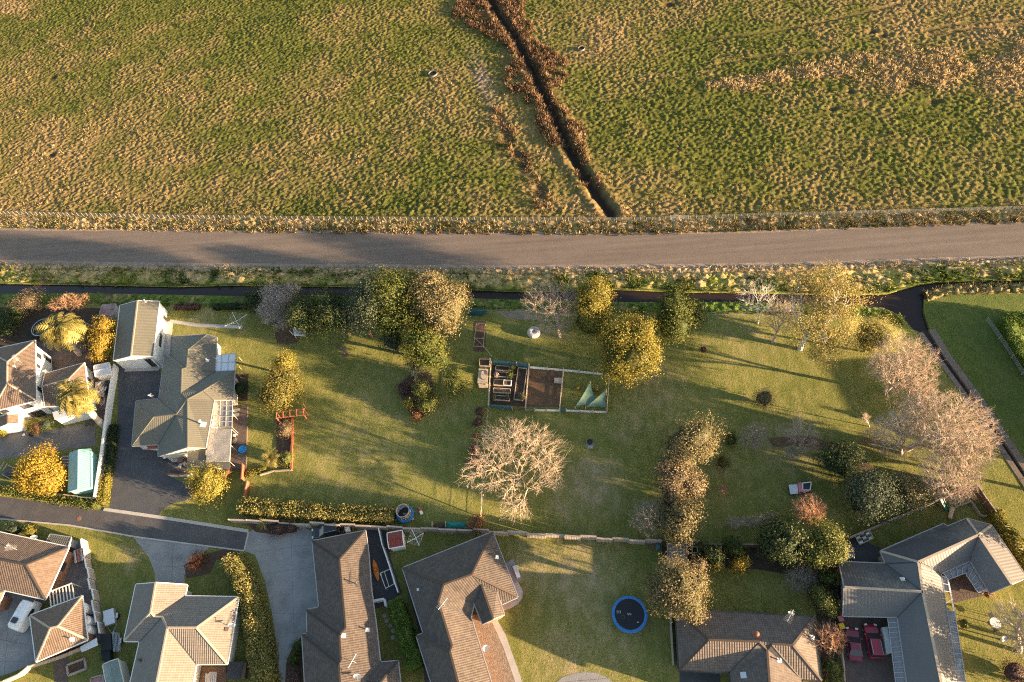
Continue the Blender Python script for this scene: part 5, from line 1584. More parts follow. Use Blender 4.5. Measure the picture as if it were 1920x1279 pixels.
# middle lawn
bare('bare_tree', 'big pale leafless spreading tree in the middle of the lawn', (973, 908), [(928, 838, 52, 5.0, 0.6), (978, 826, 56, 6.0, 0.6), (1018, 850, 46, 5.2, 0.6), (904, 888, 42, 3.8, 0.6), (1026, 898, 34, 3.6, 0.6), (955, 915, 36, 3.4, 0.6), (966, 955, 34, 2.8, 0.6)], M['bark_pale'], 900, 0.022, twig=4, fork=0.16)
leafy('tree', 'pale olive tree at the top of the lawn divide', 'tree', [(1296, 836, 42, 5.0), (1278, 855, 32, 4.2), (1318, 828, 24, 4.8)], M['leaf_olive'], 0.24, 18, 0.25)
leafy('tree', 'tan leaved tree in the middle of the lawn divide', 'tree', [(1265, 890, 34, 3.8), (1290, 912, 28, 3.2), (1262, 925, 26, 3.0)], M['leaf_tan'], 0.22, 18, 0.25)
leafy('tree', 'pale olive tree at the foot of the lawn divide, over the trellis', 'tree', [(1284, 965, 32, 4.0), (1270, 990, 28, 3.4), (1250, 975, 22, 3.2)], M['leaf_olive'], 0.24, 18, 0.25)
bare('bare_tree', 'grey leafless tree left of the lawn divide by the boundary fence', (1232, 1008), [(1213, 972, 38, 3.0, 0.9)], M['bark_grey'], 300, 0.022)
leafy('shrub', 'small dark glossy shrub right of the lawn divide', 'shrub', [(1370, 824, 13, 1.4)], M['leaf_green'], 0.18, 22)
leafy('shrub', 'low olive brown shrub below the lawn divide trees', 'shrub', [(1355, 868, 14, 1.0)], M['leaf_gold'], 0.16, 18, trunk=False)
bare('bare_tree', 'small leafless grey tree nearest the dark glossy shrub', (1411, 836), [(1411, 818, 34, 2.4, 0.9)], M['bark_grey'], 300, 0.02)
bare('bare_tree', 'small leafless pinkish tree on the leaf littered lawn', (1500, 836), [(1502, 818, 38, 2.4, 0.9)], M['bark_pink'], 300, 0.018)
bare('bare_tree', 'thin grey leafless tree below the leaf litter', (1483, 862), [(1484, 852, 16, 1.8, 0.9)], M['bark_grey'], 120, 0.016)
leafy('shrub', 'grey green shrub alone on the open right hand lawn', 'shrub', [(1432, 748, 20, 1.5)], M['leaf_olive'], 0.17, 20)
leafy('shrub', 'tiny reddish shrub on the lawn near the dark golden edged tree', 'shrub', [(1318, 655, 8, 0.6)], M['leaf_purple'], 0.13, 20, trunk=False)
bare('bare_tree', 'leafless orange barked bush above the deep green garden tree', (1515, 985), [(1513, 955, 36, 3.0, 1.0)], M['bark_orange'], 300, 0.030, zmin=-0.1, fork=0.15)
bare('bare_bush', 'small leafless rosy bush on the shaded lawn', (1362, 925), [(1358, 917, 12, 1.0, 0.9)], M['bark_orange'], 80, 0.02, 'bush')
bare('vine_row', 'row of bare pinkish vines on a low wire in the shaded garden', (1410, 982), [(1375, 980, 16, 0.9, 0.5), (1400, 980, 16, 0.9, 0.5), (1425, 978, 18, 1.2, 0.6), (1450, 974, 16, 1.2, 0.6)], M['bark_pink'], 360, 0.02, 'vines', zmin=0)
leafy('tree', 'deep green leafy tree at the left of the big garden pair', 'tree', [(1462, 1012, 36, 3.8), (1475, 1038, 26, 3.0), (1443, 1025, 24, 3.2)], M['leaf_dark'], 0.30, 14, 0.3)
leafy('tree', 'yellow green tree at the right of the big garden pair', 'tree', [(1550, 1010, 32, 4.2), (1562, 1032, 26, 3.8), (1535, 1042, 26, 3.2)], M['leaf_lime'], 0.26, 17, 0.25)
leafy('shrub', 'dark shrub beside the trellis frame', 'shrub', [(1338, 1042, 22, 2.0), (1318, 1030, 15, 1.5)], M['leaf_dark'], 0.22, 16, 0.3)
leafy('shrub', 'shrub with yellow flowers right of the trellis', 'shrub', [(1345, 1058, 13, 1.6)], M['leaf_lemon'], 0.16, 20)
leafy('shrub', 'shrub covered in orange gold flowers on the green lawn edge', 'shrub', [(1388, 1058, 18, 1.8)], M['leaf_orange'], 0.18, 20)
leafy('shrub', 'dark green shrub on the fence line between trellis and big trees', 'shrub', [(1368, 1020, 16, 1.6), (1385, 1035, 16, 1.7)], M['leaf_green'], 0.2, 16, 0.3)
leafy('shrub', 'tan leaved shrub squeezed beside the trellis roof', 'shrub', [(1308, 1060, 17, 2.0)], M['leaf_tan'], 0.17, 22)
leafy('big_olive_tree', 'big soft pale olive tree beside the large blue trampoline', 'tree', [(1275, 1095, 42, 5.2), (1285, 1125, 36, 4.6), (1242, 1110, 32, 4.2), (1300, 1095, 24, 5.0)], M['leaf_olive'], 0.22, 20, 0.2)
leafy('shrub', 'dark green shrub below the big garden pair', 'shrub', [(1553, 1085, 18, 2.0)], M['leaf_green'], 0.2, 18)
bare('bare_bush', 'tangle of leafless grey twigs on the lawn corner', (1505, 1092), [(1503, 1082, 32, 1.8, 0.7)], M['bark_grey'], 420, 0.022, 'bush')
leafy('shrub', 'yellow green shrub column along the metal roofed house', 'shrub', [(1545, 1130, 22, 2.4), (1558, 1142, 17, 2.0), (1535, 1110, 15, 2.2)], M['leaf_lime'], 0.2, 18, 0.3)
bare('bare_tree', 'leafless orange brown tree beside the parked red sedan', (1555, 1225), [(1553, 1198, 36, 2.8, 0.9)], M['bark_orange'], 260, 0.030)
leafy('shrub', 'pale green shrub below the orange bare tree', 'shrub', [(1556, 1250, 15, 1.2)], M['leaf_lime'], 0.18, 20)
leafy('shrub', 'clipped bright green bush at the bottom frame edge', 'shrub', [(1562, 1285, 20, 1.3)], M['leaf_lime'], 0.16, 26, 0.1)
bare('bare_tree', 'leafless pale tree at the bottom right frame edge', (1912, 1222), [(1908, 1178, 58, 3.8, 0.9)], M['bark_pale'], 240, 0.034)
leafy('shrub', 'low brown shrub in the bottom right corner', 'shrub', [(1902, 1262, 26, 1.0)], M['leaf_purple'], 0.18, 18, trunk=False)
leafy('shrub', 'small lime shrub on the lawn by the metal roofed veranda', 'shrub', [(1808, 1170, 10, 0.7)], M['leaf_lime'], 0.15, 20, trunk=False)
leafy('shrub', 'small orange tinted shrub at the end of the metal roof valley', 'shrub', [(1852, 1112, 9, 0.8)], M['leaf_rust'], 0.15, 20, trunk=False)
# left gardens
palm('palm', 'upper of the two large golden palms, over the garden trampoline', (150, 665), (112, 616), 42, 6.5, 62, 0.5, 'palm', 11, None, 0.20, 1.9)
palm('palm', 'lower of the two large golden palms, in front of the white house', (196, 800), (136, 740), 43, 6.8, 62, 0.5, 'palm', 11, None, 0.20, 1.9)
leafy('tree', 'narrow golden leaved tree between the palms and the long garage', 'tree', [(200, 612, 16, 3.2), (195, 640, 19, 3.0), (192, 664, 14, 2.2), (173, 625, 10, 2.4)], M['leaf_orange'], 0.22, 17, 0.3)
leafy('golden_tree', 'large bright orange gold tree beside the teal shed', 'tree', [(73, 878, 31, 3.4), (55, 900, 24, 2.6), (93, 898, 25, 2.8)], M['leaf_orange'], 0.26, 18, 0.3)
leafy('golden_tree', 'bright yellow tree at the corner of the green roofed house', 'tree', [(393, 905, 27, 2.4), (380, 911, 18, 2.0)], M['leaf_lemon'], 0.22, 20, 0.3)
leafy('shrub', 'round yellow shrub cut by the left edge, by the pale driveway', 'shrub', [(3, 808, 11, 1.0)], M['leaf_lemon'], 0.15, 26)
palm('yucca', 'yellow green spiky yucca at the white house entrance', (52, 802), (51, 797), 12, 1.2, 40, 0.12, 'plant', 7, M['leaf_lemon'], 0.12)
leafy('shrub', 'small rust tinted shrub beside the yucca', 'shrub', [(70, 803, 10, 0.8)], M['leaf_rust'], 0.14, 22, trunk=False)
leafy('shrub', 'grey green shrub in the bed right of the yucca', 'shrub', [(84, 798, 13, 0.8)], M['leaf_bluegreen'], 0.14, 22, trunk=False)
palm('palm', 'small round fan palm in the red edged garden bed', (510, 868), (508, 858), 21, 1.8, 70, 0.16, 'palm', 8, M['leaf_palm'], 0.2)
leafy('shrub', 'yellow green shrub in the corner of the red edged bed', 'shrub', [(538, 861, 12, 1.2)], M['leaf_lime'], 0.16, 22)
leafy('shrub', 'dry straw coloured grass clump in the red edged bed', 'plant', [(534, 806, 14, 1.0)], M['leaf_tan'], 0.14, 26, trunk=False)
hedge('ground_cover', 'low golden ground cover strip beside the red timber edge', [(463, 893), (482, 884), (500, 878)], 0.9, 0.4, M['leaf_lemon'], 0.15, 30, cat='plants')
leafy('shrub', 'small dark shrub in the bed along the sunny deck', 'shrub', [(450, 728, 12, 1.0)], M['leaf_dark'], 0.16, 22, trunk=False)
leafy('shrub', 'low rusty shrub by the white bay of the green roofed house', 'shrub', [(424, 885, 10, 0.7)], M['leaf_rust'], 0.14, 22, trunk=False)
leafy('shrub', 'dark red shrub, top of the column beside the wire fence', 'shrub', [(897, 772, 9, 0.9)], M['leaf_purple'], 0.15, 22, trunk=False)
leafy('shrub', 'dark red shrub, second down the column beside the wire fence', 'shrub', [(896, 792, 10, 0.9)], M['leaf_purple'], 0.15, 22, trunk=False)
leafy('shrub', 'orange red shrub just above the big pale bare tree', 'shrub', [(893, 818, 9, 0.9)], M['leaf_rust'], 0.15, 22, trunk=False)
leafy('shrub', 'long dark red shrub under the left edge of the pale bare tree', 'shrub', [(890, 842, 11, 0.9), (887, 866, 12, 0.9)], M['leaf_purple'], 0.15, 22, trunk=False)
leafy('shrub', 'round orange tan shrub by the boundary fence, below the slim post', 'shrub', [(892, 982, 17, 1.3)], M['leaf_rust'], 0.14, 30, 0.1)
leafy('shrub', 'grey green shrub at the top edge of the brown tiled house', 'shrub', [(27, 994, 13, 1.2)], M['leaf_bluegreen'], 0.15, 24)
leafy('shrub', 'bright yellow round shrub beside the brown tiled house', 'shrub', [(58, 998, 11, 1.3)], M['leaf_lemon'], 0.14, 28)
bare('bare_bush', 'leafless red twigged bush on the corner bed by the street', (375, 1062), [(372, 1050, 21, 1.6, 0.9)], M['leaf_rust'], 300, 0.022, 'bush')
leafy('shrub', 'dry brown shrub along the street end fence', 'shrub', [(520, 990, 16, 0.8), (545, 989, 12, 0.7)], M['leaf_purple'], 0.15, 20, trunk=False)
palm('yucca', 'golden spiky plant against the boundary fence by the street end', (497, 992), (495, 984), 15, 1.0, 22, 0.1, 'plant', 6, M['leaf_lemon'], 0.12)
leafy('shrub', 'dark green shrub in the bed between concrete drive and long house', 'shrub', [(560, 1212, 12, 0.9), (552, 1235, 12, 0.8)], M['leaf_green'], 0.16, 20, trunk=False)
leafy('shrub', 'reddish shrub at the foot of the planted drive bed', 'shrub', [(554, 1268, 13, 0.9)], M['leaf_purple'], 0.16, 20, trunk=False)
# hedges
hedge('hedge', 'long leafy hedge with mixed pale and yellow leaves along the lawn foot', [(458, 952), (530, 958), (610, 964), (680, 968), (742, 970)], 2.3, 1.9, M['leaf_hedge'], 0.20, 26, 0.16)
hedge('hedge', 'tall rounded golden hedge curving down beside the concrete drive', [(438, 1052), (462, 1085), (480, 1140), (492, 1200), (505, 1290), (508, 1340)], 3.3, 2.8, M['leaf_hedge'], 0.20, 26, 0.16, round_=0.9)
hedge('hedge', 'clipped bright green hedge between the two dark tiled houses', [(745, 1130), (757, 1170), (772, 1215), (786, 1255)], 2.2, 2.5, M['leaf_clipped'], 0.15, 40, 0.08)
hedge('hedge', 'narrow dark hedge along the white wall beside the asphalt drive', [(217, 800), (211, 860), (207, 888)], 1.5, 1.2, M['leaf_dark'], 0.18, 28, 0.12)
hedge('hedge', 'short golden hedge at the street end of the white wall', [(204, 892), (199, 930), (195, 948)], 1.6, 1.2, M['leaf_lemon'], 0.16, 32, 0.1)
hedge('hedge', 'low yellow green hedge along the street kerb at left', [(-20, 917), (40, 925), (110, 937), (190, 950)], 1.4, 0.9, M['leaf_lime'], 0.16, 30, 0.1)
hedge('hedge', 'clipped hedge with two sides around the yard at the right edge', [(1960, 604), (1880, 606), (1893, 640), (1912, 672), (1940, 712)], 2.2, 2.0, M['leaf_clipped'], 0.16, 30, 0.1)
hedge('hedge', 'golden lit hedge running along the right side of the grey metal roof', [(1858, 962), (1880, 1000), (1905, 1040), (1940, 1090)], 1.8, 1.7, M['leaf_lemon'], 0.18, 26, 0.14)
hedge('hedge', 'low brown clipped hedge behind the clothesline lawn', [(330, 578), (375, 578)], 1.2, 1.0, M['leaf_purple'], 0.15, 28, 0.1)
hedge('hedge', 'low dark clipped hedge nearest the dark streamside shrub', [(402, 578), (465, 577)], 1.2, 1.0, M['leaf_dark'], 0.15, 28, 0.1)
# beyond the right frame edge: what throws the long evening shade over the reserve
OH = House('neighbour_house', 'neighbouring house just beyond the right frame edge, behind the clipped hedge', 'house',
    {'a': (2030, 735, 4.4), 'b': (2110, 850, 4.4), 'nw': (1985, 715, 2.6), 'ne': (2060, 695, 2.6), 'se': (2170, 860, 2.6), 'sw': (2085, 895, 2.6)},
    ['nw a ne', 'ne a b se', 'se b sw', 'sw b a nw'], M['tile_umber'], M['cream'])
for i, (x, y, r_, z) in enumerate([(2000, 900, 46, 5), (2040, 1010, 44, 5), (2010, 1200, 44, 5), (2030, 1290, 44, 5)]):
    leafy('tree', ['tree', 'second tree', 'third tree', 'lowest tree'][i] + ' of the row standing beyond the right frame edge', 'tree', [(x, y, r_, z)], M['leaf_dark'], 0.4, 7)

# ------------------------------------------------------------------ small helpers for built things
def blk(name, pts, z0, z1, mat, parent=None):
    return mb().prism([G(*p, z1) for p in pts], z0, z1).build(name, mat, parent)
Z1 = Vector((0, 0, 1))
def up(p, z): return Vector((p.x, p.y, z))
def fabric(name, col, rough=0.7):
    M[name] = surf(name, col, rough, 0.14, 1.0, 8)
fabric('blue_vinyl', (0.030, 0.170, 0.440), 0.5); fabric('teal_tarp', (0.020, 0.200, 0.170)); fabric('dark_green_cover', (0.008, 0.065, 0.060))
fabric('shade_cloth', (0.085, 0.150, 0.118)); fabric('blue_mesh', (0.055, 0.145, 0.200)); fabric('orange_plastic', (0.62, 0.19, 0.03), 0.4)
fabric('red_plastic', (0.55, 0.07, 0.07), 0.5); fabric('yellow_plastic', (0.70, 0.42, 0.02), 0.5); fabric('pink_plastic', (0.55, 0.18, 0.20), 0.5)
fabric('pool_blue', (0.035, 0.300, 0.620), 0.4); fabric('cream_net', (0.50, 0.44, 0.34)); fabric('pale_fabric', (0.42, 0.405, 0.38)); fabric('slide_green', (0.02, 0.16, 0.09), 0.4)
fabric('brown_feather', (0.15, 0.055, 0.025)); fabric('white_plastic', (0.75, 0.75, 0.74), 0.4); fabric('ash', (0.33, 0.31, 0.29))
def paint(name, col):
    m, n, l, b_ = new_mat(name)
    a = noise(n, l, 1.5, 4)
    r = ramp(n, [(0.3, tuple(c * 0.85 for c in col)), (0.7, tuple(c * 1.1 for c in col))])
    l.new(a.outputs[0], r.inputs[0]); l.new(r.outputs[0], b_.inputs['Base Color'])
    b_.inputs['Roughness'].default_value = 0.3; b_.inputs['Coat Weight'].default_value = 0.6; b_.inputs['Coat Roughness'].default_value = 0.08
    M[name] = m
paint('maroon_paint', (0.185, 0.022, 0.040)); paint('red_paint', (0.30, 0.012, 0.030)); paint('black_paint', (0.012, 0.012, 0.014)); paint('white_gelcoat', (0.72, 0.73, 0.74))
M['tyre'] = surf('tyre_rubber', (0.02, 0.02, 0.021), 0.85)
M['lamp_glass'] = surf('lamp_glass', (0.65, 0.65, 0.62), 0.15, 0.05, spec=0.6)
M['tail_glass'] = surf('tail_glass', (0.35, 0.02, 0.02), 0.2, 0.05, spec=0.6)

def post_fence(name, label, line, h, gap, post_mat, post_w=0.09, rails=(), rail_mat=None, rail_h=0.10, wires=0, jitter=0.06, cat='fence', post_px_range=None, group=None):
    P = [G(*p) for p in line]
    root = thing(name, label, cat, P[0], group)
    me = None; k = 0
    for a, b_ in zip(P[:-1], P[1:]):
        L = (b_ - a).length; n = max(1, round(L / gap))
        for i in range(n + (b_ is P[-1])):
            q = a + (b_ - a) * (i / n)
            if me is None:
                o = mb().tube(q - Z1 * 0.1, q + Z1 * h, post_w * 0.55, post_w * 0.5, 6).build('post', post_mat, root)
                me = o.data; o0 = o
                base_off = q - P[0]
                me.transform(Matrix.Translation(-base_off)); o.location = base_off
            else:
                o = link(me, 'post', root, q - P[0])
            o.rotation_euler = (random.uniform(-jitter, jitter), random.uniform(-jitter, jitter), 0)
    for z in rails:
        for a, b_ in zip(P[:-1], P[1:]):
            mb().beam(a + Z1 * z, b_ + Z1 * z, 0.05, rail_h).build('rail', rail_mat or post_mat, root)
    for w in range(wires):
        z = h * (0.3 + 0.65 * w / max(1, wires - 1)); b_ = mb()
        for p, q in zip(P[:-1], P[1:]): b_.tube(p + Z1 * z, q + Z1 * z, 0.012, 0.012, 4)
        b_.build('wire', M['steel'], root)
    return root

def panel_fence(name, label, line, h, plen, mat, cap_mat=None, step=0.10, thick=0.09, boards=12, cat='fence', seed=1, cap=0.16):
    """stepped panels between posts; each panel one ribbed sheet with a capping board"""
    r = random.Random(seed)
    P = [G(*p) for p in line]
    root = thing(name, label, cat, P[0])
    for a, b_ in zip(P[:-1], P[1:]):
        L = (b_ - a).length; n = max(1, round(L / plen)); d = (b_ - a) / L; nr = Vector((-d.y, d.x, 0))
        for i in range(n):
            p = a + d * (L * i / n + 0.05); q = a + d * (L * (i + 1) / n - 0.05)
            zt = h + r.uniform(-step, step); off = nr * (r.uniform(-0.04, 0.04) + (0.10 if i % 2 else -0.10) * (step > 0.12))
            w = (q - p).length; out = []
            for side in (1, -1):
                rng_ = range(boards) if side == 1 else range(boards - 1, -1, -1)
                for k in rng_:
                    s0, s1 = k / boards, (k + 1) / boards
                    t = thick / 2 * (1.0 + (0.25 if k % 2 else 0))
                    pp = [p + d * (w * (s0 + 0.01)) + nr * t * side, p + d * (w * (s1 - 0.01)) + nr * t * side]
                    out += pp if side == 1 else pp[::-1]
            mb().prism([o + off for o in out], 0, zt).build('fence_panel', mat, root)
            mb().beam(p + off + Z1 * (zt + 0.02), q + off + Z1 * (zt + 0.02), cap, 0.05).build('capping', cap_mat or mat, root)
            mb().box(p - d * 0.05 + off + Z1 * (h / 2 + 0.05), (0.12, 0.12, h + 0.1), math.atan2(d.y, d.x)).build('post', cap_mat or mat, root)
    return root

# ------------------------------------------------------------------ fences and walls
post_fence('paddock_fence', 'long post and wire fence between the paddock and the road', FL[:0] + [(-30, 401), (300, 409), (660, 413), (1000, 415), (1200, 415), (1400, 408), (1600, 403), (1950, 393)], 1.05, 1.16, M['timber'], 0.085, wires=4)
gt = thing('field_gate', 'pale steel field gate in the paddock fence', 'gate', G(1255, 412))
for a_, b_ in ((G(1256, 412), G(1290, 413)),):
    for z in (0.35, 0.65, 0.95, 1.2): mb().tube(up(a_, z), up(b_, z), 0.035, 0.035, 6).build('rail', M['steel'], gt)
    for f in (0, 0.5, 1): mb().tube(up(a_.lerp(b_, f), 0.2), up(a_.lerp(b_, f), 1.25), 0.04, 0.04, 6).build('upright', M['steel'], gt)
M['fence_pink'] = surf('weathered_pale_fence', (0.36, 0.30, 0.255), 0.85, 0.14, 0.8, 6, stain=(0.26, 0.225, 0.195))
panel_fence('boundary_fence', 'long stepped pale panel fence along the foot of the big lawn', [(437, 979), (470, 980), (560, 987), (700, 992), (760, 996), (860, 999), (920, 1002), (1060, 1010), (1240, 1022)], 1.55, 2.45, M['fence_pink'], M['fence_pink'], 0.24, seed=3, cap=0.24)
panel_fence('white_wall', 'long white wall between the white house and the asphalt driveway', [(222, 690), (209, 770), (199, 850), (186, 938)], 1.35, 6.0, M['white'], M['white'], 0.08, 0.22, 20, 'wall', 5, cap=0.34)
panel_fence('stepped_fence', 'white stepped fence from the street down past the tiled garage', [(165, 1016), (170, 1050), (178, 1090), (190, 1150), (197, 1192)], 1.55, 1.9, M['fence_pink'], M['white'], 0.18, seed=6, cap=0.22)
panel_fence('curved_fence', 'low curving grey fence in the bottom left corner', [(-10, 1290), (45, 1266), (62, 1252), (110, 1236), (140, 1225), (188, 1207)], 1.1, 1.8, M['fence_pink'], M['timber_pale'], 0.06, seed=7)
panel_fence('side_fence', 'grey fence between the trampoline lawn and the umber tiled house', [(1254, 1026), (1256, 1100), (1257, 1180), (1261, 1250)], 1.5, 2.4, M['timber'], M['fence_pink'], 0.12, seed=8)
panel_fence('side_fence', 'white topped fence between the two dark tiled houses', [(714, 994), (722, 1030), (735, 1068), (752, 1116)], 1.4, 2.2, M['fence_pink'], M['white'], 0.06, seed=9)
panel_fence('garden_fence', 'grey timber fence under the rounded evergreens, upper right house', [(1587, 1014), (1650, 987), (1712, 961), (1745, 947)], 1.5, 2.3, M['timber'], M['timber'], 0.05, seed=10)
panel_fence('corner_fence', 'orange lit brown timber fence ending in a corner under the bare tree', [(1745, 947), (1790, 928), (1822, 914), (1842, 945), (1858, 968)], 1.6, 1.9, M['timber_brown'], M['timber_pale'], 0.03, seed=11)
panel_fence('back_fence', 'dark fence behind the trellis and shaded shrubs', [(1290, 1024), (1420, 1026), (1500, 1026)], 1.2, 2.4, M['timber_brown'], M['timber'], 0.03, seed=12)
panel_fence('low_fence', 'low pale fence at the left garden behind the golden tree', [(-10, 912), (20, 915), (45, 920)], 0.6, 2.0, M['timber'], M['timber_pale'], 0.03, seed=13)
panel_fence('street_fence', 'low timber rail fence along the kerb hedge by the teal shed', [(100, 928), (150, 934), (184, 938)], 0.7, 2.0, M['timber'], M['timber_pale'], 0.03, seed=14)
post_fence('wire_fence', 'thin wire fence running down the lawn from the pen corner', [(916, 772), (914, 800), (911, 830), (906, 900), (903, 968)], 1.1, 4.2, M['timber_pale'], 0.08, wires=3)
post_fence('wire_fence', 'wire fence along the stream bank behind the bare tree', [(880, 590), (958, 586), (1080, 592), (1200, 594), (1360, 592), (1420, 592)], 1.1, 6.5, M['timber_pale'], 0.09, wires=2)
post_fence('wire_fence', 'dark mesh fence with pale stays around the hedge at the right edge', [(1848, 603), (1872, 636), (1895, 672), (1935, 735)], 1.1, 3.2, M['timber_pale'], 0.09, wires=4)
panel_fence('timber_edge', 'bright red stained timber edge along the narrow garden bed', [(549, 786), (549, 835), (548, 881)], 0.45, 5, M['timber_red'], M['timber_red'], 0.01, 0.14, 3, 'garden edge', cap=0.3)
panel_fence('timber_edge', 'low pale timber edge at the foot of the narrow garden bed', [(548, 882), (515, 884), (488, 892)], 0.3, 3, M['timber_pale'], M['timber_pale'], 0.01, 0.14, 3, 'garden edge', cap=0.2)
panel_fence('red_fence', 'short red timber fence at the lower corner of the deck', [(459, 875), (457, 903)], 1.0, 3, M['timber_red'], M['timber_red'], 0.01, 0.1, 6)
panel_fence('red_fence', 'short brown red fence above the long leafy hedge', [(467, 906), (457, 950)], 0.9, 3, M['timber_red'], M['timber_brown'], 0.01, 0.1, 6)
panel_fence('porch_fence', 'short red rail with white base in front of the outdoor table', [(318, 893), (338, 894), (362, 890)], 0.8, 2, M['white'], M['timber_red'], 0.01, 0.12, 6, cap=0.25)
panel_fence('yard_wall', 'low white wall stub closing the paved side yard', [(702, 1130), (724, 1126), (727, 1140)], 0.9, 3, M['white'], M['white'], 0.01, 0.2, 3, 'wall', cap=0.3)
panel_fence('drive_wall', 'pale paver edge wall along the brown paved driveway', [(1577, 1225), (1581, 1260), (1584, 1300)], 0.5, 3, M['timber_pale'], M['timber_pale'], 0.01, 0.2, 3, 'wall')
panel_fence('low_wall', 'low concrete wall around the small lawn behind the grey roof', [(1784, 957), (1800, 948), (1819, 942), (1838, 970), (1848, 969)], 0.5, 2.4, M['fence_pink'], M['timber'], 0.01, 0.14, 4, 'wall')

# ------------------------------------------------------------------ sheds
def shed(name, label, top, zt, rise, roofmat, wallmat, gable=True, cat='shed', axis=0, oh=0.12, door=None):
    """top: four eave corners in the picture (nw, ne, se, sw); ridge along axis 0: nw-sw .. or 1"""
    P = [G(*p, zt) for p in top]
    nw, ne, se, sw = P
    if axis == 0:
        a, c = nw.lerp(ne, 0.5), sw.lerp(se, 0.5)
        pts = {'nw': nw, 'ne': ne, 'se': se, 'sw': sw}
        faces = ['nw a c sw', 'a ne se c']
    else:
        a, c = nw.lerp(sw, 0.5), ne.lerp(se, 0.5)
        faces = ['nw ne c a', 'a c se sw']
    def px_of(p):
        v = np.array([p.x, p.y, p.z - CAM_H]) @ ROT
        return (HW + FOC * v[0] / -v[2], HH - FOC * v[1] / -v[2], p.z)
    a = a + Z1 * rise; c = c + Z1 * rise
    d = {k: px_of(v) for k, v in (('nw', nw), ('ne', ne), ('se', se), ('sw', sw), ('a', a), ('c', c))}
    return House(name, label, cat, d, faces, roofmat, wallmat, overhang=oh, cap_w=0.14, gutter=wallmat)
s = shed('teal_shed', 'teal metal shed with bright sunlit roof by the white wall', [(131, 850), (169, 842.5), (169.5, 914.5), (128.5, 921.5)], 2.1, 0.45, M['metal_teal'], M['metal_teal'], oh=0.08)
s = shed('red_roof_shed', 'small shed with dark red roof and white ridge by the clothesline', [(726.5, 1000), (754, 995), (756.5, 1023), (730, 1028)], 1.9, 0.3, M['metal_red'], M['white'], axis=1, oh=0.06)
s = shed('rusty_shed', 'small shed with rusty red and white roof, left of the long garage', [(192, 572), (217, 570), (213, 590), (187, 590)], 2.0, 0.1, M['metal_rust'], M['grey_wall'], axis=1, oh=0.06)
s = shed('white_shed', 'plain white garden shed between white house and white wall', [(176, 686), (204, 680), (208, 700), (179, 706)], 1.9, 0.08, M['metal_white'], M['white'], axis=1, oh=0.05)
s = shed('weathered_shed', 'weathered green and white sheeted shed at the bottom left, beside the lawn', [(193, 1247), (221, 1236), (236, 1300), (205, 1310)], 2.1, 0.25, M['metal_greenwhite'], M['cream'], axis=0, oh=0.05)
s = shed('green_lean_to', 'low flat olive green shed roof above the brown tiled house', [(94, 1002), (133, 1008), (127, 1024), (87, 1016)], 1.9, 0.02, M['metal_green'], M['grey_wall'], axis=1, oh=0.1)
s = shed('rust_lean_to', 'small pale rusty roof in the bottom left corner', [(171, 1272), (192, 1266), (196, 1310), (170, 1310)], 1.7, 0.05, M['metal_rust'], M['grey_wall'], axis=1, oh=0.1)
s = shed('glass_lean_to', 'small grey roofed lean to under the yellow green garden tree', [(1577, 1040), (1596, 1025), (1601, 1042), (1580, 1052)], 1.8, 0.05, M['metal_grey'], M['grey_wall'], axis=1, oh=0.1)

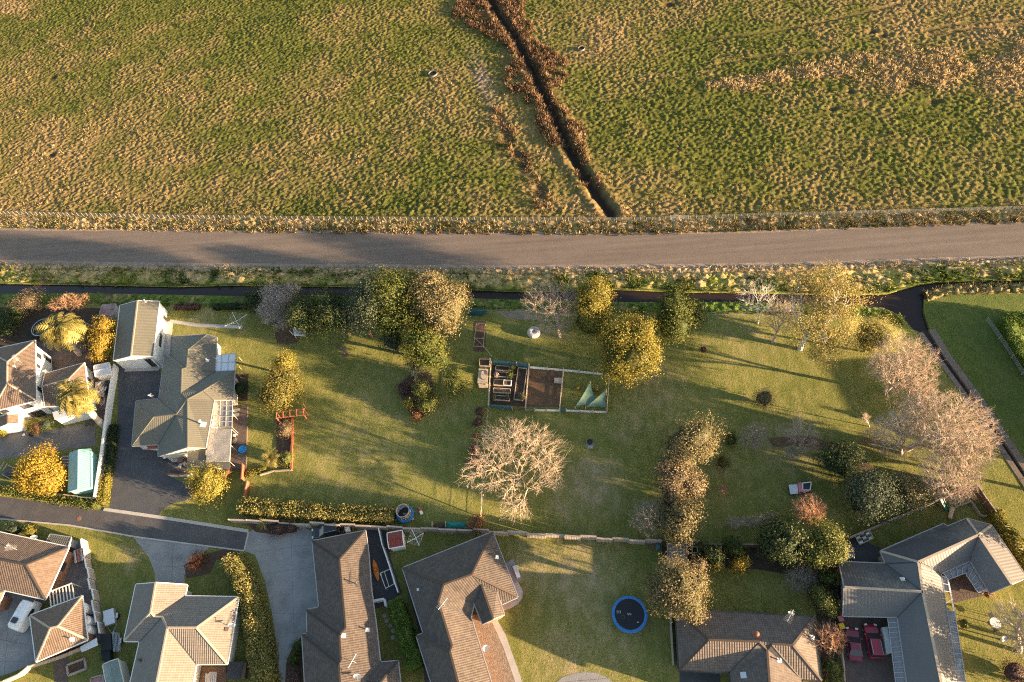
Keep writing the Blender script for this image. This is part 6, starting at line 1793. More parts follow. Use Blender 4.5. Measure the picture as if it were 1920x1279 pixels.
# ------------------------------------------------------------------ trampolines
def trampoline(label, c_px, r, h, padmat, matmat, net=False, logo=True, group='trampolines in the gardens', rim=0.38):
    c = G(*c_px); t = thing('trampoline', label, 'trampoline', c, group)
    n = 36
    b_ = mb(); b_.lathe(c, [(0.02, h - 0.06), (r - rim - 0.1, h - 0.02), (r - rim, h)], n); b_.add([c + Z1 * (h - 0.06)] + [c + Vector((math.cos(2 * math.pi * i / n) * 0.02, math.sin(2 * math.pi * i / n) * 0.02, h - 0.06)) for i in range(n)], [(0, 1 + i, 1 + (i + 1) % n) for i in range(n)])
    b_.build('jump_mat', matmat, t)
    for i in range(12):
        b_ = mb(); a0, a1 = 2 * math.pi * (i + 0.02) / 12, 2 * math.pi * (i + 0.98) / 12
        vs = []; m_ = 4
        for k in range(m_ + 1):
            a = a0 + (a1 - a0) * k / m_; d = Vector((math.cos(a), math.sin(a), 0))
            vs += [c + d * (r - rim) + Z1 * (h + 0.01), c + d * (r - rim * 0.5) + Z1 * (h + 0.07), c + d * r + Z1 * (h + 0.02), c + d * (r + 0.02) + Z1 * (h - 0.26)]
        fs = [(k * 4 + j, k * 4 + j + 1, (k + 1) * 4 + j + 1, (k + 1) * 4 + j) for k in range(m_) for j in range(3)]
        b_.add(vs, fs).build('pad', padmat, t)
    b_ = mb(); b_.lathe(c, [(r - 0.05, h - 0.12), (r - 0.01, h - 0.08), (r - 0.05, h - 0.04), (r - 0.09, h - 0.08), (r - 0.05, h - 0.12)], n); b_.build('frame', M['steel'], t)
    for i in range(6):
        a = 2 * math.pi * i / 6 + 0.2; p = c + Vector((math.cos(a), math.sin(a), 0)) * (r - 0.08)
        mb().tube(p, p + Z1 * (h - 0.08), 0.035, 0.035, 6).build('leg', M['steel'], t)
    if logo:
        for k, dx in enumerate((-0.24, -0.10, 0.05, 0.18)):
            mb().box(c + Vector((dx, 0.05 * (-1) ** k, h - 0.005)), (0.09, 0.20, 0.012), 0.3 * (-1) ** k).build('logo_mark', M['pale_fabric'], t)
    if net:
        for i in range(6):
            a = 2 * math.pi * i / 6 + 0.2; p = c + Vector((math.cos(a), math.sin(a), 0)) * (r - rim + 0.02)
            mb().tube(p + Z1 * h, p + Z1 * (h + 1.5), 0.03, 0.03, 6).build('net_pole', M['cream_net'], t)
        m_, n_, l_, bs = new_mat('net_mesh'); bs.inputs['Base Color'].default_value = (0.40, 0.33, 0.25, 1)
        tr = n_.new('ShaderNodeBsdfTransparent'); mx = n_.new('ShaderNodeMixShader'); mx.inputs[0].default_value = 0.55
        l_.new(tr.outputs[0], mx.inputs[1]); l_.new(bs.outputs[0], mx.inputs[2]); l_.new(mx.outputs[0], n_['Material Output'].inputs['Surface'])
        mb().lathe(c, [(r - rim, h + 0.02), (r - rim, h + 0.8), (r - rim, h + 1.5)], n).build('net', m_, t)
        mb().lathe(c, [(r - rim - 0.03, h + 1.47), (r - rim + 0.03, h + 1.47), (r - rim + 0.03, h + 1.53), (r - rim - 0.03, h + 1.53)], n).build('net_rim', M['cream_net'], t)
    return t, c
t, c = trampoline('largest trampoline, black mat and blue pad, on the dry lawn', (1180, 1154), 2.35, 0.85, M['blue_vinyl'], M['black'])
b_ = mb(); w = c + Vector((-1.62, 0.25, 0.90))
for k in range(3): b_.box(w + Vector((0.22 * k, 0, 0)), (0.05, 0.30, 0.02))
b_.box(w + Vector((0.2, 0.16, 0)), (0.62, 0.05, 0.02)); b_.build('ladder_mark', M['pale_fabric'], t)
mb().lathe(c + Vector((-0.9, -0.35, 0.86)), [(0.22, 0), (0.25, 0.012), (0.25, 0)], 20).build('ring_mark', M['blue_mesh'], t)
mb().ball(c + Vector((1.0, -1.05, 0.9)), (0.14, 0.09, 0.06)).build('scrap', M['pale_fabric'], t)
trampoline('small netted trampoline with blue skirt at the end of the long hedge', (761, 966), 1.32, 0.6, M['blue_vinyl'], M['black'], True, rim=0.34)
trampoline('black trampoline with pale rim half under the upper palm', (84, 618), 2.2, 0.8, M['black'], M['black'], False, False, rim=0.3)
mb().lathe(G(84, 618), [(1.86, 0.87), (1.92, 0.90), (2.0, 0.90), (2.05, 0.87)], 36).build('rim_band', M['steel'], bpy.data.objects['trampoline.002'])

# ------------------------------------------------------------------ clotheslines
def clothesline(label, base, r, h, ang):
    c = G(*base); t = thing('clothesline', label, 'clothesline', c, 'rotary clotheslines')
    mb().tube(c, c + Z1 * (h + 0.1), 0.05, 0.04, 8).build('pole', M['steel'], t)
    tips = []
    for k in range(4):
        a = ang + k * math.pi / 2; q = c + Vector((math.cos(a) * r, math.sin(a) * r, h + 0.25)); tips.append(q)
        o = mb().tube(c + Z1 * h, q, 0.045, 0.04, 6).build('arm', M['white'], t)
        mb().tube(c + Z1 * (h - 0.6), c.lerp(q, 0.5) + Z1 * (h * 0.5), 0.02, 0.02, 5).build('strut', M['steel'], o)
    for f in (0.45, 0.65, 0.85, 1.0):
        b_ = mb(); hub = c + Z1 * h
        for k in range(4): b_.tube(hub.lerp(tips[k], f), hub.lerp(tips[(k + 1) % 4], f), 0.008, 0.008, 4)
        b_.build('line', M['white'], t)
clothesline('white rotary clothesline on the lawn at the end of the slab path', (452, 613), 2.2, 1.9, 0.55)
clothesline('rotary clothesline with square lines beside the red roofed shed', (785, 1016), 1.35, 1.8, 0.5)

# ------------------------------------------------------------------ garden pen
pen = thing('garden_pen', 'long fenced vegetable and hen pen with white boards in the lawn', 'pen', G(1030, 770))
def pen_rail(name, a, b_, z0, z1, mat, th=0.05):
    a, b_ = G(*a), G(*b_); d = (b_ - a).normalized(); n_ = Vector((-d.y, d.x, 0)) * th / 2
    return mb().prism([a - n_, b_ - n_, b_ + n_, a + n_], z0, z1).build(name, mat, pen)
plate('bark_floor', [(988, 690), (1056, 694), (1052, 764), (986, 762)], 0.012, M['brown_soil'], parent=pen, kind=None)
plate('dark_floor', [(922, 684), (988, 690), (986, 762), (918, 758)], 0.008, M['earth'], parent=pen, kind=None)
pen_rail('mesh_screen', (926, 682), (992, 690), 0.05, 1.25, M['blue_mesh'])
pen_rail('mesh_screen', (917, 764), (961, 768), 0.05, 0.9, M['blue_mesh'])
pen_rail('board', (994, 692), (1075, 699), 0.25, 0.85, M['white']); pen_rail('board', (1075, 699), (1130, 705), 0.25, 0.85, M['white'])
pen_rail('board', (1003, 771), (1050, 772), 0.05, 0.65, M['white']); pen_rail('board', (1062, 772), (1137, 775), 0.05, 0.65, M['white'])
pen_rail('board', (986, 770), (1003, 771), 0.05, 0.55, M['timber']); pen_rail('board', (961, 768), (986, 770), 0.05, 0.5, M['timber_brown'])
pen_rail('mesh_gate', (1050, 773), (1062, 773), 0.05, 0.9, M['blue_mesh'])
for a_, b_ in (((922, 684), (917, 764)), ((993, 690), (986, 769)), ((1057, 697), (1050, 771)), ((1142, 715), (1138, 775))):
    for z in (0.35, 1.2): pen_rail('rail', a_, b_, z - 0.05, z + 0.05, M['timber_pale'], 0.10)
    w0, w1 = G(*a_), G(*b_)
    for k in range(1, 6): mb().tube(up(w0.lerp(w1, k / 6), 0), up(w0.lerp(w1, k / 6), 1.25), 0.035, 0.035, 6).build('post', M['timber_pale'], pen)
for q, h in (((922, 684), 2.2), ((970, 687), 1.5), ((993, 690), 1.7), ((1027, 695), 1.4), ((1057, 698), 1.6), ((1086, 701), 1.4), ((1113, 704), 1.4), ((1142, 712), 1.3), ((917, 764), 1.2), ((961, 769), 1.1), ((986, 770), 1.1), ((1003, 772), 1.1), ((1026, 772), 1.0), ((1050, 773), 1.3), ((1062, 773), 1.3), ((1088, 774), 1.0), ((1112, 775), 1.0), ((1138, 776), 1.2)):
    mb().box(G(*q) + Z1 * h / 2, (0.13, 0.13, h)).build('post', M['timber_pale'], pen)
def raised_bed(label, px4, plants=(), h=0.35, soil=M['earth']):
    P = [G(*p) for p in px4]; c = sum(P, Vector((0, 0, 0))) / 4
    t = thing('raised_bed', label, 'garden bed', c, 'raised beds')
    for a, b_ in zip(P, P[1:] + P[:1]): mb().beam(a + Z1 * h / 2, b_ + Z1 * h / 2, 0.10, h).build('board', M['timber_pale'], t)
    mb().prism([c + (p - c) * 0.96 for p in P], 0, h * 0.75).build('soil', soil, t)
    return t
raised_bed('uppermost raised bed, split by two cross boards, in the pen', [(931, 687), (955, 689), (955, 697), (929, 695)])
raised_bed('raised bed full of leafy greens, second from the pen top', [(929, 699), (960, 701), (960, 709), (928, 707)])
raised_bed('raised bed with a small white frame, middle of the pen', [(927, 713), (959, 715), (958, 725), (926, 723)], soil=M['brown_soil'])
raised_bed('raised bed of bare pinkish soil, second from the pen bottom', [(926, 729), (957, 731), (957, 739), (925, 737)], soil=M['brown_soil'])
raised_bed('lowest raised bed with pale shrubs at its ends', [(925, 743), (955, 745), (955, 753), (925, 751)])
raised_bed('long narrow raised bed along the pen divider', [(972, 691), (988, 693), (980, 752), (964, 750)])
fr = thing('seed_frame', 'small white cold frame on the middle raised bed', 'cold frame', G(951, 719))
cf = [G(*p, 0.6) for p in [(945, 713), (959, 714), (958, 723), (944, 722)]]
for a, b_ in zip(cf, cf[1:] + cf[:1]): mb().beam(a, b_, 0.06, 0.3).build('side', M['white'], fr)
for x, y, r_, lab, mt in ((960, 690, 6, 'leafy green plant in the uppermost raised bed', 'leaf_lime'), (956, 703, 8, 'clump of pale greens in the second raised bed', 'leaf_lime'), (932, 702, 5, 'small silver plant at the left of the second raised bed', 'leaf_blossom'),
                          (978, 744, 8, 'flowering plant with cream heads in the long raised bed', 'leaf_olive'), (952, 745, 4, 'small pale shrub at the right of the lowest bed', 'leaf_olive'), (926, 745, 5, 'olive shrub at the left of the lowest bed', 'leaf_hedge'),
                          (1082, 727, 5, 'small golden plant on the pen lawn', 'leaf_lemon'), (1117, 731, 8, 'golden shrub behind the twin shade sails', 'leaf_hedge')):
    leafy('plant', lab, 'plant', [(x, y, r_, 0.6)], M[mt], 0.13, 26, trunk=False)
def sail(label, px3, zs, sag=0.25):
    A_, B_, C_ = [G(*p, z) for p, z in zip(px3, zs)]
    n = 10; vs = []; idx = {}
    for i in range(n + 1):
        for j in range(n + 1 - i):
            u, v = i / n, j / n; w = 1 - u - v
            k = 27 * u * v * w
            p = A_ * u + B_ * v + C_ * w
            cen = (A_ + B_ + C_) / 3
            e = 4 * (u * v + v * w + u * w) - 3 * k * 0.35
            p = p.lerp(cen, 0.16 * max(0, (u * v + v * w + w * u) * 3 - k)) - Z1 * sag * k * 0.5
            idx[(i, j)] = len(vs); vs.append(p)
    fs = []
    for i in range(n):
        for j in range(n - i):
            fs.append((idx[(i, j)], idx[(i + 1, j)], idx[(i, j + 1)]))
            if i + j < n - 1: fs.append((idx[(i + 1, j)], idx[(i + 1, j + 1)], idx[(i, j + 1)]))
    t = thing('shade_sail', label, 'shade sail', up(C_, 0), 'green shade sails')
    mb().add(vs, fs).build('cloth', M['shade_cloth'], t, smooth=True)
    for p in (A_, B_): mb().tube(up(p, 0), p + Z1 * 0.1, 0.05, 0.05, 6).build('pole', M['timber_pale'], t)
sail('left and taller green shade sail in the pen corner', [(1106.5, 716), (1078, 763), (1120, 757)], (2.6, 1.0, 1.1))
sail('right green shade sail against the pen end rail', [(1137, 730), (1098, 763), (1136, 764)], (2.3, 1.0, 1.0))
tb = thing('hen_ramp', 'pale plywood board lying in the hen run', 'board', G(1047, 713))
blk('board', [(1039, 708), (1055, 708.5), (1054, 719), (1039, 718)], 0.25, 0.32, M['timber_pale'], tb)
for q in ((1041, 711), (1052, 717)): mb().box(G(*q) + Z1 * 0.13, (0.1, 0.1, 0.26)).build('bearer', M['timber'], tb)
def hen(label, q, ang):
    c = G(*q); t = thing('hen', label, 'hen', c, 'hens in the run')
    f = Vector((math.cos(ang), math.sin(ang), 0)); s_ = Vector((-f.y, f.x, 0))
    b_ = mb(); rings = [(-0.34, 0.05, 0.42), (-0.24, 0.06, 0.36), (-0.1, 0.13, 0.26), (0.06, 0.15, 0.25), (0.17, 0.10, 0.30), (0.22, 0.06, 0.40), (0.25, 0.055, 0.48), (0.30, 0.02, 0.48)]
    vs = []; n = 8
    for x, r_, z in rings:
        for i in range(n):
            a = 2 * math.pi * i / n; vs.append(c + f * x + s_ * math.cos(a) * r_ + Z1 * (z + math.sin(a) * r_))
    fs = [(k * n + i, k * n + (i + 1) % n, (k + 1) * n + (i + 1) % n, (k + 1) * n + i) for k in range(len(rings) - 1) for i in range(n)]
    b_.add(vs, fs).build('body', M['brown_feather'], t, smooth=True)
    mb().box(c + f * 0.25 + Z1 * 0.55, (0.09, 0.02, 0.06), ang).build('comb', M['red_plastic'], t)
    for k in (-1, 1): mb().tube(c + s_ * 0.06 * k, c + s_ * 0.06 * k + Z1 * 0.16, 0.015, 0.015, 5).build('leg', M['yellow_plastic'], t)
hen('brown hen near the top of the bark covered run', (1036, 697), 0.3); hen('brown hen beside the plywood board', (1031, 715), 2.0)
t = thing('potting_bench', 'pale timber bench with curved hose outside the pen corner', 'bench', G(906, 710))
blk('top', [(898, 691), (915, 692), (914, 719), (895, 718)], 0.75, 0.85, M['timber_pale'], t); blk('lower_shelf', [(897, 719), (915, 720), (914, 727), (898, 727)], 0.4, 0.5, M['timber_pale'], t)
for q in ((899, 695), (912, 695), (899, 724), (912, 724)): mb().box(G(*q) + Z1 * 0.38, (0.12, 0.12, 0.76)).build('leg', M['timber'], t)
b_ = mb(); hc = G(908, 703, 0.9)
for k in range(14): b_.tube(hc + Vector((math.cos(k * 0.35) * 0.6, math.sin(k * 0.35) * 0.9, 0)), hc + Vector((math.cos(k * 0.35 + 0.35) * 0.6, math.sin(k * 0.35 + 0.35) * 0.9, 0)), 0.04, 0.04, 5)
b_.build('hose', M['dark_steel'], t)
t = thing('compost_bay', 'small timber compost frame above the potting bench', 'compost bin', G(910, 684))
cb = [G(*p) for p in [(900, 676), (919, 678), (918, 690), (900, 689)]]
for a, q in zip(cb, cb[1:] + cb[:1]): mb().beam(a + Z1 * 0.35, q + Z1 * 0.35, 0.08, 0.7).build('side', M['timber_pale'], t)
mb().prism(cb, 0, 0.4).build('compost', M['bark_mulch'], t)
t = thing('framed_bed', 'long dug bed with a pale pipe frame above the pen', 'garden bed', G(900, 640))
plate('soil', [(890, 602), (911, 603), (910, 660), (887, 658)], 0.03, M['bark_mulch'], parent=t, kind=None)
fp = [(893, 606), (910, 607), (906, 650), (888, 649)]
for a, q in zip(fp, fp[1:] + fp[:1]): mb().beam(G(*a, 0.6), G(*q, 0.6), 0.07, 0.07).build('rail', M['timber_pale'], t)
for a, q in (((892, 619), (908, 620)), ((890, 634), (907, 635)), ((893, 612), (899, 606)), ((890, 634), (906, 648))): mb().beam(G(*a, 0.6), G(*q, 0.6), 0.06, 0.06).build('brace', M['timber_pale'], t)
for q in fp: mb().tube(up(G(*q, 0.6), 0), G(*q, 0.6), 0.04, 0.04, 6).build('leg', M['timber_pale'], t)
t = thing('leaning_pole', 'long pale pole leaning from the framed bed to the pen corner post', 'pole', G(922, 672))
mb().tube(G(905, 647, 0.7), G(922, 668, 2.1), 0.06, 0.05, 8).build('pole', M['timber_pale'], t)

# ------------------------------------------------------------------ things on the big lawn
t = thing('garden_swing', 'white garden swing seat with pale canopy at the edge of the mulch', 'swing seat', G(562, 628))
blk('canopy', [(548, 614), (571, 619), (573, 629), (552, 628)], 1.5, 1.56, M['metal_white'], t)
blk('seat', [(553, 624), (571, 624), (570, 629), (554, 629)], 0.4, 0.5, M['timber_brown'], t)
for q in ((549, 628), (573, 629), (556, 634), (575, 634)): mb().tube(G(*q), G(*q) + Z1 * 1.5, 0.06, 0.06, 6).build('leg', M['white'], t)
mb().beam(G(552, 629, 1.5), G(573, 630, 1.5), 0.1, 0.1).build('front_bar', M['white'], t)
t = thing('garden_table', 'folded grey and teal outdoor furniture heap under the blossom tree', 'furniture', G(505, 600))
blk('cover', [(496, 590), (510, 596), (521, 606), (516, 609), (500, 600)], 0, 0.5, M['dark_green_cover'], t)
for k in range(5): mb().tube(G(487 + 6 * k, 593 + 3 * k, 0.2), G(497 + 6 * k, 598 + 3 * k, 0.8), 0.04, 0.04, 6).build('tube', M['steel'], t)
bare('sapling', 'small leafless sapling in a mulch circle on the shaded lawn', (646, 664), [(646, 656, 10, 0.9, 0.9)], M['bark_grey'], 70, 0.02)
blk('mulch_circle', [(640, 665), (646, 661), (653, 663), (653, 669), (645, 671)], 0.0, 0.02, M['bark_mulch'])['kind'] = 'structure'
pg = thing('pergola', 'red stained timber pergola over the end of the garden bed', 'pergola', G(545, 780))
for a, q in (((515, 784), (573, 778)), ((518, 774), (571, 766))): mb().beam(G(*a, 2.1), G(*q, 2.1), 0.1, 0.15).build('beam', M['timber_red'], pg)
for k in range(5):
    a = (518 + 12.5 * k, 774 - 2.0 * k); q = (518 + 12.7 * k, 785 - 1.6 * k)
    mb().beam(G(*a, 2.22), G(*q, 2.22), 0.09, 0.12).build('rafter', M['timber_red'], pg)
for q in ((518, 784), (570, 778), (519, 775), (569, 767)): mb().tube(up(G(*q, 2.1), 0), G(*q, 2.1), 0.07, 0.07, 6).build('post', M['timber_red'], pg)
for a, q in (((570, 778), (575, 786)), ((569, 757), (574, 766)), ((519, 784), (523, 788))): mb().beam(G(*a, 2.1), G(*q, 1.3), 0.08, 0.08).build('brace', M['timber_red'], pg)
t = thing('round_shade', 'white ribbed round garden shade with a grey centre hole beside the bare tree', 'garden shade', G(1001, 626))
c = G(1001, 625)
vs = []; n = 24
for r_, z in ((0.30, 0.55), (0.36, 0.68), (0.70, 0.72), (1.0, 0.62), (1.14, 0.35), (1.12, 0.05)):
    for i in range(n):
        a = 2 * math.pi * i / n; rr = r_ * (1 + 0.02 * (i % 2)); vs.append(c + Vector((math.cos(a) * rr, math.sin(a) * rr, z)))
mb().add(vs, [(k * n + i, k * n + (i + 1) % n, (k + 1) * n + (i + 1) % n, (k + 1) * n + i) for k in range(5) for i in range(n)]).build('shell', M['pale_fabric'], t)
mb().disc(c + Z1 * 0.57, 0.3, 20).build('centre', M['grey_wall'], t)
t = thing('fire_pit', 'round fire pit with ash on the open lawn', 'fire pit', G(1105, 832))
c = G(1105, 832)
plate('burnt_ground', [(1099, 826), (1104, 823), (1112, 826), (1116, 834), (1111, 842), (1102, 842), (1098, 835)], 0.02, M['pale_soil'], parent=t, kind=None)
mb().lathe(c + Vector((0.1, 0.2, 0)), [(0.42, 0), (0.46, 0.35), (0.40, 0.36), (0.36, 0.06)], 18).build('bowl', M['dark_steel'], t)
mb().disc(c + Vector((0.1, 0.2, 0.2)), 0.39, 18).build('embers', M['mud'], t); mb().disc(c + Vector((0.15, -0.5, 0.03)), 0.4, 14, 0.3).build('ash', M['ash'], t)
t = thing('slim_post', 'slim pale leaning pole between round orange shrub and bare tree', 'pole', G(900, 968))
mb().tube(G(900, 970), G(906, 927, 3.2), 0.07, 0.055, 8).build('pole', M['timber_pale'], t)
t = thing('covered_boat', 'long dark green covered dinghy lying by the stream bank', 'boat', G(895, 588))
b_ = mb(); a, q = G(878, 586), G(913, 586); d = (q - a).normalized(); s_ = Vector((-d.y, d.x, 0)); L = (q - a).length; vs = []; n = 9
for k in range(11):
    f = k / 10; w = 0.75 * (math.sin(math.pi * min(1, 0.18 + f * 0.75)) ** 0.6)
    for i in range(n):
        an = math.pi * i / (n - 1); vs.append(a + d * (L * f) + s_ * math.cos(an) * w + Z1 * (0.12 + math.sin(an) * 0.55 * (0.6 + 0.4 * math.sin(math.pi * f))))
b_.add(vs, [(k * n + i, k * n + i + 1, (k + 1) * n + i + 1, (k + 1) * n + i) for k in range(10) for i in range(n - 1)] + [tuple(range(n)), tuple(range(10 * n, 11 * n))[::-1]]).build('cover', M['dark_green_cover'], t)
for f in (0.2, 0.8): mb().box(a + d * L * f + Z1 * 0.08, (0.2, 1.4, 0.16), math.atan2(d.y, d.x)).build('bearer', M['timber_brown'], t)
t = thing('tarp_heap', 'teal tarpaulin over a stack against the boundary fence', 'tarpaulin', G(855, 987))
P4 = [G(*p) for p in [(838, 979), (873, 981), (875, 992), (834, 991)]]; vs = []
for i in range(9):
    for j in range(5):
        p = lerp4(P4, i / 8, j / 4); e = 0.2 + 0.75 * (math.sin(math.pi * (0.12 + 0.76 * i / 8)) * math.sin(math.pi * (0.12 + 0.76 * j / 4))) ** 0.5
        vs.append(p + Z1 * max(0.03, e - 0.25 + random.uniform(-0.07, 0.07)))
mb().add(vs, [(i * 5 + j, i * 5 + j + 1, (i + 1) * 5 + j + 1, (i + 1) * 5 + j) for i in range(8) for j in range(4)]).build('tarp', M['teal_tarp'], t)
t = thing('compost_heap', 'open compost bay with dark heap left of the teal tarpaulin', 'compost bin', G(822, 986))
for a, q in (((812, 980), (812, 991)), ((837, 980), (837, 991))): mb().beam(G(*a) + Z1 * .4, G(*q) + Z1 * .4, 0.08, 0.8).build('side', M['timber_pale'], t)
mb().ball(G(825, 987), (1.0, 0.55, 0.45), 12, 6).build('heap', M['bark_mulch'], t)
t = thing('ride_on_toy', 'red and white toy slide lying on the lawn by the netted trampoline', 'toy', G(787, 958))
blk('red_slide', [(783, 951), (787, 950), (791, 957), (787, 959)], 0.05, 0.35, M['red_plastic'], t); blk('white_base', [(786, 959), (791, 957), (793, 962), (788, 964)], 0.02, 0.45, M['white_plastic'], t)
t = thing('trampoline_step', 'small timber step by the netted trampoline', 'step', G(774, 974))
blk('tread', [(771, 972), (775, 970), (777, 974), (773, 976)], 0.2, 0.26, M['timber_pale'], t); blk('box', [(771.6, 972.4), (775, 970.6), (776.4, 973.8), (773, 975.5)], 0, 0.2, M['timber_brown'], t)
hu = thing('hutch', 'small hutch with grey tin lid and red roofed run on the shaded lawn', 'hutch', G(1500, 920))
blk('tin_lid', [(1479, 909), (1495, 908), (1497, 925), (1482, 927)], 0.62, 0.70, M['metal_white'], hu); blk('box', [(1480, 911), (1495, 910), (1496, 924), (1482, 926)], 0.0, 0.62, M['dark_steel'], hu)
blk('red_roof', [(1496, 905), (1505, 905), (1505, 920), (1517, 919), (1516, 922), (1498, 923)], 0.75, 0.82, M['pink_plastic'], hu)
for a, q in (((1505, 906), (1521, 904)), ((1521, 904), (1519, 919)), ((1505, 919), (1519, 919)), ((1505, 906), (1505, 919))): mb().beam(G(*a, 0.8), G(*q, 0.8), 0.12, 0.12).build('frame', M['white'], hu)
blk('run', [(1498, 906), (1520, 905), (1518, 925), (1500, 926)], 0.02, 0.5, M['dark_steel'], hu)

# ------------------------------------------------------------------ paddock rings
def ring(label, q, r_):
    c = G(*q); t = thing('concrete_ring', label, 'trough', c)
    mb().lathe(c, [(r_, -0.2), (r_, 0.42), (r_ - 0.09, 0.42), (r_ - 0.09, 0.0)], 28).build('ring', M['concrete_dark'], t)
    mb().disc(c + Z1 * 0.12, r_ - 0.085, 24).build('water', M['water'], t)
ring('round concrete trough in the left paddock on a worn tan patch', (812, 140), 1.05); ring('round concrete trough on pale grass right of the ditch', (1090, 93), 0.8)

# ------------------------------------------------------------------ vehicles
def car(name, label, q_front, q_rear, W, H, mat, wagon=False, roofmat=None, group=None):
    a, b_ = G(*q_front), G(*q_rear); c = (a + b_) / 2; d = (a - b_).normalized(); L = (a - b_).length; s_ = Vector((-d.y, d.x, 0))
    t = thing(name, label, 'car', c, group)
    P = lambda x, y, z: c + d * (x * L) + s_ * (y * W / 2) + Z1 * z
    def loft(sections):
        vs = []; n = len(sections[0])
        for sec in sections: vs += sec
        fs = [(k * n + i, k * n + (i + 1) % n, (k + 1) * n + (i + 1) % n, (k + 1) * n + i) for k in range(len(sections) - 1) for i in range(n)]
        return mb().add(vs, fs + [tuple(range(n))[::-1], tuple(range((len(sections) - 1) * n, len(sections) * n))])
    bh = 0.62 * H
    st = [(-0.50, 0.72, 0.50 * H), (-0.485, 0.90, bh * 0.97), (-0.44, 0.97, bh), (-0.25, 1.0, bh), (0.15, 1.0, bh), (0.22, 0.99, bh * 0.99), (0.40, 0.95, bh * 0.93), (0.47, 0.88, bh * 0.85), (0.50, 0.68, 0.42 * H)]
    secs = []
    for x, w, z in st:
        secs.append([P(x, -w * 0.92, 0.24), P(x, -w, 0.42), P(x, -w, z * 0.86), P(x, -w * 0.88, z), P(x, -w * 0.4, z * 1.012), P(x, w * 0.4, z * 1.012), P(x, w * 0.88, z), P(x, w, z * 0.86), P(x, w, 0.42), P(x, w * 0.92, 0.24)])
    loft(secs).build('body', mat, t, smooth=False)
    if wagon: g0, r0, r1, g1 = -0.47, -0.42, 0.03, 0.23
    else: g0, r0, r1, g1 = -0.36, -0.21, 0.01, 0.22
    ring_ = lambda x0, x1, w, z: [P(x0, -w, z), P(x1, -w * 0.97, z), P(x1, w * 0.97, z), P(x0, w, z)]
    cb_ = ring_(g0, g1, 0.90, bh * 0.98); ct = ring_(r0, r1, 0.72, H * 0.97)
    mb().add(cb_ + ct, [(0, 1, 5, 4), (1, 2, 6, 5), (2, 3, 7, 6), (3, 0, 4, 7), (4, 5, 6, 7)]).build('glasshouse', M['glass'], t)
    rf = ring_(r0 - 0.005, r1 + 0.005, 0.74, H * 0.975); m1 = ring_(r0 + 0.03, r1 - 0.03, 0.55, H)
    ro = mb().add(rf + m1, [(0, 1, 5, 4), (1, 2, 6, 5), (2, 3, 7, 6), (3, 0, 4, 7), (4, 5, 6, 7)]).build('roof', mat, t)
    for sy in (-1, 1):
        for (xa, xb) in ((g1, r1), (g0, r0), (-0.1, -0.1)):
            mb().beam(P(xa, sy * 0.89, bh), P(xb, sy * 0.73, H * 0.97), 0.07, 0.07).build('pillar', mat, t)
        if wagon: mb().beam(P(r0 + 0.02, sy * 0.66, H + 0.04), P(r1 - 0.03, sy * 0.66, H + 0.04), 0.05, 0.05).build('roof_rail', M['steel'], t)
        mb().box(P(0.17, sy * 1.07, bh + 0.06), (0.16, 0.22, 0.14), math.atan2(d.y, d.x)).build('mirror', mat, t)
        mb().box(P(0.475, sy * 0.66, bh * 0.80), (0.22, 0.34, 0.14), math.atan2(d.y, d.x) + sy * 0.25).build('headlight', M['lamp_glass'], t)
        mb().box(P(-0.492, sy * 0.72, bh * 0.86), (0.10, 0.34, 0.16), math.atan2(d.y, d.x)).build('tail_light', M['tail_glass'], t)
        for x in (-0.31, 0.32):
            w = mb().tube(P(x, sy * 0.99, 0.31), P(x, sy * 0.76, 0.31), 0.31, 0.31, 18).build('wheel', M['tyre'], t)
            mb().tube(P(x, sy * 1.005, 0.31), P(x, sy * 0.9, 0.31), 0.19, 0.19, 12).build('rim', M['steel'], w)
    mb().beam(P(0.497, -0.6, 0.48), P(0.497, 0.6, 0.48), 0.08, 0.10).build('number_plate_bar', M['dark_steel'], t)
    mb().beam(P(0.46, -0.35, bh * 0.79), P(0.46, 0.35, bh * 0.79), 0.14, 0.06).build('grille', M['dark_steel'], t)
    return t, P
car('parked_car', 'maroon sedan parked on the brown paving, left of the red wagon', (1594, 1179), (1602, 1241), 1.68, 1.38, M['maroon_paint'])
t, P = car('parked_car', 'bright red station wagon with roof rails on the brown paving', (1628, 1172), (1641, 1237), 1.74, 1.5, M['red_paint'], True)
car('parked_car', 'black car tucked beside the long tiled house under the fence', (588, 1004), (640, 992), 1.75, 1.45, M['black_paint'], True)
cv = thing('caravan', 'white caravan with dark roof hatches on the concrete yard', 'caravan', G(48, 1160))
a, b_ = G(62, 1124, 1.5), G(26, 1182, 1.5); a.z = b_.z = 0
d = (a - b_).normalized(); s_ = Vector((-d.y, d.x, 0)); L = (a - b_).length; c = (a + b_) / 2; vs = []; n = 12
prof = [(-0.5, 0.55, 1.3), (-0.47, 0.80, 2.0), (-0.40, 0.95, 2.3), (0.25, 1.0, 2.45), (0.40, 0.95, 2.3), (0.48, 0.78, 1.8), (0.5, 0.6, 1.2)]
for x, w, z in prof:
    for (y, zz) in ((-1, 0.45), (-1.04, 1.0), (-1.0, z * 0.82), (-0.88, z * 0.95), (-0.5, z), (0, z * 1.01), (0.5, z), (0.88, z * 0.95), (1.0, z * 0.82), (1.04, 1.0), (1, 0.45), (0, 0.45)):
        vs.append(c + d * (x * L) + s_ * (y * w * 1.08) + Z1 * zz)
mb().add(vs, [(k * n + i, k * n + (i + 1) % n, (k + 1) * n + (i + 1) % n, (k + 1) * n + i) for k in range(len(prof) - 1) for i in range(n)] + [tuple(range(n))[::-1], tuple(range((len(prof) - 1) * n, len(prof) * n))]).build('body', M['white_gelcoat'], cv, smooth=False)
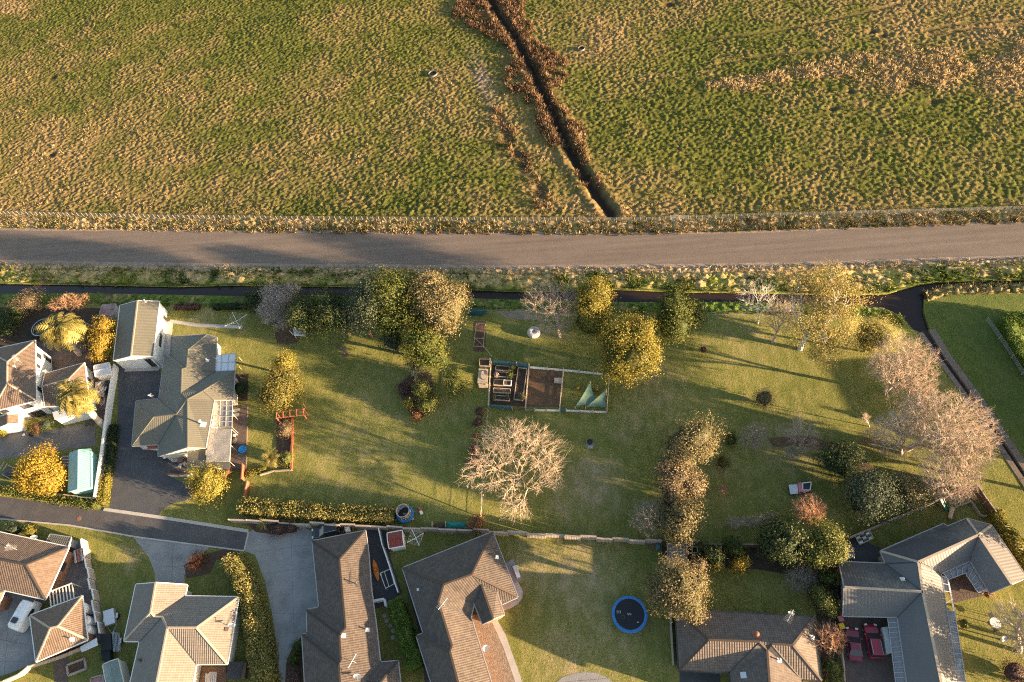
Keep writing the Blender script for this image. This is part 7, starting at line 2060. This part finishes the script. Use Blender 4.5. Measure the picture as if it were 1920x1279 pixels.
for x, y, sx, sy in ((-0.22, 0.05, 0.75, 0.95),): mb().box(c + d * (x * L) + s_ * y + Z1 * 2.46, (sx, sy, 0.10), math.atan2(d.y, d.x)).build('roof_hatch', M['glass'], cv)
mb().box(c + d * (0.435 * L) + Z1 * 2.12, (0.5, 1.5, 0.06), math.atan2(d.y, d.x)).build('front_window', M['glass'], cv).rotation_euler = (0, 0, 0)
mb().box(c + d * (0.12 * L) - s_ * 1.10 + Z1 * 1.6, (1.1, 0.06, 0.6), math.atan2(d.y, d.x)).build('side_window', M['glass'], cv)
for k in range(3): mb().box(c - d * (0.30 * L) + s_ * (-0.5 + 0.42 * k) + Z1 * 2.40, (0.3, 0.25, 0.12), math.atan2(d.y, d.x)).build('roof_vent', M['white'], cv)
for k in (-1, 1): mb().tube(c + s_ * k * 0.98 + Z1 * 0.33, c + s_ * k * 0.75 + Z1 * 0.33, 0.33, 0.33, 16).build('wheel', M['tyre'], cv)
mb().tube(c + d * (0.48 * L) + Z1 * 0.5, c + d * (0.48 * L + 1.1) + Z1 * 0.5, 0.06, 0.05, 6).build('drawbar', M['steel'], cv)
def trailer(label, px4, zt, covmat, hitch, load=None):
    P4 = [G(*p, zt) for p in px4]; c = sum(P4, Vector((0, 0, 0))) / 4
    t = thing('trailer', label, 'trailer', up(c, 0), 'small trailers')
    mb().prism(P4, 0.45, zt).build('tray', M['steel'], t)
    mb().prism([c + (p - c) * 0.97 for p in P4], zt + 0.001, zt + 0.07).build('cover', covmat, t)
    h = G(*hitch, 0.45)
    for p in (P4[2], P4[3]): mb().tube(up(p, 0.45), h, 0.035, 0.035, 6).build('drawbar', M['steel'], t)
    m1, m2 = P4[0].lerp(P4[3], 0.5), P4[1].lerp(P4[2], 0.5); ax = (m2 - m1).normalized()
    for m_, k in ((m1, -1), (m2, 1)):
        w = mb().tube(up(m_, 0.3) + ax * k * 0.08, up(m_, 0.3) + ax * k * 0.26, 0.3, 0.3, 14).build('wheel', M['tyre'], t)
        mb().box(up(m_, 0.66) + ax * k * 0.17, (0.26, 0.75, 0.05), math.atan2(ax.y, ax.x)).build('mudguard', M['white'], t)
    return t
trailer('white covered box trailer on the lawn strip beside the grey tiled house', [(193, 1146), (213, 1140), (216, 1168), (197, 1174)], 0.95, M['metal_white'], (210, 1188))
trailer('loaded trailer heaped with pale scrap beside the white shed', [(179, 717), (195, 714), (195, 743), (178, 744)], 0.8, M['timber_pale'], (191, 762))
r_ = random.Random(4)
b_ = thing('scrap_load', 'heap of mixed pale and orange scrap in the loaded trailer', 'scrap', G(187, 730))
for k in range(14):
    q = G(r_.uniform(181, 193), r_.uniform(718, 741), 0.95)
    mb().box(q, (r_.uniform(0.2, 0.7), r_.uniform(0.15, 0.4), r_.uniform(0.1, 0.3)), r_.uniform(0, 3)).build('piece', [M['white'], M['steel'], M['timber_pale'], M['orange_plastic'], M['blue_mesh']][k % 5], b_)
pl = thing('pallet', 'small pale pallet lying below the loaded trailer', 'pallet', G(192, 755))
for k in range(4): mb().beam(G(188 + 2.6 * k, 748, 0.15), G(188.5 + 2.6 * k, 759, 0.15), 0.12, 0.04).build('slat', M['timber_pale'], pl)
for k in range(3): mb().beam(G(187, 749 + 4.5 * k, 0.07), G(198, 748 + 4.5 * k, 0.07), 0.1, 0.1).build('bearer', M['timber_pale'], pl)
ltr = trailer('dark ladder rack trailer against the bottom left fence', [(207, 1192), (222, 1188), (226, 1216), (211, 1220)], 0.6, M['dark_steel'], (213, 1182))
ld = thing('ladder', 'pale aluminium ladders stacked on the dark trailer', 'ladder', G(216, 1204))
for k in range(3):
    for e in (0, 1): mb().beam(G(211 + 5 * k + 2.4 * e, 1186, 1.0), G(213 + 5 * k + 2.4 * e, 1222, 1.0), 0.05, 0.08).build('stile', M['steel'], ld)
    for j in range(8): mb().beam(G(211.3 + 5 * k + 0.25 * j, 1189 + 4 * j, 1.0), G(213.7 + 5 * k + 0.25 * j, 1189 + 4 * j, 1.0), 0.04, 0.04).build('rung', M['steel'], ld)
tt = thing('covered_stack', 'pair of black covered stacks below the stepped fence', 'covered stack', G(196, 1225))
blk('black_cover', [(187, 1190), (207, 1188), (209, 1218), (190, 1219)], 0, 1.2, M['black'], tt); blk('lower_cover', [(189, 1220), (206, 1219), (207, 1238), (191, 1239)], 0, 0.8, M['black'], tt)
wt = thing('water_tank', 'pair of white tanks squeezed beside the tiled garage', 'water tank', G(172, 1170))
for q, r2, h in (((167, 1146), 0.85, 1.7), ((172, 1168), 0.75, 1.4), ((173, 1184), 0.7, 1.4)):
    c = G(*q); mb().lathe(c, [(r2, 0), (r2, h), (r2 * 0.7, h + 0.25), (0.12, h + 0.35), (0.01, h + 0.36)], 20).build('tank', M['white_gelcoat'], wt)

# ------------------------------------------------------------------ around the houses
kk = thing('kayak', 'orange kayak lying along the wall of the long tiled house', 'kayak', G(700, 1080))
a, q = G(693, 1049, 0.4), G(702, 1090, 0.4); a.z = q.z = 0; d = (q - a).normalized(); s_ = Vector((-d.y, d.x, 0)); L = (q - a).length; vs = []; n = 9
off = Vector((0.55, 0.0, 0))
for k in range(13):
    f = k / 12; w = 0.40 * max(0.03, math.sin(math.pi * f)) ** 0.7
    for i in range(n):
        an = 2 * math.pi * i / n; vs.append(a + off + d * L * f + s_ * math.cos(an) * w + Z1 * (0.3 + math.sin(an) * 0.2 * max(0.15, math.sin(math.pi * f)) + 0.12 * abs(f - 0.5) * 2))
mb().add(vs, [(k * n + i, k * n + (i + 1) % n, (k + 1) * n + (i + 1) % n, (k + 1) * n + i) for k in range(12) for i in range(n)] + [tuple(range(n))[::-1], tuple(range(12 * n, 13 * n))]).build('hull', M['orange_plastic'], kk)
mb().lathe(a + off + d * L * 0.5 + Z1 * 0.5, [(0.30, 0), (0.33, 0.04), (0.27, 0.04)], 16).build('cockpit_rim', M['dark_steel'], kk)
gl = thing('goal_frame', 'white steel goal frame standing on the dark side paving', 'goal', G(727, 1088))
gp = [G(*p) for p in [(716, 1078), (735, 1070), (742, 1098), (726, 1106)]]
for p, q in ((0, 1), (1, 2), (2, 3), (3, 0)): mb().tube(gp[p] + Z1 * 0.9, gp[q] + Z1 * 0.9, 0.045, 0.045, 6).build('bar', M['white'], gl)
mb().tube(gp[0].lerp(gp[1], 0.4) + Z1 * 0.9, gp[3].lerp(gp[2], 0.4) + Z1 * 0.9, 0.04, 0.04, 6).build('cross_bar', M['white'], gl)
for p in gp: mb().tube(p, p + Z1 * 0.9, 0.045, 0.045, 6).build('leg', M['white'], gl)
for i, (x, y) in enumerate(((721, 1154), (725, 1164), (732, 1173), (737, 1183), (736, 1195))):
    b_ = mb(); b_.disc(G(x, y, 0.03), 0.28, 10, 0.22)
    tag(mb().lathe(G(x, y), [(0.30, 0), (0.28, 0.04), (0.02, 0.045)], 10).build('stepping_stone', M['concrete'], None, G(x, y)), ['uppermost', 'second', 'middle', 'fourth', 'lowest'][i] + ' pale round stepping stone in the dark grass strip by the clipped hedge', 'stepping stone', 'stepping stones in the grass strip')
cart = thing('garden_cart', 'white and red garden cart beside the black car', 'cart', G(648, 995))
blk('tub', [(646, 988), (655, 987), (656, 996), (648, 997)], 0.4, 0.8, M['white_plastic'], cart); blk('engine', [(648, 997), (654, 996), (655, 1001), (649, 1002)], 0.2, 0.6, M['red_plastic'], cart)
for q in ((645, 1000), (658, 994)): mb().tube(G(*q) + Z1 * 0.22, G(*q) + Vector((0.1, 0, 0.22)), 0.22, 0.22, 12).build('wheel', M['tyre'], cart)
mb().tube(G(643, 1000, 0.5), G(648, 990, 1.0), 0.03, 0.03, 6).build('handle', M['steel'], cart)
trel = thing('trellis_roof', 'blue grey slatted garden roof with open frame beside the tan shrub', 'pergola', G(1270, 1045))
blk('upper_sheet', [(1250, 1016), (1286, 1017), (1286, 1034), (1251, 1034)], 2.0, 2.06, M['metal_grey'], trel)
for k in range(9): mb().beam(G(1253, 1037 + 3.8 * k, 2.0), G(1287, 1037.5 + 3.8 * k, 2.0), 0.24, 0.06).build('slat', M['metal_grey'], trel)
for a, q in (((1251, 1034), (1287, 1035)), ((1251, 1014), (1253, 1072)), ((1287, 1014), (1289, 1072)), ((1287, 1013), (1312, 1014)), ((1288, 1025), (1314, 1026)), ((1288, 1036), (1306, 1037)), ((1297, 1013), (1298, 1037)), ((1307, 1014), (1308, 1036))):
    mb().beam(G(*a, 2.12), G(*q, 2.12), 0.09, 0.10).build('frame_bar', M['timber'], trel)
for q in ((1252, 1015), (1288, 1015), (1253, 1071), (1289, 1071), (1312, 1014)): mb().tube(up(G(*q, 2.1), 0), G(*q, 2.1), 0.06, 0.06, 6).build('post', M['timber'], trel)
tk = thing('rain_barrel', 'blue grey barrel in the dark corner by the trellis roof', 'barrel', G(1233, 1028)); mb().lathe(G(1233, 1028), [(0.3, 0), (0.36, 0.45), (0.3, 0.9), (0.02, 0.92)], 16).build('barrel', M['blue_mesh'], tk)
pt_ = thing('plant_pot', 'brown pot beside the blue grey barrel', 'pot', G(1222, 1028)); mb().lathe(G(1222, 1028), [(0.22, 0), (0.34, 0.5), (0.28, 0.5), (0.24, 0.35), (0.02, 0.35)], 14).build('pot', M['brick'], pt_)
gh = thing('cold_house', 'framed table of glass and plastic scraps by the grey timber fence', 'cold frame', G(1620, 1010))
gp = [G(*p, 0.9) for p in [(1602, 1003), (1628, 992), (1638, 1009), (1612, 1021)]]
for a, q in zip(gp, gp[1:] + gp[:1]): mb().beam(a, q, 0.1, 0.1).build('frame', M['timber_pale'], gh)
for k in range(1, 4): mb().beam(gp[0].lerp(gp[3], k / 4), gp[1].lerp(gp[2], k / 4), 0.06, 0.06).build('glazing_bar', M['timber'], gh)
for k in range(4):
    for j in range(3):
        q = lerp4(gp, (j + 0.5) / 3, (k + 0.5) / 4); mb().box(q - Z1 * 0.04, (0.5, 0.26, 0.02), 0.35 + r_.uniform(-.1, .1)).build('pane', [M['glass'], M['polycarb_white'], M['glass'], M['steel']][(k * 3 + j) % 4], gh)
for p in gp: mb().tube(up(p, 0), p, 0.05, 0.05, 6).build('leg', M['timber'], gh)
for lab, q, mt in (('pink lidded wheelie bin at the corner of the metal roofed house', (1572, 1163), 'pink_plastic'), ('yellow lidded wheelie bin beside the maroon sedan', (1574, 1177), 'yellow_plastic')):
    c = G(*q); t = thing('wheelie_bin', lab, 'bin', c, 'wheelie bins'); mb().box(c + Z1 * 0.5, (0.52, 0.55, 1.0), 0.2).build('tub', M['dark_green_cover'], t)
    mb().box(c + Z1 * 1.04, (0.66, 0.70, 0.09), 0.2).build('lid', M[mt], t)
    for k in (-1, 1): mb().tube(c + Vector((0.26 * k, 0.3, 0.1)), c + Vector((0.32 * k, 0.3, 0.1)), 0.1, 0.1, 10).build('wheel', M['tyre'], t)
wl_ = thing('cylinder_row', 'white wall stub and long white tank beside the ribbed carport strip', 'tank', G(1663, 1200))
blk('tank', [(1655, 1176), (1664, 1175), (1672, 1224), (1662, 1226)], 0.0, 1.1, M['white'], wl_); blk('recess', [(1664, 1186), (1668, 1186), (1671, 1212), (1667, 1212)], 0.0, 0.9, M['dark_steel'], wl_)
tb = thing('garden_table', 'round white garden table on the bottom right lawn', 'table', G(1861, 1170)); c = G(1861, 1170)
mb().lathe(c, [(0.02, 0.70), (0.62, 0.70), (0.64, 0.73), (0.62, 0.76), (0.02, 0.76)], 24).build('table_top', M['white_plastic'], tb)
mb().tube(c, c + Z1 * 0.7, 0.05, 0.05, 8).build('stem', M['steel'], tb); mb().lathe(c, [(0.3, 0), (0.3, 0.04), (0.02, 0.06)], 16).build('foot', M['steel'], tb)
def chair(label, q, ang, mat, group):
    c = G(*q); t = thing('garden_chair', label, 'chair', c, group); f = Vector((math.cos(ang), math.sin(ang), 0)); s_ = Vector((-f.y, f.x, 0))
    mb().box(c + Z1 * 0.44, (0.52, 0.52, 0.06), ang).build('seat', mat, t); mb().frame(c - f * 0.27 + Z1 * 0.72, f, s_, Z1, 0.05, 0.52, 0.55).build('backrest', mat, t)
    for x in (-1, 1):
        for y in (-1, 1): mb().tube(c + f * 0.22 * x + s_ * 0.22 * y, c + f * 0.22 * x + s_ * 0.22 * y + Z1 * 0.42, 0.025, 0.025, 5).build('leg', mat, t)
chair('dark garden chair above the round white table', (1855, 1156), -1.2, M['dark_steel'], 'dark chairs at the round table'); chair('dark garden chair below the round white table', (1863, 1181), 1.9, M['dark_steel'], 'dark chairs at the round table')
t = thing('bird_bath', 'small white bird bath under the pale bare tree', 'bird bath', G(1879, 1200)); c = G(1879, 1200); mb().lathe(c, [(0.2, 0), (0.08, 0.1), (0.07, 0.6), (0.3, 0.72), (0.33, 0.8), (0.05, 0.72)], 14).build('bowl', M['white'], t)
sl = thing('slide', 'green playground slide against the brown timber fence', 'slide', G(1770, 945))
a, q = G(1764, 934, 1.4), G(1776, 958, 0.1); d = (q - a).normalized(); s_ = d.cross(Z1).normalized()
mb().beam(a, q, 0.55, 0.05).build('chute', M['slide_green'], sl)
for k in (-1, 1): mb().beam(a + s_ * k * 0.28 + Z1 * 0.08, q + s_ * k * 0.28 + Z1 * 0.08, 0.05, 0.16).build('side', M['slide_green'], sl); mb().tube(up(a, 0) + s_ * k * 0.25, a + s_ * k * 0.25, 0.04, 0.04, 6).build('leg', M['steel'], sl)
lg = thing('log', 'pale log lying at the edge of the small back lawn', 'log', G(1781, 965)); mb().tube(G(1784, 954) + Z1 * 0.3, G(1779, 974) + Z1 * 0.3, 0.3, 0.26, 12).build('log', M['bark_pale'], lg)
po = thing('paddling_pool', 'round bright blue paddling pool on the timber deck', 'paddling pool', G(455, 842)); c = G(455, 843, 0.3)
mb().lathe(c, [(0.02, 0.02), (0.50, 0.02), (0.56, 0.16), (0.63, 0.22), (0.66, 0.15), (0.64, 0.0)], 28).build('tub', M['pool_blue'], po)
plate('timber_deck', [(437, 762), (464, 762), (461, 880), (432, 880)], 0.30, M['paver'], 0.3)
for lab, q in (('grey deck chair at the upper end of the timber deck', (445, 771)), ('grey deck chair just below the upper deck chair', (444, 780))):
    c = G(*q, 0.3); t = thing('deck_chair', lab, 'chair', c, 'deck chairs'); mb().box(c + Z1 * 0.35, (1.0, 0.55, 0.06), 0.1).build('seat', M['steel'], t); mb().box(c + Vector((-0.5, 0, 0.6)), (0.08, 0.55, 0.5), 0.1).build('backrest', M['steel'], t)
    for x in (-.4, .4):
        for y in (-.22, .22): mb().tube(c + Vector((x, y, 0)), c + Vector((x, y, 0.34)), 0.025, 0.025, 5).build('leg', M['dark_steel'], t)
bq = thing('barbecue', 'black barbecue with white hood against the patio louvres', 'barbecue', G(440, 828)); c = G(441, 829, 0.3); mb().box(c + Z1 * 0.45, (0.6, 1.1, 0.7)).build('cabinet', M['dark_steel'], bq); mb().ball(c + Z1 * 0.85, (0.32, 0.55, 0.22)).build('hood', M['black'], bq)
mb().box(c + Vector((0, 0.85, 0.7)), (0.5, 0.5, 0.05)).build('side_shelf', M['white'], bq)
ot = thing('outdoor_table', 'square timber outdoor table in the shaded corner of the driveway', 'table', G(342, 866)); c = G(342, 866); mb().box(c + Z1 * 0.72, (0.85, 0.85, 0.06), 0.2).build('table_top', M['timber_brown'], ot)
for x in (-.34, .34):
    for y in (-.34, .34): mb().tube(c + Vector((x, y, 0)), c + Vector((x, y, 0.7)), 0.04, 0.04, 6).build('leg', M['timber'], ot)
def lounge(label, q, ang):
    c = G(*q); t = thing('outdoor_chair', label, 'chair', c, 'pale chairs round the outdoor table'); f = Vector((math.cos(ang), math.sin(ang), 0)); s_ = Vector((-f.y, f.x, 0))
    mb().box(c + Z1 * 0.42, (0.85, 0.5, 0.07), ang).build('seat', M['pale_fabric'], t); mb().frame(c - f * 0.5 + Z1 * 0.7, (f + Z1 * 0.3).normalized(), s_, (Z1 - f * 0.3).normalized(), 0.07, 0.5, 0.6).build('backrest', M['pale_fabric'], t)
    for x in (-1, 1):
        for y in (-1, 1): mb().tube(c + f * 0.36 * x + s_ * 0.2 * y, c + f * 0.36 * x + s_ * 0.2 * y + Z1 * 0.4, 0.025, 0.025, 5).build('leg', M['steel'], t)
lounge('pale chair above the square outdoor table', (343, 857), -1.6); lounge('pale chair left of the square outdoor table', (333, 865), 0.1); lounge('pale chair below the square outdoor table', (340, 875), 1.3); lounge('pale chair at the right of the square outdoor table', (349, 872), 2.4)
bs = thing('covered_grill', 'round black kettle grill with white lid by the driveway corner', 'grill', G(314, 860)); c = G(314, 861); mb().lathe(c, [(0.02, 0.4), (0.3, 0.5), (0.4, 0.75), (0.4, 0.8)], 18).build('bowl', M['black'], bs); mb().lathe(c + Vector((0, 0.15, 0)), [(0.42, 0.8), (0.36, 0.98), (0.02, 1.08)], 18).build('lid', M['white'], bs)
for k in range(3): mb().tube(c + Vector((0.35 * math.cos(k * 2.1), 0.35 * math.sin(k * 2.1), 0)), c + Vector((0.2 * math.cos(k * 2.1), 0.2 * math.sin(k * 2.1), 0.5)), 0.025, 0.025, 5).build('leg', M['dark_steel'], bs)
pr = thing('pergola', 'cream open pergola joining brown tiled house and tiled garage', 'pergola', G(118, 1118))
pp = [G(*p, 2.3) for p in [(93, 1110), (135, 1094), (139.5, 1124), (96, 1138)]]
for k in range(8): mb().beam(pp[0].lerp(pp[1], k / 7), pp[3].lerp(pp[2], k / 7), 0.12, 0.12).build('rafter', M['cream'], pr)
mb().beam(pp[0] + Z1 * 0.1, pp[1] + Z1 * 0.1, 0.12, 0.12).build('beam', M['cream'], pr); mb().beam(pp[3] + Z1 * 0.1, pp[2] + Z1 * 0.1, 0.12, 0.12).build('beam', M['cream'], pr)
for p in pp: mb().tube(up(p, 0), p, 0.06, 0.06, 6).build('post', M['cream'], pr)
ts = thing('timber_stack', 'stack of pale and rosy timber lengths beside the white stepped fence', 'timber stack', G(149, 1045))
for k in range(9):
    x = 138 + 2.4 * k; mb().beam(G(x, 1033 - 0.9 * k, 0.5), G(x + 3, 1056 - 0.9 * k, 0.5), r_.uniform(0.12, 0.2), r_.uniform(0.1, 0.25)).build('length', [M['timber_pale'], M['white'], M['timber_brown'], M['pink_plastic'], M['timber']][k % 5], ts)
for y in (1036, 1052): mb().beam(G(137, y, 0.2), G(160, y - 8, 0.2), 0.15, 0.4).build('bearer', M['timber'], ts)
bd = thing('sand_pit', 'white edged rectangular sand pit on the bottom left lawn', 'garden bed', G(145, 1250))
sp = [G(*p) for p in [(127, 1248), (160, 1235), (163, 1254), (130, 1267)]]
for a, q in zip(sp, sp[1:] + sp[:1]): mb().beam(a + Z1 * 0.15, q + Z1 * 0.15, 0.25, 0.3).build('edge', M['fence_pink'], bd)
mb().prism([sum(sp, Vector((0, 0, 0))) / 4 + (p - sum(sp, Vector((0, 0, 0))) / 4) * 0.93 for p in sp], 0, 0.12).build('soil', M['bark_mulch'], bd)
sb = thing('spa_pool', 'dark grey square covered spa pool beside the tall rounded hedge', 'spa', G(447, 1262))
blk('tub', [(428, 1242), (462, 1243), (458, 1272), (425, 1272)], 0, 0.85, M['timber_brown'], sb); blk('lid', [(427, 1241), (457, 1241), (453, 1258), (426, 1257)], 0.851, 0.98, M['dark_paving'], sb); blk('lid', [(425, 1258.5), (452, 1259), (450, 1273), (424, 1273)], 0.851, 0.98, M['dark_paving'], sb)
dt = thing('deck_table', 'pale slatted table on the brown deck of the grey tiled house', 'table', G(397, 1270))
for k in range(6): mb().beam(G(387 + 3.6 * k, 1263 - (3 if k > 1 else 0), 1.0), G(384.5 + 3.6 * k, 1300, 1.0), 0.22, 0.05).build('slat', M['pale_fabric'], dt)
for q in ((388, 1270), (407, 1270)): mb().tube(G(*q), G(*q) + Z1 * 0.98, 0.05, 0.05, 6).build('leg', M['timber'], dt)
dm = thing('climbing_dome', 'pale blue geodesic climbing dome in the left garden', 'climbing frame', G(158, 622)); c = G(158, 620)
lv = [(1.55, 0.0, 10), (1.35, 0.75, 10), (0.8, 1.25, 5), (0.0, 1.5, 1)]; nodes = []
for li, (r2, z, k_) in enumerate(lv): nodes.append([c + Vector((math.cos(2 * math.pi * (i + 0.5 * (li % 2)) / k_) * r2, math.sin(2 * math.pi * (i + 0.5 * (li % 2)) / k_) * r2, z)) for i in range(k_)])
def bar(p, q): mb().tube(p, q, 0.03, 0.03, 5).build('tube', M['steel'], dm)
for i in range(10): bar(nodes[0][i], nodes[1][i]); bar(nodes[0][(i + 1) % 10], nodes[1][i]); bar(nodes[1][i], nodes[1][(i + 1) % 10]); bar(nodes[1][i], nodes[2][(i // 2) % 5])
for i in range(5): bar(nodes[2][i], nodes[2][(i + 1) % 5]); bar(nodes[2][i], nodes[3][0])
bin_ = thing('ash_bin', 'black tub on the pale driveway beside the entrance bed', 'tub', G(61, 816)); mb().lathe(G(61, 816), [(0.3, 0), (0.4, 0.6), (0.34, 0.6), (0.3, 0.4), (0.02, 0.4)], 16).build('tub', M['black'], bin_)
pb = thing('planter', 'small white flower pot on the pale driveway', 'pot', G(47.5, 817)); mb().lathe(G(47.5, 817), [(0.15, 0), (0.25, 0.4), (0.2, 0.4), (0.02, 0.35)], 14).build('pot', M['white'], pb)
bx_ = thing('tank_box', 'ribbed pale grey box left of the teal shed', 'tank', G(122, 866)); blk('body', [(117, 854), (130, 853), (128.5, 879), (115, 880.5)], 0, 1.0, M['metal_grey'], bx_)
for k in range(4): mb().beam(G(117 - 0.4 * k, 856 + 6 * k, 1.03), G(129.5 - 0.4 * k, 855.5 + 6 * k, 1.03), 0.1, 0.06).build('rib', M['steel'], bx_)
wd = thing('wood_heap', 'dark heap of branches in a timber frame at the left garden', 'wood heap', G(18, 885)); mb().ball(G(18, 887), (1.3, 0.9, 0.5), 12, 6).build('heap', M['dark_steel'], wd)
for a, q in (((8, 866), (0, 880)), ((14, 869), (4, 884)), ((4, 890), (20, 898)), ((16, 873), (28, 878))): mb().beam(G(*a, 0.3), G(*q, 0.3), 0.12, 0.15).build('length', M['timber_pale'], wd)
mh = thing('manhole_cover', 'round rusty manhole cover in the street', 'manhole cover', G(148, 972)); mb().lathe(G(148, 972), [(0.38, 0.0), (0.38, 0.03), (0.02, 0.035)], 20).build('cover', M['brick'], mh)
t = thing('white_tarp', 'white covered pile inside the hedged yard at the right edge', 'covered stack', G(1918, 645)); blk('cover', [(1910, 632), (1935, 626), (1945, 655), (1914, 660)], 0, 1.5, M['metal_white'], t); blk('bearer', [(1908, 634), (1934, 628), (1946, 658), (1912, 664)], 0, 0.15, M['timber'], t)
for x in (1266, 1285):
    pass
